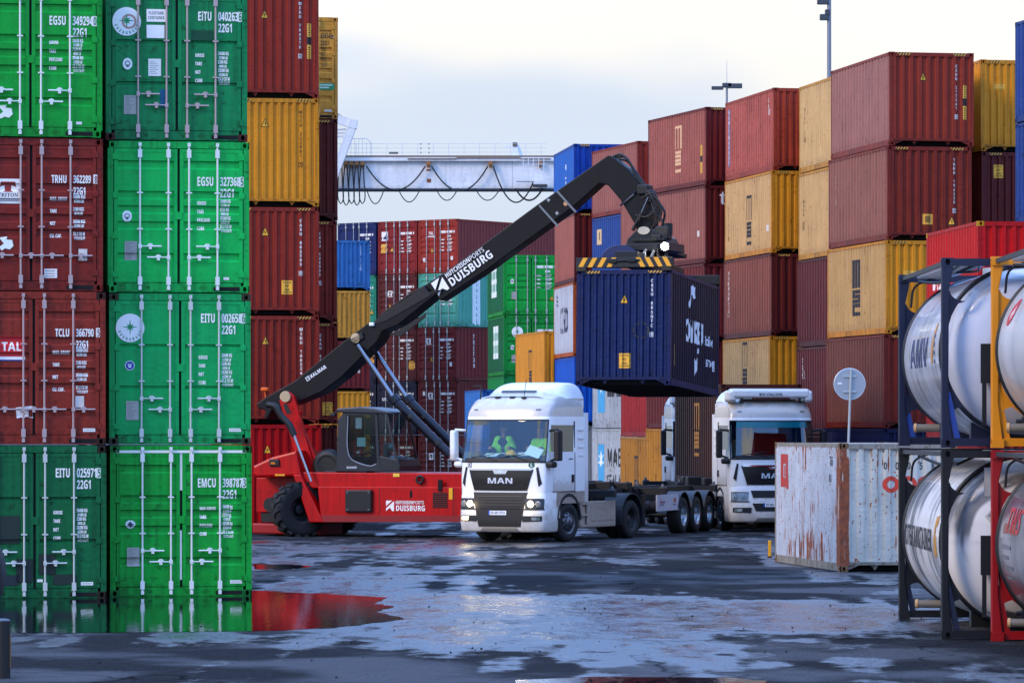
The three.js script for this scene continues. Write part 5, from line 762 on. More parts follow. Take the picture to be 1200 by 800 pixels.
// ------------------------------------------------------------------ reach stacker
const RED = new THREE.MeshPhysicalMaterial({ color: lin('#c9101a'), map: WEAR[3], roughness: 0.42, clearcoat: 0.15, clearcoatRoughness: 0.2, specularIntensity: 0.5 });
const REDSHADE = std('#8e1a1c', 0.6), BOOMBLACK = new THREE.MeshPhysicalMaterial({ color: lin('#16171b'), map: WEAR[3], roughness: 0.5, clearcoat: 0.05, specularIntensity: 0.5 }), CABGREY = new THREE.MeshPhysicalMaterial({ color: lin('#262a31'), roughness: 0.4, clearcoat: 0.4 }), AMBER = std('#e98a1c', 0.3, 0, { transmission: 0.3, thickness: 0 }), ROD = std('#8f959e', 0.2, 1);
const CABGLASS = new THREE.MeshPhysicalMaterial({ color: 0x9db4b4, roughness: 0.02, transmission: 1, thickness: 0, ior: 1.5 });
const SD = 106, SX = (420 - 600) / F * SD, SA = R(18), sc = cos(SA), ss = sin(SA);
const rs = thing('reach_stacker', 'red reach stacker whose long black boom holds the dark blue container', 'reach stacker', V(SX, 0, -SD), -SA);
// photograph pixel -> machine coordinates on the lengthwise plane at z
function L(px, py, z) { const k = (px - 600) / F, x = (k * (SD - z * sc) - SX + z * ss) / (sc + k * ss), D = SD - x * ss - z * sc; return [x, EYE - (py - HZ) / F * D]; }
const LV = (px, py, z) => { const p = L(px, py, z); return V(p[0], p[1], z); };
const pane = (pts, z) => new THREE.ShapeGeometry(new THREE.Shape(pts.map((p) => new THREE.Vector2(...L(p[0], p[1], z))))).translate(0, 0, z);
const slab = (pts, z1, z0, bevel = 0.02, holes = []) => ext(pts.map((p) => L(p[0], p[1], z1)), z1 - z0, bevel, holes.map((h) => h.map((p) => L(p[0], p[1], z1)))).translate(0, 0, z0);
const pr = (n, gs, m, parent = rs, label) => part(parent, n, gs, m, label);
{
  const ZN = 1.45, ZF = -1.45;
  // chassis: long box, deck rail, belly
  const chs = pr('chassis', join([slab([[372, 570], [612, 571], [612, 611], [376, 611]], ZN, ZF, 0.02), slab([[352, 553], [612, 555], [612, 572], [366, 572], [346, 557]], ZN - 0.12, ZF + 0.12, 0.03), slab([[300, 560], [345, 558], [365, 572], [372, 600], [300, 600]], 0.75, -0.75, 0.02)]), RED);
  pr('mud_band', slab([[377, 603.5], [612, 604], [612, 611.5], [378, 611.5]], ZN + 0.004, ZN - 0.01, 0), REDSHADE, chs);  // darker red along the bottom: shading put into the colour
  for (const px of [444, 531]) pr('panel_seam', slab([[px, 571.5], [px + 0.8, 571.5], [px + 0.8, 611], [px, 611]], ZN + 0.003, ZN - 0.01, 0), std('#4d0c10', 0.7), chs);
  pr('vent_box', join([slab([[404, 574], [435, 574], [435, 600], [404, 600]], ZN + 0.10, ZN - 0.02, 0.03)]), std('#121518', 0.5));
  for (const [a, b] of [[407, 577], [432, 577], [407, 597], [432, 597]]) pr('bolt', cylG(0.03, 0.03, 0.03, 8).rotateX(PI / 2).translate(...L(a, b, ZN + 0.1), ZN + 0.10), GREYMET, chs);
  pr('side_grille', slab([[507, 577], [524, 577], [524, 595], [507, 595]], ZN + 0.008, ZN - 0.02, 0), std('#2a0a0c', 0.8), chs);
  for (let i = 0; i < 7; i++) pr('grille_slat', slab([[507, 578 + i * 2.5], [524, 578 + i * 2.5], [524, 579 + i * 2.5], [507, 579 + i * 2.5]], ZN + 0.02, ZN, 0), std('#6e1014', 0.6), chs);
  pr('hand_hold', slab([[513, 562], [518, 562], [517.4, 576], [513, 575]], ZN + 0.03, ZN - 0.03, 0.005), DARK, chs); pr('hand_hold', slab([[480, 575], [483, 575], [483, 583], [480, 583]], ZN + 0.006, ZN - 0.03, 0), DARK, chs);
  pr('tow_eye', new THREE.TorusGeometry(0.09, 0.035, 8, 16).translate(...L(491, 562, ZN), ZN - 0.05), BLACK, chs);
  const stick = (px, py, w, h, col, z = ZN + 0.006, parent = chs) => pr('sticker', boxes(0, w, 0, h, 0, 0.003).translate(...L(px, py, z), z), std(col, 0.5), parent);
  stick(526, 585, 0.10, 0.30, '#e9b234'); stick(460.5, 558.5, 0.18, 0.09, '#e9c057', ZN - 0.11); stick(322, 557.5, 0.28, 0.05, '#e0a030', ZN + 0.02);
  const LOGO = print(2.3, 0.62, 130, (c, w, h) => { poly(c, [[0.02, 0.05], [0.36, 0.05], [0.02, 0.32]], '#f2eeee'); poly(c, [[0.02, 0.44], [0.47, 0.07], [0.47, 0.58], [0.36, 0.58], [0.24, 0.40], [0.02, 0.58]], '#f2eeee'); T(c, 'HUTCHISON', 0.56, 0.14, 0.17, { sx: 0.72 }); T(c, 'PORTS', 0.56 + T.w, 0.14, 0.17, { sx: 0.9, light: 1 }); T(c, 'DUISBURG', 0.56, 0.43, 0.28, { sx: 0.86 }); });
  const lq = (r, pts, z) => quads([[...pts.map((p) => V(p[0], p[1], z)), [[r.u0, r.v0], [r.u1, r.v0], [r.u1, r.v1], [r.u0, r.v1]]]]);
  { const a = L(452, 599.5, ZN), b = L(499.5, 585.5, ZN); pr('port_logo', lq(LOGO, [a, [b[0], a[1]], b, [a[0], b[1]]], ZN + 0.006), LOGO.m, chs); }
  // rear hood, fender, counterweight
  const hood = pr('rear_hood', join([slab([[296, 546], [318, 535.5], [347, 528], [353, 557.5], [300, 559], [296, 556]], ZN, ZF, 0.06), slab([[343, 556], [352, 556], [379, 612], [362, 612]], ZN + 0.03, ZN - 0.55, 0.03), slab([[343, 556], [352, 556], [379, 612], [362, 612]], ZF + 0.55, ZF, 0.03)]), RED);
  pr('hood_lamp', join([slab([[315, 538], [326, 538], [327, 546], [315, 546]], ZN + 0.06, ZN - 0.05, 0.02)]), BLACK, hood); pr('lamp_lens', slab([[317, 541.5], [322, 541.5], [322, 544], [317, 544]], ZN + 0.075, ZN + 0.05, 0.004), AMBER, hood);
  pr('counterweight', join([slab([[295, 613], [374, 614], [374, 627], [295, 625]], 0.9, -0.9, 0.04)]), std('#a01218', 0.5)); stick(367, 620, 0.16, 0.10, '#e6e0dc', 0.905, rs);
  pr('axle', join([rod(V(L(340, 597, 0)[0], 0.85, -1.5), V(L(340, 597, 0)[0], 0.85, 1.5), 0.2, 12), slab([[303, 570], [330, 570], [330, 612], [306, 612]], 0.7, -0.7, 0.02)]), BLACK);
  const rw = L(340, 597, 1.6)[0], fw = L(588, 590, 1.6)[0];
  for (const s of [-1, 1]) { wheel(rs, rw + 0.14, 0.725, s * 1.28, { r: 0.72, w: 0.5, rim: 0.36, turn: -PI / 2 + R(46) + (s < 0 ? PI : 0), side: 1, lug: 18, deep: true, mat: std('#2c2f33', 0.6, 0.3) }); }
  for (const z of [-1.85, -1.2, 1.2, 1.85]) wheel(rs, fw, 0.85, z, { r: 0.85, w: 0.58, rim: 0.42, turn: -PI / 2 * Math.sign(z) + (z < 0 ? PI : 0), side: 1, lug: 18, deep: true, mat: std('#2c2f33', 0.6, 0.3) });
  pr('front_axle', rod(V(fw, 0.85, -1.8), V(fw, 0.85, 1.8), 0.26, 12), BLACK);
  // red towers carrying the boom pivot
  for (const s of [-1, 1]) {
    const z1 = s > 0 ? 0.78 : -0.62, tw = pr('boom_tower', join([slab([[327, 470], [331, 461], [338, 459], [344, 464], [372, 560], [356, 567]], z1, z1 - 0.16, 0.02), slab([[341, 472], [353, 482], [351, 492], [374, 545], [374, 556], [366, 556], [343, 492]], z1 - 0.06, z1 - 0.18, 0.02)]), s > 0 ? RED : REDSHADE);  // far tower in darker red, its shade put into the colour
    pr('pivot_pin', cylG(0.14, 0.14, 0.08, 18).rotateX(PI / 2).translate(...L(335, 465, z1), z1 + 0.02), std('#b9a98c', 0.5, 0.5), tw);
    pr('tower_plate', slab([[331, 474], [336, 473], [341, 484], [336, 485]], z1 + 0.01, z1 - 0.02, 0), std('#20191b', 0.6), tw);
  }
  const T0 = 1.52; pr('hand_rail', join([rod(LV(344, 509, T0), LV(364.5, 564, T0), 0.036, 12)]), std('#b4b8bc', 0.3, 0.8)); pr('rail_sleeve', tube([LV(313, 474, T0), LV(322, 476, T0), LV(330, 488, T0), LV(339, 498, T0), LV(344.5, 510, T0)], 0.09, 20, 10), BLACK);
  pr('rear_cylinder', rod(LV(346, 487, 0.5), LV(368, 562, 0.5), 0.11, 12), std('#2b1113', 0.5));
  pr('hose_drum', join([new THREE.TorusGeometry(0.30, 0.16, 10, 20).translate(...L(385, 546, 0.9), 0.9), cylG(0.3, 0.3, 0.3, 16).rotateX(PI / 2).translate(...L(383, 546, 0.9), 0.9), rbox(0.35, 0.12, 0.2, ...L(388, 554, 1.1), 1.1, 0.03)]), BLACK);
  // boom: outer section, inner section with knee
  const boomOuter = pr('boom', slab([[300, 473], [310, 466], [331, 454], [345, 446], [404, 398.5], [430, 379], [437, 378], [445, 368], [480, 343], [497, 334], [503, 342], [517, 339], [466, 381], [448, 388], [442, 400], [400, 442], [377, 459], [347, 472], [318, 481], [313, 491], [309, 489], [311, 481], [302, 478]], 0.40, -0.40, 0.03), BOOMBLACK);
  pr('boom_section', slab([[497, 334.5], [527, 315], [629, 240], [712, 182], [715.5, 182.2], [735, 197], [752, 218], [763, 233], [765, 240], [764.5, 262], [762, 271], [746, 271], [745, 264], [727, 234], [713, 217.5], [708.5, 215.5], [702, 215], [671, 243], [569, 317], [516, 352]], 0.31, -0.31, 0.025), BOOMBLACK, boomOuter);
  pr('boom_rib', join([slab([[437, 380], [447, 369.5], [497, 336], [505, 346], [470, 366], [452, 376]], 0.415, 0.38, 0.01), slab([[455, 392], [470, 385], [500, 366], [498, 372], [470, 394]], 0.415, 0.38, 0.01)]), BLACK, boomOuter);
  pr('boom_pivot_boss', join([cylG(0.16, 0.16, 0.06, 18).rotateX(PI / 2).translate(...L(335, 465, 0.40), 0.43), cylG(0.13, 0.13, 0.06, 18).rotateX(PI / 2).translate(...L(417, 396, 0.40), 0.43)]), std('#c9b89a', 0.5, 0.4), boomOuter);
  pr('cylinder_lug', slab([[409, 398], [424, 389], [426, 396], [414, 403]], 0.46, 0.39, 0.01), BLACK, boomOuter);
  pr('boom_lamp', rbox(0.14, 0.1, 0.14, ...L(436, 380, 0.40), 0.41, 0.03), std('#e8ecf0', 0.2), boomOuter);
  for (const [px, py] of [[632, 238], [653, 221.5]]) pr('boom_strap', bar(LV(px, py + 2.5, 0.325), LV(px + 22, py + 27, 0.325), 0.03, 0.05), std('#8a8d92', 0.35, 0.6), boomOuter);
  for (const [px, py] of [[643, 234.5], [653, 250]]) pr('bolt_plate', join([rbox(0.10, 0.03, 0.02, ...L(px, py, 0.31), 0.318, 0.005), rbox(0.03, 0.10, 0.02, ...L(px, py, 0.31), 0.32, 0.005)]), STEEL, boomOuter);
  pr('boom_hole', cylG(0.06, 0.06, 0.02, 14).rotateX(PI / 2).translate(...L(663, 238.5, 0.31), 0.312), std('#c9a070', 0.5), boomOuter);
  // lettering along the boom
  const slant = (r, px, py, ang, len, z, parent) => { const k = len / r.w, h = r.h * k, o = L(px, py, z), c = cos(ang), s = sin(ang), q = (a, b) => V(o[0] + a * c - b * s, o[1] + a * s + b * c, z + 0.006); return pr('boom_lettering', quads([[q(0, 0), q(len, 0), q(len, h), q(0, h), [[r.u0, r.v0], [r.u1, r.v0], [r.u1, r.v1], [r.u0, r.v1]]]]), r.m, parent); };
  const BL = print(4.2, 0.92, 120, (c, w, h) => { poly(c, [[0.05, 0.05], [0.62, 0.05], [0.05, 0.50]], '#f2f2f0'); poly(c, [[0.05, 0.70], [0.78, 0.12], [0.78, 0.88], [0.62, 0.88], [0.42, 0.62], [0.05, 0.88]], '#f2f2f0'); T(c, 'HUTCHISON', 0.95, 0.20, 0.26, { sx: 0.8 }); T(c, 'PORTS', 0.95 + T.w, 0.20, 0.26, { sx: 0.92, light: 1 }); T(c, 'DUISBURG', 0.92, 0.65, 0.46, { sx: 0.92 }); });
  const bang = (() => { const a = L(520, 341, 0.4), b = L(640, 255, 0.4); return atan2(b[1] - a[1], b[0] - a[0]); })();
  slant(BL, 514, 348, bang, 2.05, 0.335, boomOuter);
  const KAL = print(1.5, 0.3, 120, (c, w, h) => { c.strokeStyle = '#e6e8ea'; c.lineWidth = 0.04; c.strokeRect(0.03, 0.05, 0.2, 0.2); rect(c, 0.12, 0.12, 0.08, 0.05, '#e6e8ea'); T(c, 'KALMAR', 0.30, 0.155, 0.2, { sx: 1.0, color: '#e6e8ea' }); });
  slant(KAL, 360, 447.5, bang - 0.03, 0.72, 0.408, boomOuter);
  pr('boom_label', (() => { const a = L(727, 241, 0.31), b = L(741, 226, 0.31); const d = V(b[0] - a[0], b[1] - a[1], 0); return join([bar(V(a[0], a[1], 0.312), V(b[0] + 0.12, b[1] + 0.05, 0.312), 0.16, 0.012)]); })(), std('#1e2e58', 0.5), boomOuter);
  pr('boom_label', bar(LV(729.5, 238.5, 0.322), LV(743, 227.5, 0.322), 0.05, 0.012), std('#e6e6e0', 0.5), boomOuter);
  pr('beacon', join([rod(LV(311, 466, 0.4), LV(310, 458, 0.4), 0.02, 6), rbox(0.2, 0.1, 0.14, ...L(310, 456, 0.4), 0.4, 0.03)]), std('#d96a1c', 0.4), boomOuter);
  // lift cylinders
  for (const z of [0.55, -0.55]) { const c = pr('lift_cylinder', join([rod(LV(464 + (z < 0 ? 0 : 0), 470, 0.55).setZ(z), LV(528, 534, 0.55).setZ(z), 0.12, 16), rod(LV(460, 465, 0.55).setZ(z), LV(465, 471, 0.55).setZ(z), 0.15, 16)]), std('#2a2f39', 0.3, 0.5)); pr('piston_rod', rod(LV(419, 404, 0.55).setZ(z), LV(462, 468, 0.55).setZ(z), 0.062, 14), ROD, c); for (const [a, b] of [[480, 487], [512, 518]]) pr('cylinder_band', rod(LV(a, b, 0.55).setZ(z), LV(a + 3, b + 3, 0.55).setZ(z), 0.135, 16), BLACK, c); }
  // hoses over the knee and along the neck
  const hose = (pts, r = 0.035) => pr('hydraulic_hose', tube(pts.map(([a, b, z]) => LV(a, b, z)), r, 26, 7), BLACK, boomOuter);
  hose([[719, 183, 0.2], [728, 181, 0.25], [738, 190, 0.3], [745, 205, 0.3], [757, 222, 0.32]]); hose([[722, 184, 0.0], [733, 184, 0.1], [742, 197, 0.2], [750, 208, 0.25], [760, 224, 0.3]]); hose([[725, 186, -0.2], [736, 189, -0.1], [746, 203, 0], [760, 222, 0.1]]);
  hose([[757, 222, 0.36], [764, 230, 0.42], [769, 245, 0.42], [768, 262, 0.4], [762, 270, 0.36]]); hose([[760, 225, 0.3], [770, 233, 0.42], [775, 247, 0.42], [772, 260, 0.4]]); hose([[762, 232, 0.3], [768, 250, 0.45], [776, 258, 0.42], [774, 275, 0.4]], 0.025); hose([[745, 252, 0.38], [757, 254, 0.45], [766, 247, 0.42], [768, 238, 0.4]], 0.028); hose([[752, 232, 0.4], [766, 226, 0.42], [772, 240, 0.42], [770, 262, 0.4], [764, 266, 0.4]], 0.025); hose([[764, 228, 0.1], [773, 238, 0.15], [779, 249, 0.2], [776, 266, 0.2]], 0.03);
  pr('hose_block', join([rbox(0.32, 0.26, 0.5, ...L(754, 222, 0.3), 0.15, 0.04), rbox(0.2, 0.34, 0.4, ...L(761, 230, 0.3), 0.2, 0.04)]), BLACK, boomOuter);
  for (const z of [0.42, -0.42]) { const dc = pr('damper_cylinder', rod(LV(741.5, 270, 0.42).setZ(z), LV(752, 249, 0.42).setZ(z), 0.045, 10), BLACK, boomOuter); pr('damper_rod', rod(LV(752, 249, 0.42).setZ(z), LV(760, 231, 0.42).setZ(z), 0.025, 8), ROD, dc); }
  // cab
  const CZ1 = 1.35, CZ0 = -0.35;
  const cab = pr('cab', join([
    slab([[395, 552.5], [396, 492], [402, 482.5], [406, 482.5], [407, 528], [411, 538], [434, 546], [441, 543.5], [439, 484.5], [442, 484.5], [445, 552.5]], CZ1, CZ1 - 0.10, 0.02),
    slab([[395, 552.5], [396, 492], [402, 482.5], [406, 482.5], [407, 528], [411, 538], [434, 546], [441, 543.5], [439, 484.5], [442, 484.5], [445, 552.5]], CZ0 + 0.10, CZ0, 0.02),
    slab([[394, 552.5], [395.5, 492], [402, 483], [404, 483], [404, 552.5]], CZ1 - 0.1, CZ0 + 0.1, 0.01), slab([[406, 483.5], [440, 484], [440, 486], [406, 486]], CZ1, CZ1 - 0.08, 0)]), CABGREY);
  pr('cab_roof', slab([[393, 480], [397, 478], [420, 476.5], [438, 478.5], [455, 482.5], [456, 484.5], [438, 484.5], [397, 483.2]], CZ1 + 0.06, CZ0 - 0.06, 0.03), std('#3c4046', 0.35), cab);
  pr('cab_front_base', slab([[444, 534], [466, 538], [469, 546], [468, 552.5], [444, 552.5]], CZ1, CZ0, 0.03), std('#22252a', 0.45), cab);
  for (const z of [CZ1 - 0.04, CZ0 + 0.04]) pr('front_pillar', bar(LV(453, 483.5, CZ1 - 0.04).setZ(z), LV(464.5, 538, CZ1 - 0.04).setZ(z), 0.05, 0.06), CABGREY, cab);
  const gq = (pts) => quads([pts]);
  pr('door_window', pane([[407, 486], [439, 486], [441, 543], [434, 545.5], [411.5, 537.5], [407.4, 528]], CZ1 - 0.04), CABGLASS, cab); pr('door_window', pane([[407, 486], [439, 486], [441, 543], [434, 545.5], [411.5, 537.5], [407.4, 528]], CZ0 + 0.05), CABGLASS, cab);
  pr('quarter_window', pane([[443, 485], [452.5, 485.5], [463.5, 537], [445, 534]], CZ1 - 0.04), CABGLASS, cab);
  pr('front_window', gq([LV(464.8, 538, CZ1).setZ(CZ1 - 0.05), LV(464.8, 538, CZ1).setZ(CZ0 + 0.05), LV(453.4, 484, CZ1).setZ(CZ0 + 0.05), LV(453.4, 484, CZ1).setZ(CZ1 - 0.05)]), CABGLASS, cab);
  pr('window_trim', tube([[407.5, 487, CZ1 + 0.006], [407.6, 528, CZ1 + 0.006], [412, 538, CZ1 + 0.006], [434, 546, CZ1 + 0.006], [441, 543.5, CZ1 + 0.006]].map(([a, b, z]) => LV(a, b, z)), 0.016, 40, 5), std('#8f959b', 0.4), cab);
  pr('cab_floor', slab([[404, 544], [445, 546], [445, 551], [404, 551]], CZ1 - 0.12, CZ0 + 0.12, 0), DARK, cab);
  pr('window_notice', boxes(0, 0.17, 0, 0.29, 0, 0.004).translate(...L(416.3, 502, CZ1 - 0.08), CZ1 - 0.1), std('#dfe6ec', 0.6), cab); pr('window_notice', boxes(0, 0.24, 0, 0.24, 0, 0.004).translate(...L(418, 523, CZ1 - 0.08), CZ1 - 0.1), std('#bfe2e2', 0.6), cab); pr('window_notice', boxes(0, 0.08, 0, 0.05, 0, 0.004).translate(...L(417.5, 531, CZ1 - 0.08), CZ1 - 0.1), std('#e6e6e0', 0.6), cab);
  pr('green_blind', boxes(0, 0.20, 0, 0.46, 0, 0.004).translate(...L(426, 509.5, CZ1 - 0.3), CZ1 - 0.35), std('#34644c', 0.7), cab);
  pr('operator_seat', join([rbox(0.5, 0.14, 0.5, ...L(415, 541, 0.5), 0.45, 0.05), rbox(0.14, 0.75, 0.5, ...L(408.5, 528, 0.5), 0.45, 0.05)]), std('#1b1c20', 0.8), cab);
  pr('work_lamp', join([new THREE.SphereGeometry(0.11, 14, 10).translate(...L(458.5, 524, 0.9), 0.9)]), std('#aab6bd', 0.2, 0.5), cab); pr('control_panel', join([rbox(0.12, 0.35, 0.3, ...L(452, 527, 0.9), 0.8, 0.03)]), std('#5a6874', 0.4), cab);
  pr('wiper_motor', rbox(0.18, 0.06, 0.2, ...L(467, 535.5, CZ1), CZ1 - 0.3, 0.02), GREYMET, cab);
  const CL = print(0.7, 0.1, 100, (c) => { T(c, 'KALMAR', 0.02, 0.05, 0.06, { sx: 1.2, color: '#c9ced2' }); }); { const a = L(405.5, 549.5, CZ1); pr('maker_name', lq(CL, [a, [a[0] + 0.5, a[1]], [a[0] + 0.5, a[1] + 0.09], [a[0], a[1] + 0.09]], CZ1 + 0.006), CL.m, cab); }
  pr('cab_mirror', join([rod(LV(397, 482, CZ1), LV(390, 484, CZ1), 0.015, 6), rbox(0.14, 0.08, 0.1, ...L(390, 486, CZ1), CZ1, 0.02)]), BLACK, cab);
}
// ---- the raised container and the spreader that carries it
const liftS = 1.035, liftPitch = R(-2.3), liftYaw = -R(14.5), lh = HC * liftS;
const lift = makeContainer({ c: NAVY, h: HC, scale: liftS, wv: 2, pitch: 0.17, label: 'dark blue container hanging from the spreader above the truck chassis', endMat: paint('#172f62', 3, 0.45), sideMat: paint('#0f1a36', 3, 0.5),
  endDecals: [{ n: 'warning_sticker', r: WARN, u: 1.12, y: HC - 0.85 }, { n: 'lettering', r: vert('CRXU 885NTC 0', '#e6e8ea', 0.10), u: 1.88, y: HC - 1.72 }, { n: 'hazard_stripe', r: HATCH, u: W0 - 0.60, y: HC - 0.09, flat: -0.011 }, { n: 'hazard_stripe', r: HATCH, u: 0.24, y: HC - 0.09, flat: -0.011 }, { n: 'height_sticker', r: HEIGHT, u: 1.10, y: 0.42 }, { n: 'faded_ring', r: print(0.5, 0.5, 80, (c) => { c.strokeStyle = 'rgba(70,72,70,0.55)'; c.lineWidth = 0.05; c.setLineDash([0.12, 0.06]); c.beginPath(); c.arc(0.25, 0.25, 0.19, 0, 2 * PI); c.stroke(); }), u: 1.42, y: 1.12 }],
  sideDecals: [{ right: 1, n: 'lettering', r: print(2.0, 0.8, 70, (c, w, h) => { T(c, 'OYKER', w / 2, h / 2, 0.58, { align: 'center', sx: 0.9, color: '#eceef0' }); }), u: 2.0, y: 1.1 }, { right: 1, n: 'emblem', r: print(0.9, 0.95, 70, (c) => { poly(c, [[0.35, 0.1], [0.55, 0.0], [0.85, 0.05], [0.8, 0.2], [0.88, 0.32], [0.6, 0.36], [0.5, 0.26], [0.36, 0.3], [0.30, 0.5], [0.22, 0.62], [0.18, 0.5], [0.28, 0.3]], '#e6e8ee'); poly(c, [[0.14, 0.72], [0.2, 0.76], [0.12, 0.92], [0.08, 0.84]], '#e6e8ee'); }), u: 2.1, y: 1.75 }, { right: 1, n: 'emblem', r: print(0.8, 0.8, 70, (c) => { poly(c, [[0.1, 0.3], [0.35, 0.35], [0.5, 0.22], [0.62, 0.3], [0.55, 0.5], [0.3, 0.7], [0.12, 0.74]], '#e6e8ee'); poly(c, [[0.6, 0.02], [0.68, 0.0], [0.66, 0.14], [0.58, 0.16]], '#e6e8ee'); }), u: 2.8, y: 0.33 }, { right: 1, n: 'lettering', r: print(1.6, 1.1, 70, (c) => { T(c, 'Boline', 0.05, 0.28, 0.24, { sx: 1.0, color: '#dfe2e8' }); T(c, 'smoog', 0.25, 0.82, 0.24, { sx: 1.0, color: '#dfe2e8' }); }), u: 4.2, y: 0.55 }, { right: 1, n: 'yellow_tape', r: print(0.12, 0.55, 60, (c, w, h) => rect(c, 0, 0, w, h, '#d9a45a')), u: 0.45, y: 0.5 }] });
{
  const d0 = 101.7, nc = V((730 - 600) / F * d0, EYE - (451 - HZ) / F * d0, -d0);   // bottom centre of the near end
  lift.rotation.order = 'YXZ'; lift.rotation.set(liftPitch, liftYaw, 0);
  lift.updateMatrixWorld(true);
  const off = V(0, 0, L20 * liftS / 2).applyEuler(lift.rotation); lift.position.copy(nc).sub(off); scene.add(lift); lift.updateMatrixWorld(true); rs.updateMatrixWorld(true);
  const toRS = rs.matrixWorld.clone().invert().multiply(new THREE.Matrix4().compose(lift.position, lift.quaternion, V(1, 1, 1)));
  const sp = (n, gs, m, parent = rs) => part(parent, n, join(gs).applyMatrix4(toRS), m);
  const w = W0 * liftS, l = L20 * liftS, y0 = lh;
  const spr = sp('spreader', [rbox(0.62, 0.34, l - 0.5, 0, y0 + 0.34, 0, 0.03), boxes(-0.42, 0.42, y0 + 0.42, y0 + 0.62, -1.1, 1.1), rbox(1.5, 0.12, 1.5, 0.1, y0 + 0.66, 0, 0.03)], std('#20242c', 0.5, 0.3));
  const STR = print(2.6, 0.30, 110, (c, w, h) => { rect(c, 0, 0, w, h, '#16171a'); for (let i = 0; i < 9; i++) { const x = i < 4 ? 0.05 + i * 0.26 : 1.62 + (i - 4) * 0.24; if (i < 4) poly(c, [[x, h], [x + 0.13, h], [x + 0.27, 0], [x + 0.14, 0]], '#f0a81e'); else poly(c, [[x, 0], [x + 0.13, 0], [x + 0.27, h], [x + 0.14, h]], '#f0a81e'); } });
  for (const s of [1, -1]) {
    const eb = sp('end_beam', [rbox(w + 0.04, 0.26, 0.24, 0, y0 + 0.19, s * (l / 2 - 0.10), 0.02), boxes(-0.5, 0.5, y0 + 0.06, y0 + 0.1, s * (l / 2 - 0.3), s * (l / 2 - 0.1))], BLACK, spr);
    sp('hazard_stripes', [quads([[V(-s * 1.27, y0 + 0.065, s * (l / 2 + 0.0235)), V(s * 1.27, y0 + 0.065, s * (l / 2 + 0.0235)), V(s * 1.27, y0 + 0.315, s * (l / 2 + 0.0235)), V(-s * 1.27, y0 + 0.315, s * (l / 2 + 0.0235)), [[STR.u0, STR.v0], [STR.u1, STR.v0], [STR.u1, STR.v1], [STR.u0, STR.v1]]]])], STR.m, spr);
    for (const x of [-1.13, 1.13]) sp('twist_lock', [rbox(0.16, 0.18, 0.2, x, y0 + 0.06, s * (l / 2 - 0.10), 0.02), rbox(0.26, 0.12, 0.06, x * 1.0, y0 + 0.02, s * (l / 2 + 0.02), 0.01)], std('#2a2418', 0.6), spr);
    sp('latch_rods', [rod(V(-0.42, y0 + 0.22, s * (l / 2 + 0.03)), V(0.42, y0 + 0.24, s * (l / 2 + 0.03)), 0.035, 8), rbox(0.2, 0.12, 0.06, -0.28, y0 + 0.22, s * (l / 2 + 0.04), 0.02), rbox(0.2, 0.1, 0.06, 0.22, y0 + 0.23, s * (l / 2 + 0.04), 0.02)], std('#2b2d30', 0.45, 0.5), spr);
  }
  sp('guide_plate', [ext([...Array(13)].map((_, i) => [-0.30 + 0.52 * cos(PI * i / 12), y0 + 0.30 + 0.42 * sin(PI * i / 12)]), 0.08, 0.01).translate(0, 0, l / 2 - 0.9)], std('#1b2a58', 0.4), spr);
  // rotator and hanger between boom head and spreader
  const hz = (n, gs, m) => part(spr, n, join(gs), m);
  hz('rotator', [slab([[734, 285], [736, 279], [745, 270], [764, 268], [780, 278], [783, 284], [783, 289], [731, 291]], 0.55, -0.55, 0.02), slab([[728, 292], [733, 286], [785, 284], [786, 293], [776, 295]], 0.7, -0.7, 0.02)], std('#22252a', 0.45, 0.3));
  hz('rotator_motor', [rbox(0.38, 0.36, 0.4, ...L(777, 273, 0.4), 0.35, 0.05), rbox(0.3, 0.2, 0.3, ...L(771, 279, 0.4), 0.45, 0.04), cylG(0.14, 0.14, 0.3, 14).translate(...L(781, 268, 0.4), 0.3)], BLACK);
  hz('hanger_plate', [cylG(0.13, 0.13, 0.03, 24).scale(1.25, 1, 0.8).rotateX(PI / 2).translate(...L(754.5, 270, 0.58), 0.58)], std('#a9a498', 0.6));
  hz('slew_teeth', [...Array(9)].map((_, i) => rbox(0.09, 0.07, 0.1, ...L(744 + i * 4.2, 281.2 - i * 0.12, 0.56), 0.58, 0.01)), BLACK);
  hz('spreader_pipes', [[752, 300, 758, 292], [756, 302, 756, 293], [763, 301, 767, 293], [748, 297, 756, 301]].map(([a, b, c2, d]) => rod(LV(a, b, 0.75), LV(c2, d, 0.75), 0.035, 8)), std('#9aa0a6', 0.3, 0.7));
  hz('spreader_post', [[771, 302, 771, 291], [781, 302, 781, 290], [765, 302, 765, 292]].map(([a, b, c2, d]) => rod(LV(a, b, 0.7), LV(c2, d, 0.7), 0.05, 8)), BLACK);
  const lp = LV(779, 288.5, 0.95);
  hz('flood_lamp', [rbox(0.26, 0.22, 0.12, lp.x, lp.y, lp.z - 0.09, 0.03)], BLACK);
  hz('flood_lamp_lens', [cylG(0.1, 0.1, 0.02, 24).rotateX(PI / 2).translate(lp.x, lp.y, lp.z - 0.02)], std('#ffffff', 0.3, 0, { emissive: lin('#fff6e4'), emissiveIntensity: 14 }));
  const wl = lp.clone().add(V(0, 0, 0.12)).applyMatrix4(rs.matrixWorld); const pl = new THREE.PointLight(0xfff4e0, 1.5); pl.position.copy(wl); pl.castShadow = true; pl.name = 'flood_lamp_light'; scene.add(pl);
}

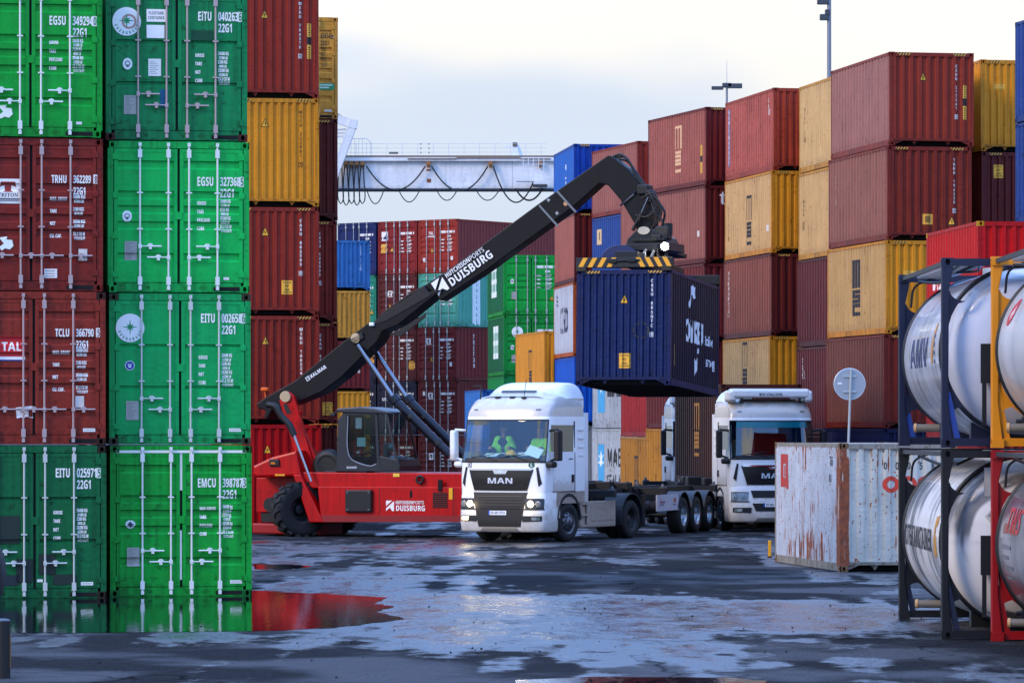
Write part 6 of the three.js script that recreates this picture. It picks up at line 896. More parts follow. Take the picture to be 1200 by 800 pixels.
// ------------------------------------------------------------------ tank containers
function barrelPrint(r, th0, z0, rad) {     // print wrapped on the left flank: th measured from the horizontal, going up; z grows to the right
  return grid((u, v) => { const th = th0 + (v - 0.5) * r.h / rad; return V(-(rad + 0.005) * cos(th), (rad + 0.005) * sin(th), z0 + u * r.w); }, 4, 10, (u, v) => [lerp(r.u0, r.u1, u), lerp(r.v0, r.v1, v)]);
}
function tankContainer(o) {
  const t = thing('tank_container', o.label, 'tank container', o.pos, o.turn || 0), l = L20, w = W0, h = H0, rad = 1.185, cy = 1.32, fm = o.frame;
  const zE = l / 2 - 0.34, gs = [];
  // barrel with dished ends
  const prof = [[0.001, -zE - 0.26], [0.35, -zE - 0.245], [0.70, -zE - 0.19], [0.95, -zE - 0.10], [1.10, -zE + 0.02], [rad - 0.012, -zE + 0.14], [rad, -zE + 0.22]];
  for (let i = 1; i < 8; i++) { const z = lerp(-zE + 0.22, zE - 0.22, i / 8); prof.push([rad, z - 0.02], [rad - (o.bands ? 0.004 : 0.0008), z - 0.008], [rad - (o.bands ? 0.004 : 0.0008), z + 0.008], [rad, z + 0.02]); }
  prof.push([rad, zE - 0.22], [rad - 0.012, zE - 0.14], [1.10, zE - 0.02], [0.95, zE + 0.10], [0.70, zE + 0.19], [0.35, zE + 0.245], [0.001, zE + 0.26]);
  const b = lathe(prof, 72); b.rotateX(PI / 2); b.translate(0, 0, 0); const barrel = part(t, 'tank_barrel', b, o.tank); barrel.position.y = cy;
  for (const s of [-1, 1]) part(barrel, 'barrel_ring', join([new THREE.TorusGeometry(rad - 0.005, 0.035, 8, 64).translate(0, 0, s * (zE - 0.13)), cylG(rad + 0.02, rad + 0.02, 0.10, 64).rotateX(PI / 2).translate(0, 0, s * (zE - 0.02)).scale(1, 1, 1)].slice(0, 1)), std(o.ring || '#17191f', 0.5));
  for (const p of o.prints || []) part(barrel, p.n || 'lettering', barrelPrint(p.r, p.th, p.z, rad), p.r.m);
  // frame
  for (const sx of [-1, 1]) for (const sz of [-1, 1]) {
    const pts = [[w / 2, 0.1], [w / 2, h - 0.10], [w / 2 - 0.155, h - 0.10], [w / 2 - 0.155, h - 0.16], [w / 2 - 0.10, h - 0.42], [w / 2 - 0.09, 0.62], [w / 2 - 0.15, 0.1]];
    const post = part(t, 'corner_post', ext(sx > 0 ? pts : pts.map(([x, y]) => [-x, y]).reverse(), 0.14, 0.012).translate(0, 0, sz > 0 ? l / 2 - 0.146 : -l / 2 + 0.006), fm);
    for (const y of [0, h - 0.118]) { const c = part(post, 'corner_casting', castGeo(sx, sz), fm); c.position.set(sx * w / 2, y, sz * l / 2); }
    // gussets from post to ring, with a concave edge
    for (const up of [0, 1]) {
      const q = []; const cyl = up ? 1 : -1; for (let i = 0; i <= 10; i++) { const a = lerp(0.30, 0.86, i / 10); q.push([rad * cos(a) * 0.995, cy + cyl * rad * sin(a) * 0.995]); }
      const ex = w / 2 - 0.10, tip = up ? cy + 0.72 : cy - 0.80, arc = []; for (let i = 0; i <= 6; i++) { const a = i / 6 * PI / 2; arc.push([ex - 0.02 - 0.20 * (1 - cos(a)) * 1.1, tip + cyl * (0.10 - 0.14 * sin(a))]); }
      let pp = [[ex, cy + cyl * 0.34], ...[[rad * cos(0.30), cy + cyl * rad * sin(0.30)]], ...q, ...arc.reverse(), [ex, tip + cyl * 0.1]];
      const area = pp.reduce((s, p, i) => { const n = pp[(i + 1) % pp.length]; return s + p[0] * n[1] - n[0] * p[1]; }, 0); if (area < 0) pp = pp.reverse(); if (sx < 0) pp = pp.map(([x, y]) => [-x, y]).reverse();
      part(t, 'gusset_plate', ext(pp, 0.03).translate(0, 0, sz * (l / 2 - 0.10) - 0.015), fm);
    }
    part(t, 'frame_brace', bar(V(sx * (w / 2 - 0.08), 0.75, sz * (l / 2 - 0.07)), V(sx * (w / 2 - 0.22), 0.10, sz * (l / 2 - 0.07)), 0.08, 0.08), o.brace || fm);
  }
  for (const sz of [-1, 1]) parts(t, 'end_rail', [boxes(-w / 2 + 0.16, w / 2 - 0.16, 0.02, 0.13, sz * l / 2 - 0.13 * (sz > 0 ? 1 : 0), sz * l / 2 + 0.13 * (sz > 0 ? 0 : 1)), boxes(-w / 2 + 0.16, w / 2 - 0.16, h - 0.11, h - 0.01, sz * l / 2 - 0.13 * (sz > 0 ? 1 : 0), sz * l / 2 + 0.13 * (sz > 0 ? 0 : 1))], fm);
  parts(t, 'saddle', [-1.9, 1.9].map((z) => boxes(-0.7, 0.7, 0.12, 0.34, z - 0.1, z + 0.1)), fm);
  for (const sx of [-1, 1]) part(t, 'top_rail', boxes(sx * (w / 2 - 0.05), sx * (w / 2 - 0.11), h - 0.09, h - 0.03, -l / 2 + 0.16, l / 2 - 0.16), o.topRail || std('#3a3d42', 0.5));
  // walkway and fittings on top
  part(t, 'walkway', cached('walk', () => { const g = [boxes(-0.95, -0.52, h - 0.075, h - 0.045, -l / 2 + 0.2, l / 2 - 0.2), boxes(0.52, 0.95, h - 0.075, h - 0.045, -l / 2 + 0.2, l / 2 - 0.2)]; for (let z = -l / 2 + 0.25; z < l / 2 - 0.2; z += 0.16) g.push(boxes(-0.96, -0.50, h - 0.05, h - 0.035, z, z + 0.03), boxes(0.50, 0.96, h - 0.05, h - 0.035, z, z + 0.03)); return join(g); }), std('#b4b8bc', 0.35, 0.8));
  part(t, 'manhole', cylG(0.3, 0.3, 0.14, 24).translate(0, h - 0.09, 0), GALV); parts(t, 'valve_cap', [cylG(0.12, 0.12, 0.12, 16).translate(0, h - 0.08, 1.1), cylG(0.1, 0.1, 0.12, 16).translate(0.2, h - 0.08, -1.2)], GALV);
  part(t, 'top_pipes', cached('pipes', () => join([tube([V(-0.9, h - 0.06, l / 2 - 0.2), V(-0.95, h - 0.14, 1.5), V(-0.9, h - 0.22, 0), V(-0.95, h - 0.12, -2.6)], 0.022, 30), tube([V(-0.75, h - 0.02, l / 2 - 0.25), V(-0.5, h - 0.3 + 0.2, 1.2), V(-0.75, h - 0.05, -1)], 0.018, 24), tube([V(-1.0, h - 0.2, l / 2 - 0.1), V(-0.6, h - 0.06, l / 2 - 0.3), V(-0.2, h - 0.12, l / 2 - 0.2), V(0.3, h - 0.06, l / 2 - 0.2)], 0.02, 24), tube([V(-1.05, h - 0.5, -l / 2 + 0.25), V(-1.0, h - 0.2, -l / 2 + 0.3), V(-0.7, h - 0.06, -l / 2 + 0.5)], 0.018, 16)])), std('#2a2d31', 0.45, 0.4));
  const dt = part(t, 'document_tube', cyl2(V(-1.02, 0.27, o.tubeZ ?? -2.3), V(-0.55, 0.27, (o.tubeZ ?? -2.3) + 0.1), 0.06), std('#77726a', 0.6)); part(dt, 'tube_cap', cyl2(V(-1.06, 0.27, (o.tubeZ ?? -2.3) - 0.01), V(-1.02, 0.27, o.tubeZ ?? -2.3), 0.068), std('#c2a27a', 0.7));
  // fittings on the near end: placard holder, outlet, ladder
  if (o.end !== false) {
    part(t, 'placard_holder', join([boxes(-0.68, -0.40, 0.88, 1.42, l / 2 - 0.09, l / 2 - 0.07), boxes(-0.66, -0.60, 0.3, 0.88, l / 2 - 0.09, l / 2 - 0.07)]), BLACK);
    part(t, 'end_ladder', join([0.36, 0.72].map((x) => rod(V(x, 0.1, l / 2 - 0.04), V(x, h - 0.1, l / 2 - 0.04), 0.018, 8)).concat([...Array(8)].map((_, i) => rod(V(0.36, 0.3 + i * 0.28, l / 2 - 0.04), V(0.72, 0.3 + i * 0.28, l / 2 - 0.04), 0.014, 8)))), GALV);
    part(t, 'outlet_valve', join([cylG(0.13, 0.13, 0.3, 16).rotateX(PI / 2).translate(0, 0.34, l / 2 - 0.14), rod(V(-0.2, 0.36, l / 2 - 0.05), V(0.2, 0.36, l / 2 - 0.05), 0.03, 8)]), GREYMET);
    if (o.endPrint) for (const e of o.endPrint) part(t, e.n || 'placard', quads([[V(e.x, e.y, e.z), V(e.x + e.r.w, e.y, e.z), V(e.x + e.r.w, e.y + e.r.h, e.z), V(e.x, e.y + e.r.h, e.z), [[e.r.u0, e.r.v0], [e.r.u1, e.r.v0], [e.r.u1, e.r.v1], [e.r.u0, e.r.v1]]]]), e.r.m);
  }
  return t;
}
function cyl2(a, b, r) { return rod(a, b, r, 14); }
function streaks(seed, base, dirt) {
  const W = 512, H = 512, d = new Uint8Array(W * H * 4);
  for (let j = 0; j < H; j++) for (let i = 0; i < W; i++) { const u = i / W, v = j / H, side = abs(((u * 2) % 1) - 0.5), run = fbm(u * 6, v * 60, seed, 3, 6, 60), f = fbm(u * 10, v * 10, seed + 4, 4, 10, 10); let k = clamp(sstep(0.52, 0.75, run) * dirt + sstep(0.45, 0.75, f) * dirt * 0.5); const o = (j * W + i) * 4; for (let c = 0; c < 3; c++) d[o + c] = 255 * lerp(base[c], [0.36, 0.36, 0.37][c], k); d[o + 3] = 255; }
  const t = new THREE.DataTexture(d, W, H, THREE.RGBAFormat); t.colorSpace = THREE.SRGBColorSpace; t.wrapS = t.wrapT = THREE.RepeatWrapping; t.magFilter = THREE.LinearFilter; t.needsUpdate = true; return t;
}
const tankM = (tex, rough, metal, cc) => new THREE.MeshPhysicalMaterial({ map: tex, roughness: rough, metalness: metal, clearcoat: cc, clearcoatRoughness: 0.08 });
const tl = 5.87 + W0 / 2, tr = 6.51 + W0 / 2;
const P_AMW = print(2.4, 0.6, 110, (c, w, h) => { T(c, 'AMW', 0.05, h / 2, 0.42, { color: '#38406a', sx: 1.9 }); }), P_AMB = print(0.6, 0.75, 120, (c) => { poly(c, [[0.1, 0.6], [0.35, 0.05], [0.5, 0.05], [0.3, 0.62]], '#c98a2e'); for (let i = 0; i < 4; i++) rect(c, 0.36 + 0.04 * i, 0.2 + i * 0.12, 0.18, 0.06, '#4a5276'); });
const P_VOTG = print(4.3, 0.42, 110, (c, w, h) => { T(c, 'VOTG TANKTAINER', 0.02, h / 2, 0.31, { color: '#26272b', sx: 1.0 }); }), P_OCH = print(0.55, 0.7, 110, (c) => { poly(c, [[0.05, 0.65], [0.12, 0.08], [0.5, 0.05], [0.45, 0.2], [0.28, 0.22], [0.26, 0.34], [0.42, 0.36], [0.4, 0.62]], '#b9812c'); });
const P_RED = print(0.75, 0.5, 140, (c) => { c.save(); c.translate(0.37, 0.25); c.rotate(-0.35); c.scale(1, 0.5); disc(c, 0, 0, 0.33, '#b5222a'); c.restore(); T(c, 'rent', 0.37, 0.26, 0.15, { align: 'center', rot: -0.35 }); });
const P_TWS = print(1.5, 0.55, 120, (c, w, h) => { T(c, 'TWS', 0.05, h / 2, 0.36, { color: '#b0252b', sx: 1.4 }); }), P_SUB = print(1.6, 0.9, 100, (c) => { T(c, 'RENT-A-TAINER', 0.03, 0.12, 0.14, { color: '#a05a3a', sx: 0.9 }); for (let i = 0; i < 4; i++) rect(c, 0.05, 0.34 + i * 0.14, 0.9 - (i % 2) * 0.3, 0.05, '#6b7078'); });
const P_DIA = print(0.36, 0.36, 110, (c) => { poly(c, [[0.18, 0.0], [0.36, 0.18], [0.18, 0.36], [0, 0.18]], '#c9c6c0'); poly(c, [[0.18, 0.03], [0.33, 0.18], [0.03, 0.18]], '#8d8a86'); }), P_GREYB = print(0.5, 0.4, 90, (c) => { rect(c, 0, 0, 0.12, 0.4, '#b5b2ae'); rect(c, 0, 0.22, 0.5, 0.18, '#b0adaa'); });
const zN = -53.55 - L20 / 2, zT4 = -47.3 - L20 / 2;
tankContainer({ label: 'white tank container in black frame, dirt streaked, at ground level on the right', pos: V(tl, 0, zN), frame: std('#15171c', 0.45), ring: '#101216', brace: std('#1c2740', 0.5), tank: tankM(streaks(4, [0.86, 0.85, 0.84], 0.95), 0.42, 0, 0.25), bands: true, tubeZ: -2.0, prints: [{ r: P_VOTG, th: -0.02, z: -2.55 }, { n: 'emblem', r: P_OCH, th: 0.05, z: 1.6 }], endPrint: [{ r: P_DIA, x: -0.62, y: 1.50, z: L20 / 2 - 0.085 }, { n: 'sticker', r: P_GREYB, x: -0.62, y: 1.95, z: L20 / 2 - 0.2 }] });
tankContainer({ label: 'light grey tank container in navy blue frame, stacked on the one in black frame', pos: V(tl, H0 + 0.03, zN), frame: std('#131d3c', 0.45), ring: '#131a2c', brace: std('#2a4a94', 0.45), tank: tankM(streaks(9, [0.76, 0.78, 0.83], 0.4), 0.32, 0, 0.4), tubeZ: -2.2, prints: [{ r: P_AMW, th: 0.02, z: -1.6 }, { n: 'emblem', r: P_AMB, th: 0.08, z: 1.2 }] });
tankContainer({ label: 'shiny metal tank container in dark red frame at ground level, cut by the right edge', pos: V(tr, 0, zT4), frame: std('#9c1219', 0.4), ring: '#14161a', tank: tankM(streaks(14, [0.74, 0.76, 0.80], 0.3), 0.22, 0.85, 0.3), tubeZ: -2.4, prints: [{ r: P_TWS, th: 0.30, z: -1.9 }, { n: 'small_print', r: P_SUB, th: -0.08, z: -2.1 }] });
tankContainer({ label: 'pale metal tank container in orange yellow frame, nearest of the upper tanks', pos: V(tr, H0 + 0.03, zT4), frame: std('#dd9410', 0.4), ring: '#1a1a1a', tank: tankM(streaks(21, [0.84, 0.84, 0.84], 0.12), 0.34, 0.25, 0.4), tubeZ: -2.5, prints: [{ n: 'emblem', r: P_RED, th: 0.42, z: -2.0 }] });
// loose hoses hanging over the frames of the near pair

// ------------------------------------------------------------------ crane, masts, sign, small things
{
  const d = 255, s = F / d, X = (px) => (px - 600) / s, Y = (py) => EYE - (py - HZ) / s, CW = new THREE.MeshPhysicalMaterial({ color: lin('#eceeee'), map: WEAR[2], roughness: 0.5 });
  const c = thing('gantry_crane', 'white gantry crane girder with looped black cables behind the far stacks', 'crane', V(X(520), 0, -d)); const ox = X(520);
  const x = (px) => X(px) - ox, b = (p0, p1, q0, q1, z0, z1) => boxes(x(p0), x(p1), Y(q0), Y(q1), z0, z1);
  const girder = part(c, 'girder', join([b(300, 720, 190, 222, -1.0, 1.0), b(300, 720, 185.5, 190, -1.25, 1.25)]), CW);
  part(girder, 'lower_flange', b(300, 720, 221.8, 223.4, -1.15, 1.15), std('#4a4e55', 0.6)); part(girder, 'rail', b(300, 720, 183.6, 185.6, 1.05, 1.25), std('#7a6a60', 0.6)); parts(girder, 'conduit', [b(478, 535, 186.8, 188, 1.25, 1.32), b(535, 610, 185.8, 187, 1.25, 1.32), b(610, 645, 187, 188, 1.25, 1.32)], std('#8b7668', 0.6));
  for (const px of [522.5, 600.5]) part(girder, 'web_seam', b(px, px + 0.4, 190, 221, 1.0, 1.006), std('#9c9a98', 0.7));
  parts(girder, 'rust_spot', [b(500, 505, 199.5, 201.5, 1.0, 1.007), b(500.5, 505.5, 210.5, 215, 1.0, 1.007)], std('#8f5a34', 0.8));
  for (const px of [330, 690]) for (const z of [-0.9, 0.9]) part(c, 'leg', join([boxes(x(px) - 0.6, x(px) + 0.6, 0, Y(222), z - 0.5, z + 0.5)]), CW);
  const trolley = (px) => part(c, 'cable_trolley', join([b(px - 2.4, px + 2.4, 190.5, 195, 1.02, 1.4), b(px - 1.6, px + 1.6, 195, 198, 1.1, 1.3)]), std('#9a6f45', 0.7));
  for (const px of [406, 412.5, 419, 425.5, 502.5, 575, 632.5]) trolley(px);
  const cable = (pts, r = 0.035) => part(c, 'cable', tube(pts.map(([a, q]) => V(x(a), Y(q), 1.3)), r, 30, 5), std('#23262c', 0.6));
  const sag = (a, qa, bb, qb, low, r) => { const p = []; for (let i = 0; i <= 10; i++) { const t = i / 10, k = 4 * t * (1 - t); p.push([lerp(a, bb, t), lerp(qa, qb, t) + k * (low - (qa + qb) / 2)]); } return cable(p, r); };
  sag(430, 196, 499, 196, 224, 0.05); sag(506, 196, 572, 196, 225, 0.05); sag(578, 196, 626, 212, 238, 0.05); sag(604, 222, 636, 222, 236, 0.06);
  sag(430, 222, 451, 222, 240, 0.035); sag(467, 222, 493, 222, 238, 0.035); sag(511, 222, 537, 222, 236, 0.035); sag(557, 222, 586, 222, 236, 0.035);
  for (let i = 0; i < 5; i++) { const a = 399 + i * 6.3, q = 240 + (i % 2) * 2; cable([[a - 0.5, 195], [a - 2, 215], [a - 1.5, q - 4], [a + 1.5, q], [a + 4, q - 5], [a + 3.2, 214], [a + 2.2, 195]], 0.04); }
  part(c, 'cable_box', b(529, 538, 222.6, 226, 1.2, 1.5), std('#2a2c30', 0.6));
  // bent white strut and platform at the left end
  part(c, 'strut', join([bar(V(x(388), Y(222), 1.8), V(x(414.5), Y(150), 1.8), 0.75, 0.5), bar(V(x(414.5), Y(153), 1.8), V(x(416), Y(143), 1.8), 0.8, 0.5), bar(V(x(380), Y(137), 1.8), V(x(415), Y(148), 1.8), 0.4, 0.55)]), CW);
  for (let i = 0; i < 3; i++) part(c, 'strut_rung', bar(V(x(380), Y(155 + i * 4), 1.7), V(x(407), Y(154 + i * 4), 1.7), 0.12, 0.12), std('#c2c6ca', 0.5));
  parts(c, 'ladder_rail', [bar(V(x(394), Y(138), 1.8), V(x(406), Y(146), 1.8), 0.06, 0.06), bar(V(x(396), Y(135), 1.8), V(x(408), Y(143), 1.8), 0.06, 0.06)], std('#6a6e72', 0.5));
  const rail = []; for (let q = 0; q < 3; q++) rail.push(bar(V(x(393), Y(170 + q * 5), 1.1), V(x(640), Y(169.5 + q * 5), 1.1), 0.02, 0.02)); for (let px = 400; px < 640; px += 18) rail.push(bar(V(x(px), Y(184), 1.1), V(x(px), Y(169), 1.1), 0.025, 0.025));
  part(c, 'hand_rail', join(rail), std('#c4cad2', 0.5)); part(c, 'mesh_cage', join([...Array(8)].map((_, i) => bar(V(x(403 + i * 4.5), Y(184), 1.2), V(x(403 + i * 4.5), Y(i > 5 ? 168 : 164), 1.2), 0.02, 0.02)).concat([bar(V(x(403), Y(164), 1.2), V(x(430), Y(164), 1.2), 0.03, 0.03), bar(V(x(430), Y(164), 1.2), V(x(436), Y(169), 1.2), 0.03, 0.03)])), std('#b9c3cf', 0.5));
  for (const px of [493.5, 503]) for (let q = 0; q < 3; q++) part(c, 'rail_clamp', b(px - 0.7, px + 0.7, 169.4 + q * 5, 170.8 + q * 5, 1.0, 1.2), std('#6c7076', 0.6));
  part(c, 'signal_box', b(456.5, 467, 179.5, 181.5, 0.9, 1.3), std('#6f6c68', 0.6));
  part(c, 'winch_post', join([b(600.5, 607, 167.5, 184, -0.4, 0.4), bar(V(x(606), Y(170), 0), V(x(612), Y(184), 0), 0.2, 0.2), b(592, 602, 170.5, 173, -0.2, 0.2)]), CW); part(c, 'winch_head', b(600.8, 606, 167.3, 172, 0.38, 0.46), std('#6a625a', 0.6));
  const pf = [b(625, 640, 215, 219, 1.2, 2.6)]; for (const px of [613, 619, 625, 631, 637]) pf.push(bar(V(x(px), Y(216), 2.2), V(x(px), Y(187), 2.2), 0.05, 0.05)); for (const q of [187, 195, 203, 210]) pf.push(bar(V(x(613), Y(q), 2.2), V(x(640), Y(q), 2.2), 0.04, 0.04)); pf.push(b(605, 628, 213.5, 215, 1.6, 2.4));
  part(c, 'platform', join(pf), std('#d4d7d9', 0.5)); part(c, 'platform_grating', b(624, 641, 218.5, 220.5, 1.2, 2.6), std('#565a60', 0.6));
}
function mast(px, d, top, label, lamps, r = 0.09, spike) {
  const s = F / d, x = (px - 600) / s, t = thing('lamp_mast', label, 'lamp mast', V(x, 0, -d)); const Y = (py) => EYE - (py - HZ) / s;
  part(t, 'pole', rod(V(0, 0, 0), V(0, Y(top), 0), r * 1.25, 16, r), std('#8d939b', 0.45, 0.4));
  for (const [dx, py, w, h] of lamps) { const f = part(t, 'floodlight', join([rbox(w, h, 0.35, dx, Y(py), 0, 0.03), bar(V(0, Y(py) + h * 0.2, 0), V(dx, Y(py) + h * 0.2, 0), 0.07, 0.07)]), std('#4a4f57', 0.5)); part(f, 'lamp_glass', boxes(dx - w * 0.4, dx + w * 0.4, Y(py) - h / 2 - 0.012, Y(py) - h / 2 - 0.002, -0.14, 0.14), std('#aab2ba', 0.15)); }
  if (spike) part(t, 'lightning_rod', rod(V(0, Y(top), 0), V(0, Y(spike), 0), 0.03, 6, 0.015), std('#b4b9c0', 0.5));
  return t;
}
mast(972, 180, -40, 'tall grey lamp mast rising behind the maroon stack on the right', [[-0.30, 2, 0.5, 0.22], [-0.22, 20, 0.42, 0.26], [-0.08, 15, 0.22, 0.3]], 0.095);
mast(852, 300, 100, 'thin distant lamp mast with flat floodlight head and spike', [[-0.72, 103, 0.9, 0.26], [0.62, 100.5, 1.1, 0.36], [0.0, 99.5, 0.7, 0.3]], 0.085, 70);
// back of a round road sign on its post
{
  const d = 92, c = P(996, 450, d), t = thing('road_sign', 'round road sign seen from its grey back on a thin post', 'road sign', V(c.x, 0, -d));
  part(t, 'sign_disc', cylG(0.365, 0.365, 0.02, 40).rotateX(PI / 2).rotateZ(0.12).translate(0, c.y, 0), std('#a9b0b6', 0.42, 0.5));
  part(t, 'sign_rim', new THREE.TorusGeometry(0.365, 0.012, 8, 40).translate(0, c.y, 0), std('#d6dadd', 0.35, 0.6));
  part(t, 'post', rod(V(-0.12, 0, 0.05), V(0.03, c.y + 0.34, 0.05), 0.03, 10), GALV); parts(t, 'bracket', [rbox(0.3, 0.04, 0.03, 0, c.y + 0.18, 0.025, 0.005), rbox(0.3, 0.04, 0.03, 0, c.y - 0.18, 0.025, 0.005)], GALV);
  part(t, 'sticker', boxes(-0.28, -0.18, c.y + 0.0, c.y + 0.035, 0.011, 0.014), std('#eceeee', 0.5));
}
// left edge of the picture: a big tyre and a short post
{
  const d = 56, t = thing('loader_tyre', 'black edge of a large tyre at the left picture border', 'tyre', V((-62 - 600) / F * d, 0, -d));
  const w = wheel(t, 0, 0.82, 0, { r: 0.82, w: 0.5, rim: 0.4, turn: -PI / 2, tyre: std('#2c2d31', 0.7) }); w.rotation.y = -PI / 2;
  const d2 = 45.3, b = thing('bollard', 'short black post at the lower left picture corner', 'bollard', V((3 - 600) / F * d2, 0, -d2));
  part(b, 'post', join([cylG(0.085, 0.085, 0.66, 20).translate(0, 0.33, 0)]), std('#17181b', 0.5)); part(b, 'cap', new THREE.SphereGeometry(0.085, 20, 8, 0, 2 * PI, 0, PI / 2).scale(1, 0.35, 1).translate(0, 0.66, 0), std('#4c525c', 0.4)); part(b, 'reflector', boxes(0.06, 0.088, 0.12, 0.5, -0.03, 0.03), std('#7d5a2c', 0.5));
}
// yellow marker beside the rusty container
{ const d = 88, p = P(902.3, 0, d); const t = thing('marker_post', 'small yellow post at the left foot of the rusty white container', 'post', V(p.x, 0, -d)); part(t, 'post', rbox(0.07, 0.38, 0.07, 0, 0.19, 0, 0.015), std('#e0a41c', 0.5)); part(t, 'base', rbox(0.10, 0.03, 0.14, 0, 0.015, 0, 0.01), BLACK); }

// ------------------------------------------------------------------ people behind glass
function flesh(bones, cell = 0.03, k = 0.035) {       // one smooth surface round tapered bones [ax,ay,az,ra,bx,by,bz,rb]
  let lo = V(9, 9, 9), hi = V(-9, -9, -9); for (const b of bones) for (const [o, r] of [[0, b[3]], [4, b[7]]]) { lo.min(V(b[o] - r - 0.06, b[o + 1] - r - 0.06, b[o + 2] - r - 0.06)); hi.max(V(b[o] + r + 0.06, b[o + 1] + r + 0.06, b[o + 2] + r + 0.06)); }
  const size = max(hi.x - lo.x, hi.y - lo.y, hi.z - lo.z), n = clamp(Math.ceil(size / cell), 12, 96), mc = new MarchingCubes(n, undefined, false, false, 80000), ce = lo.clone().add(hi).multiplyScalar(0.5), half = size / 2 * 1.1;
  for (let z = 0; z < n; z++) for (let y = 0; y < n; y++) for (let x = 0; x < n; x++) {
    const p = [ce.x + ((x - n / 2) / (n / 2)) * half, ce.y + ((y - n / 2) / (n / 2)) * half, ce.z + ((z - n / 2) / (n / 2)) * half]; let d = 9;
    for (const b of bones) { const vx = b[4] - b[0], vy = b[5] - b[1], vz = b[6] - b[2], wx = p[0] - b[0], wy = p[1] - b[1], wz = p[2] - b[2], t = clamp((vx * wx + vy * wy + vz * wz) / (vx * vx + vy * vy + vz * vz + 1e-9)), q = sqrt((wx - t * vx) ** 2 + (wy - t * vy) ** 2 + (wz - t * vz) ** 2) - lerp(b[3], b[7], t), h = clamp(0.5 + 0.5 * (d - q) / k); d = lerp(d, q, h) - k * h * (1 - h); }
    mc.field[x + y * n + z * n * n] = -d;
  }
  mc.isolation = 0; mc.update(); const g = new THREE.BufferGeometry(), c = mc.count; g.setAttribute('position', new THREE.Float32BufferAttribute(mc.positionArray.slice(0, c * 3), 3)); g.setAttribute('normal', new THREE.Float32BufferAttribute(mc.normalArray.slice(0, c * 3), 3)); g.scale(half, half, half).translate(ce.x, ce.y, ce.z); return g;
}
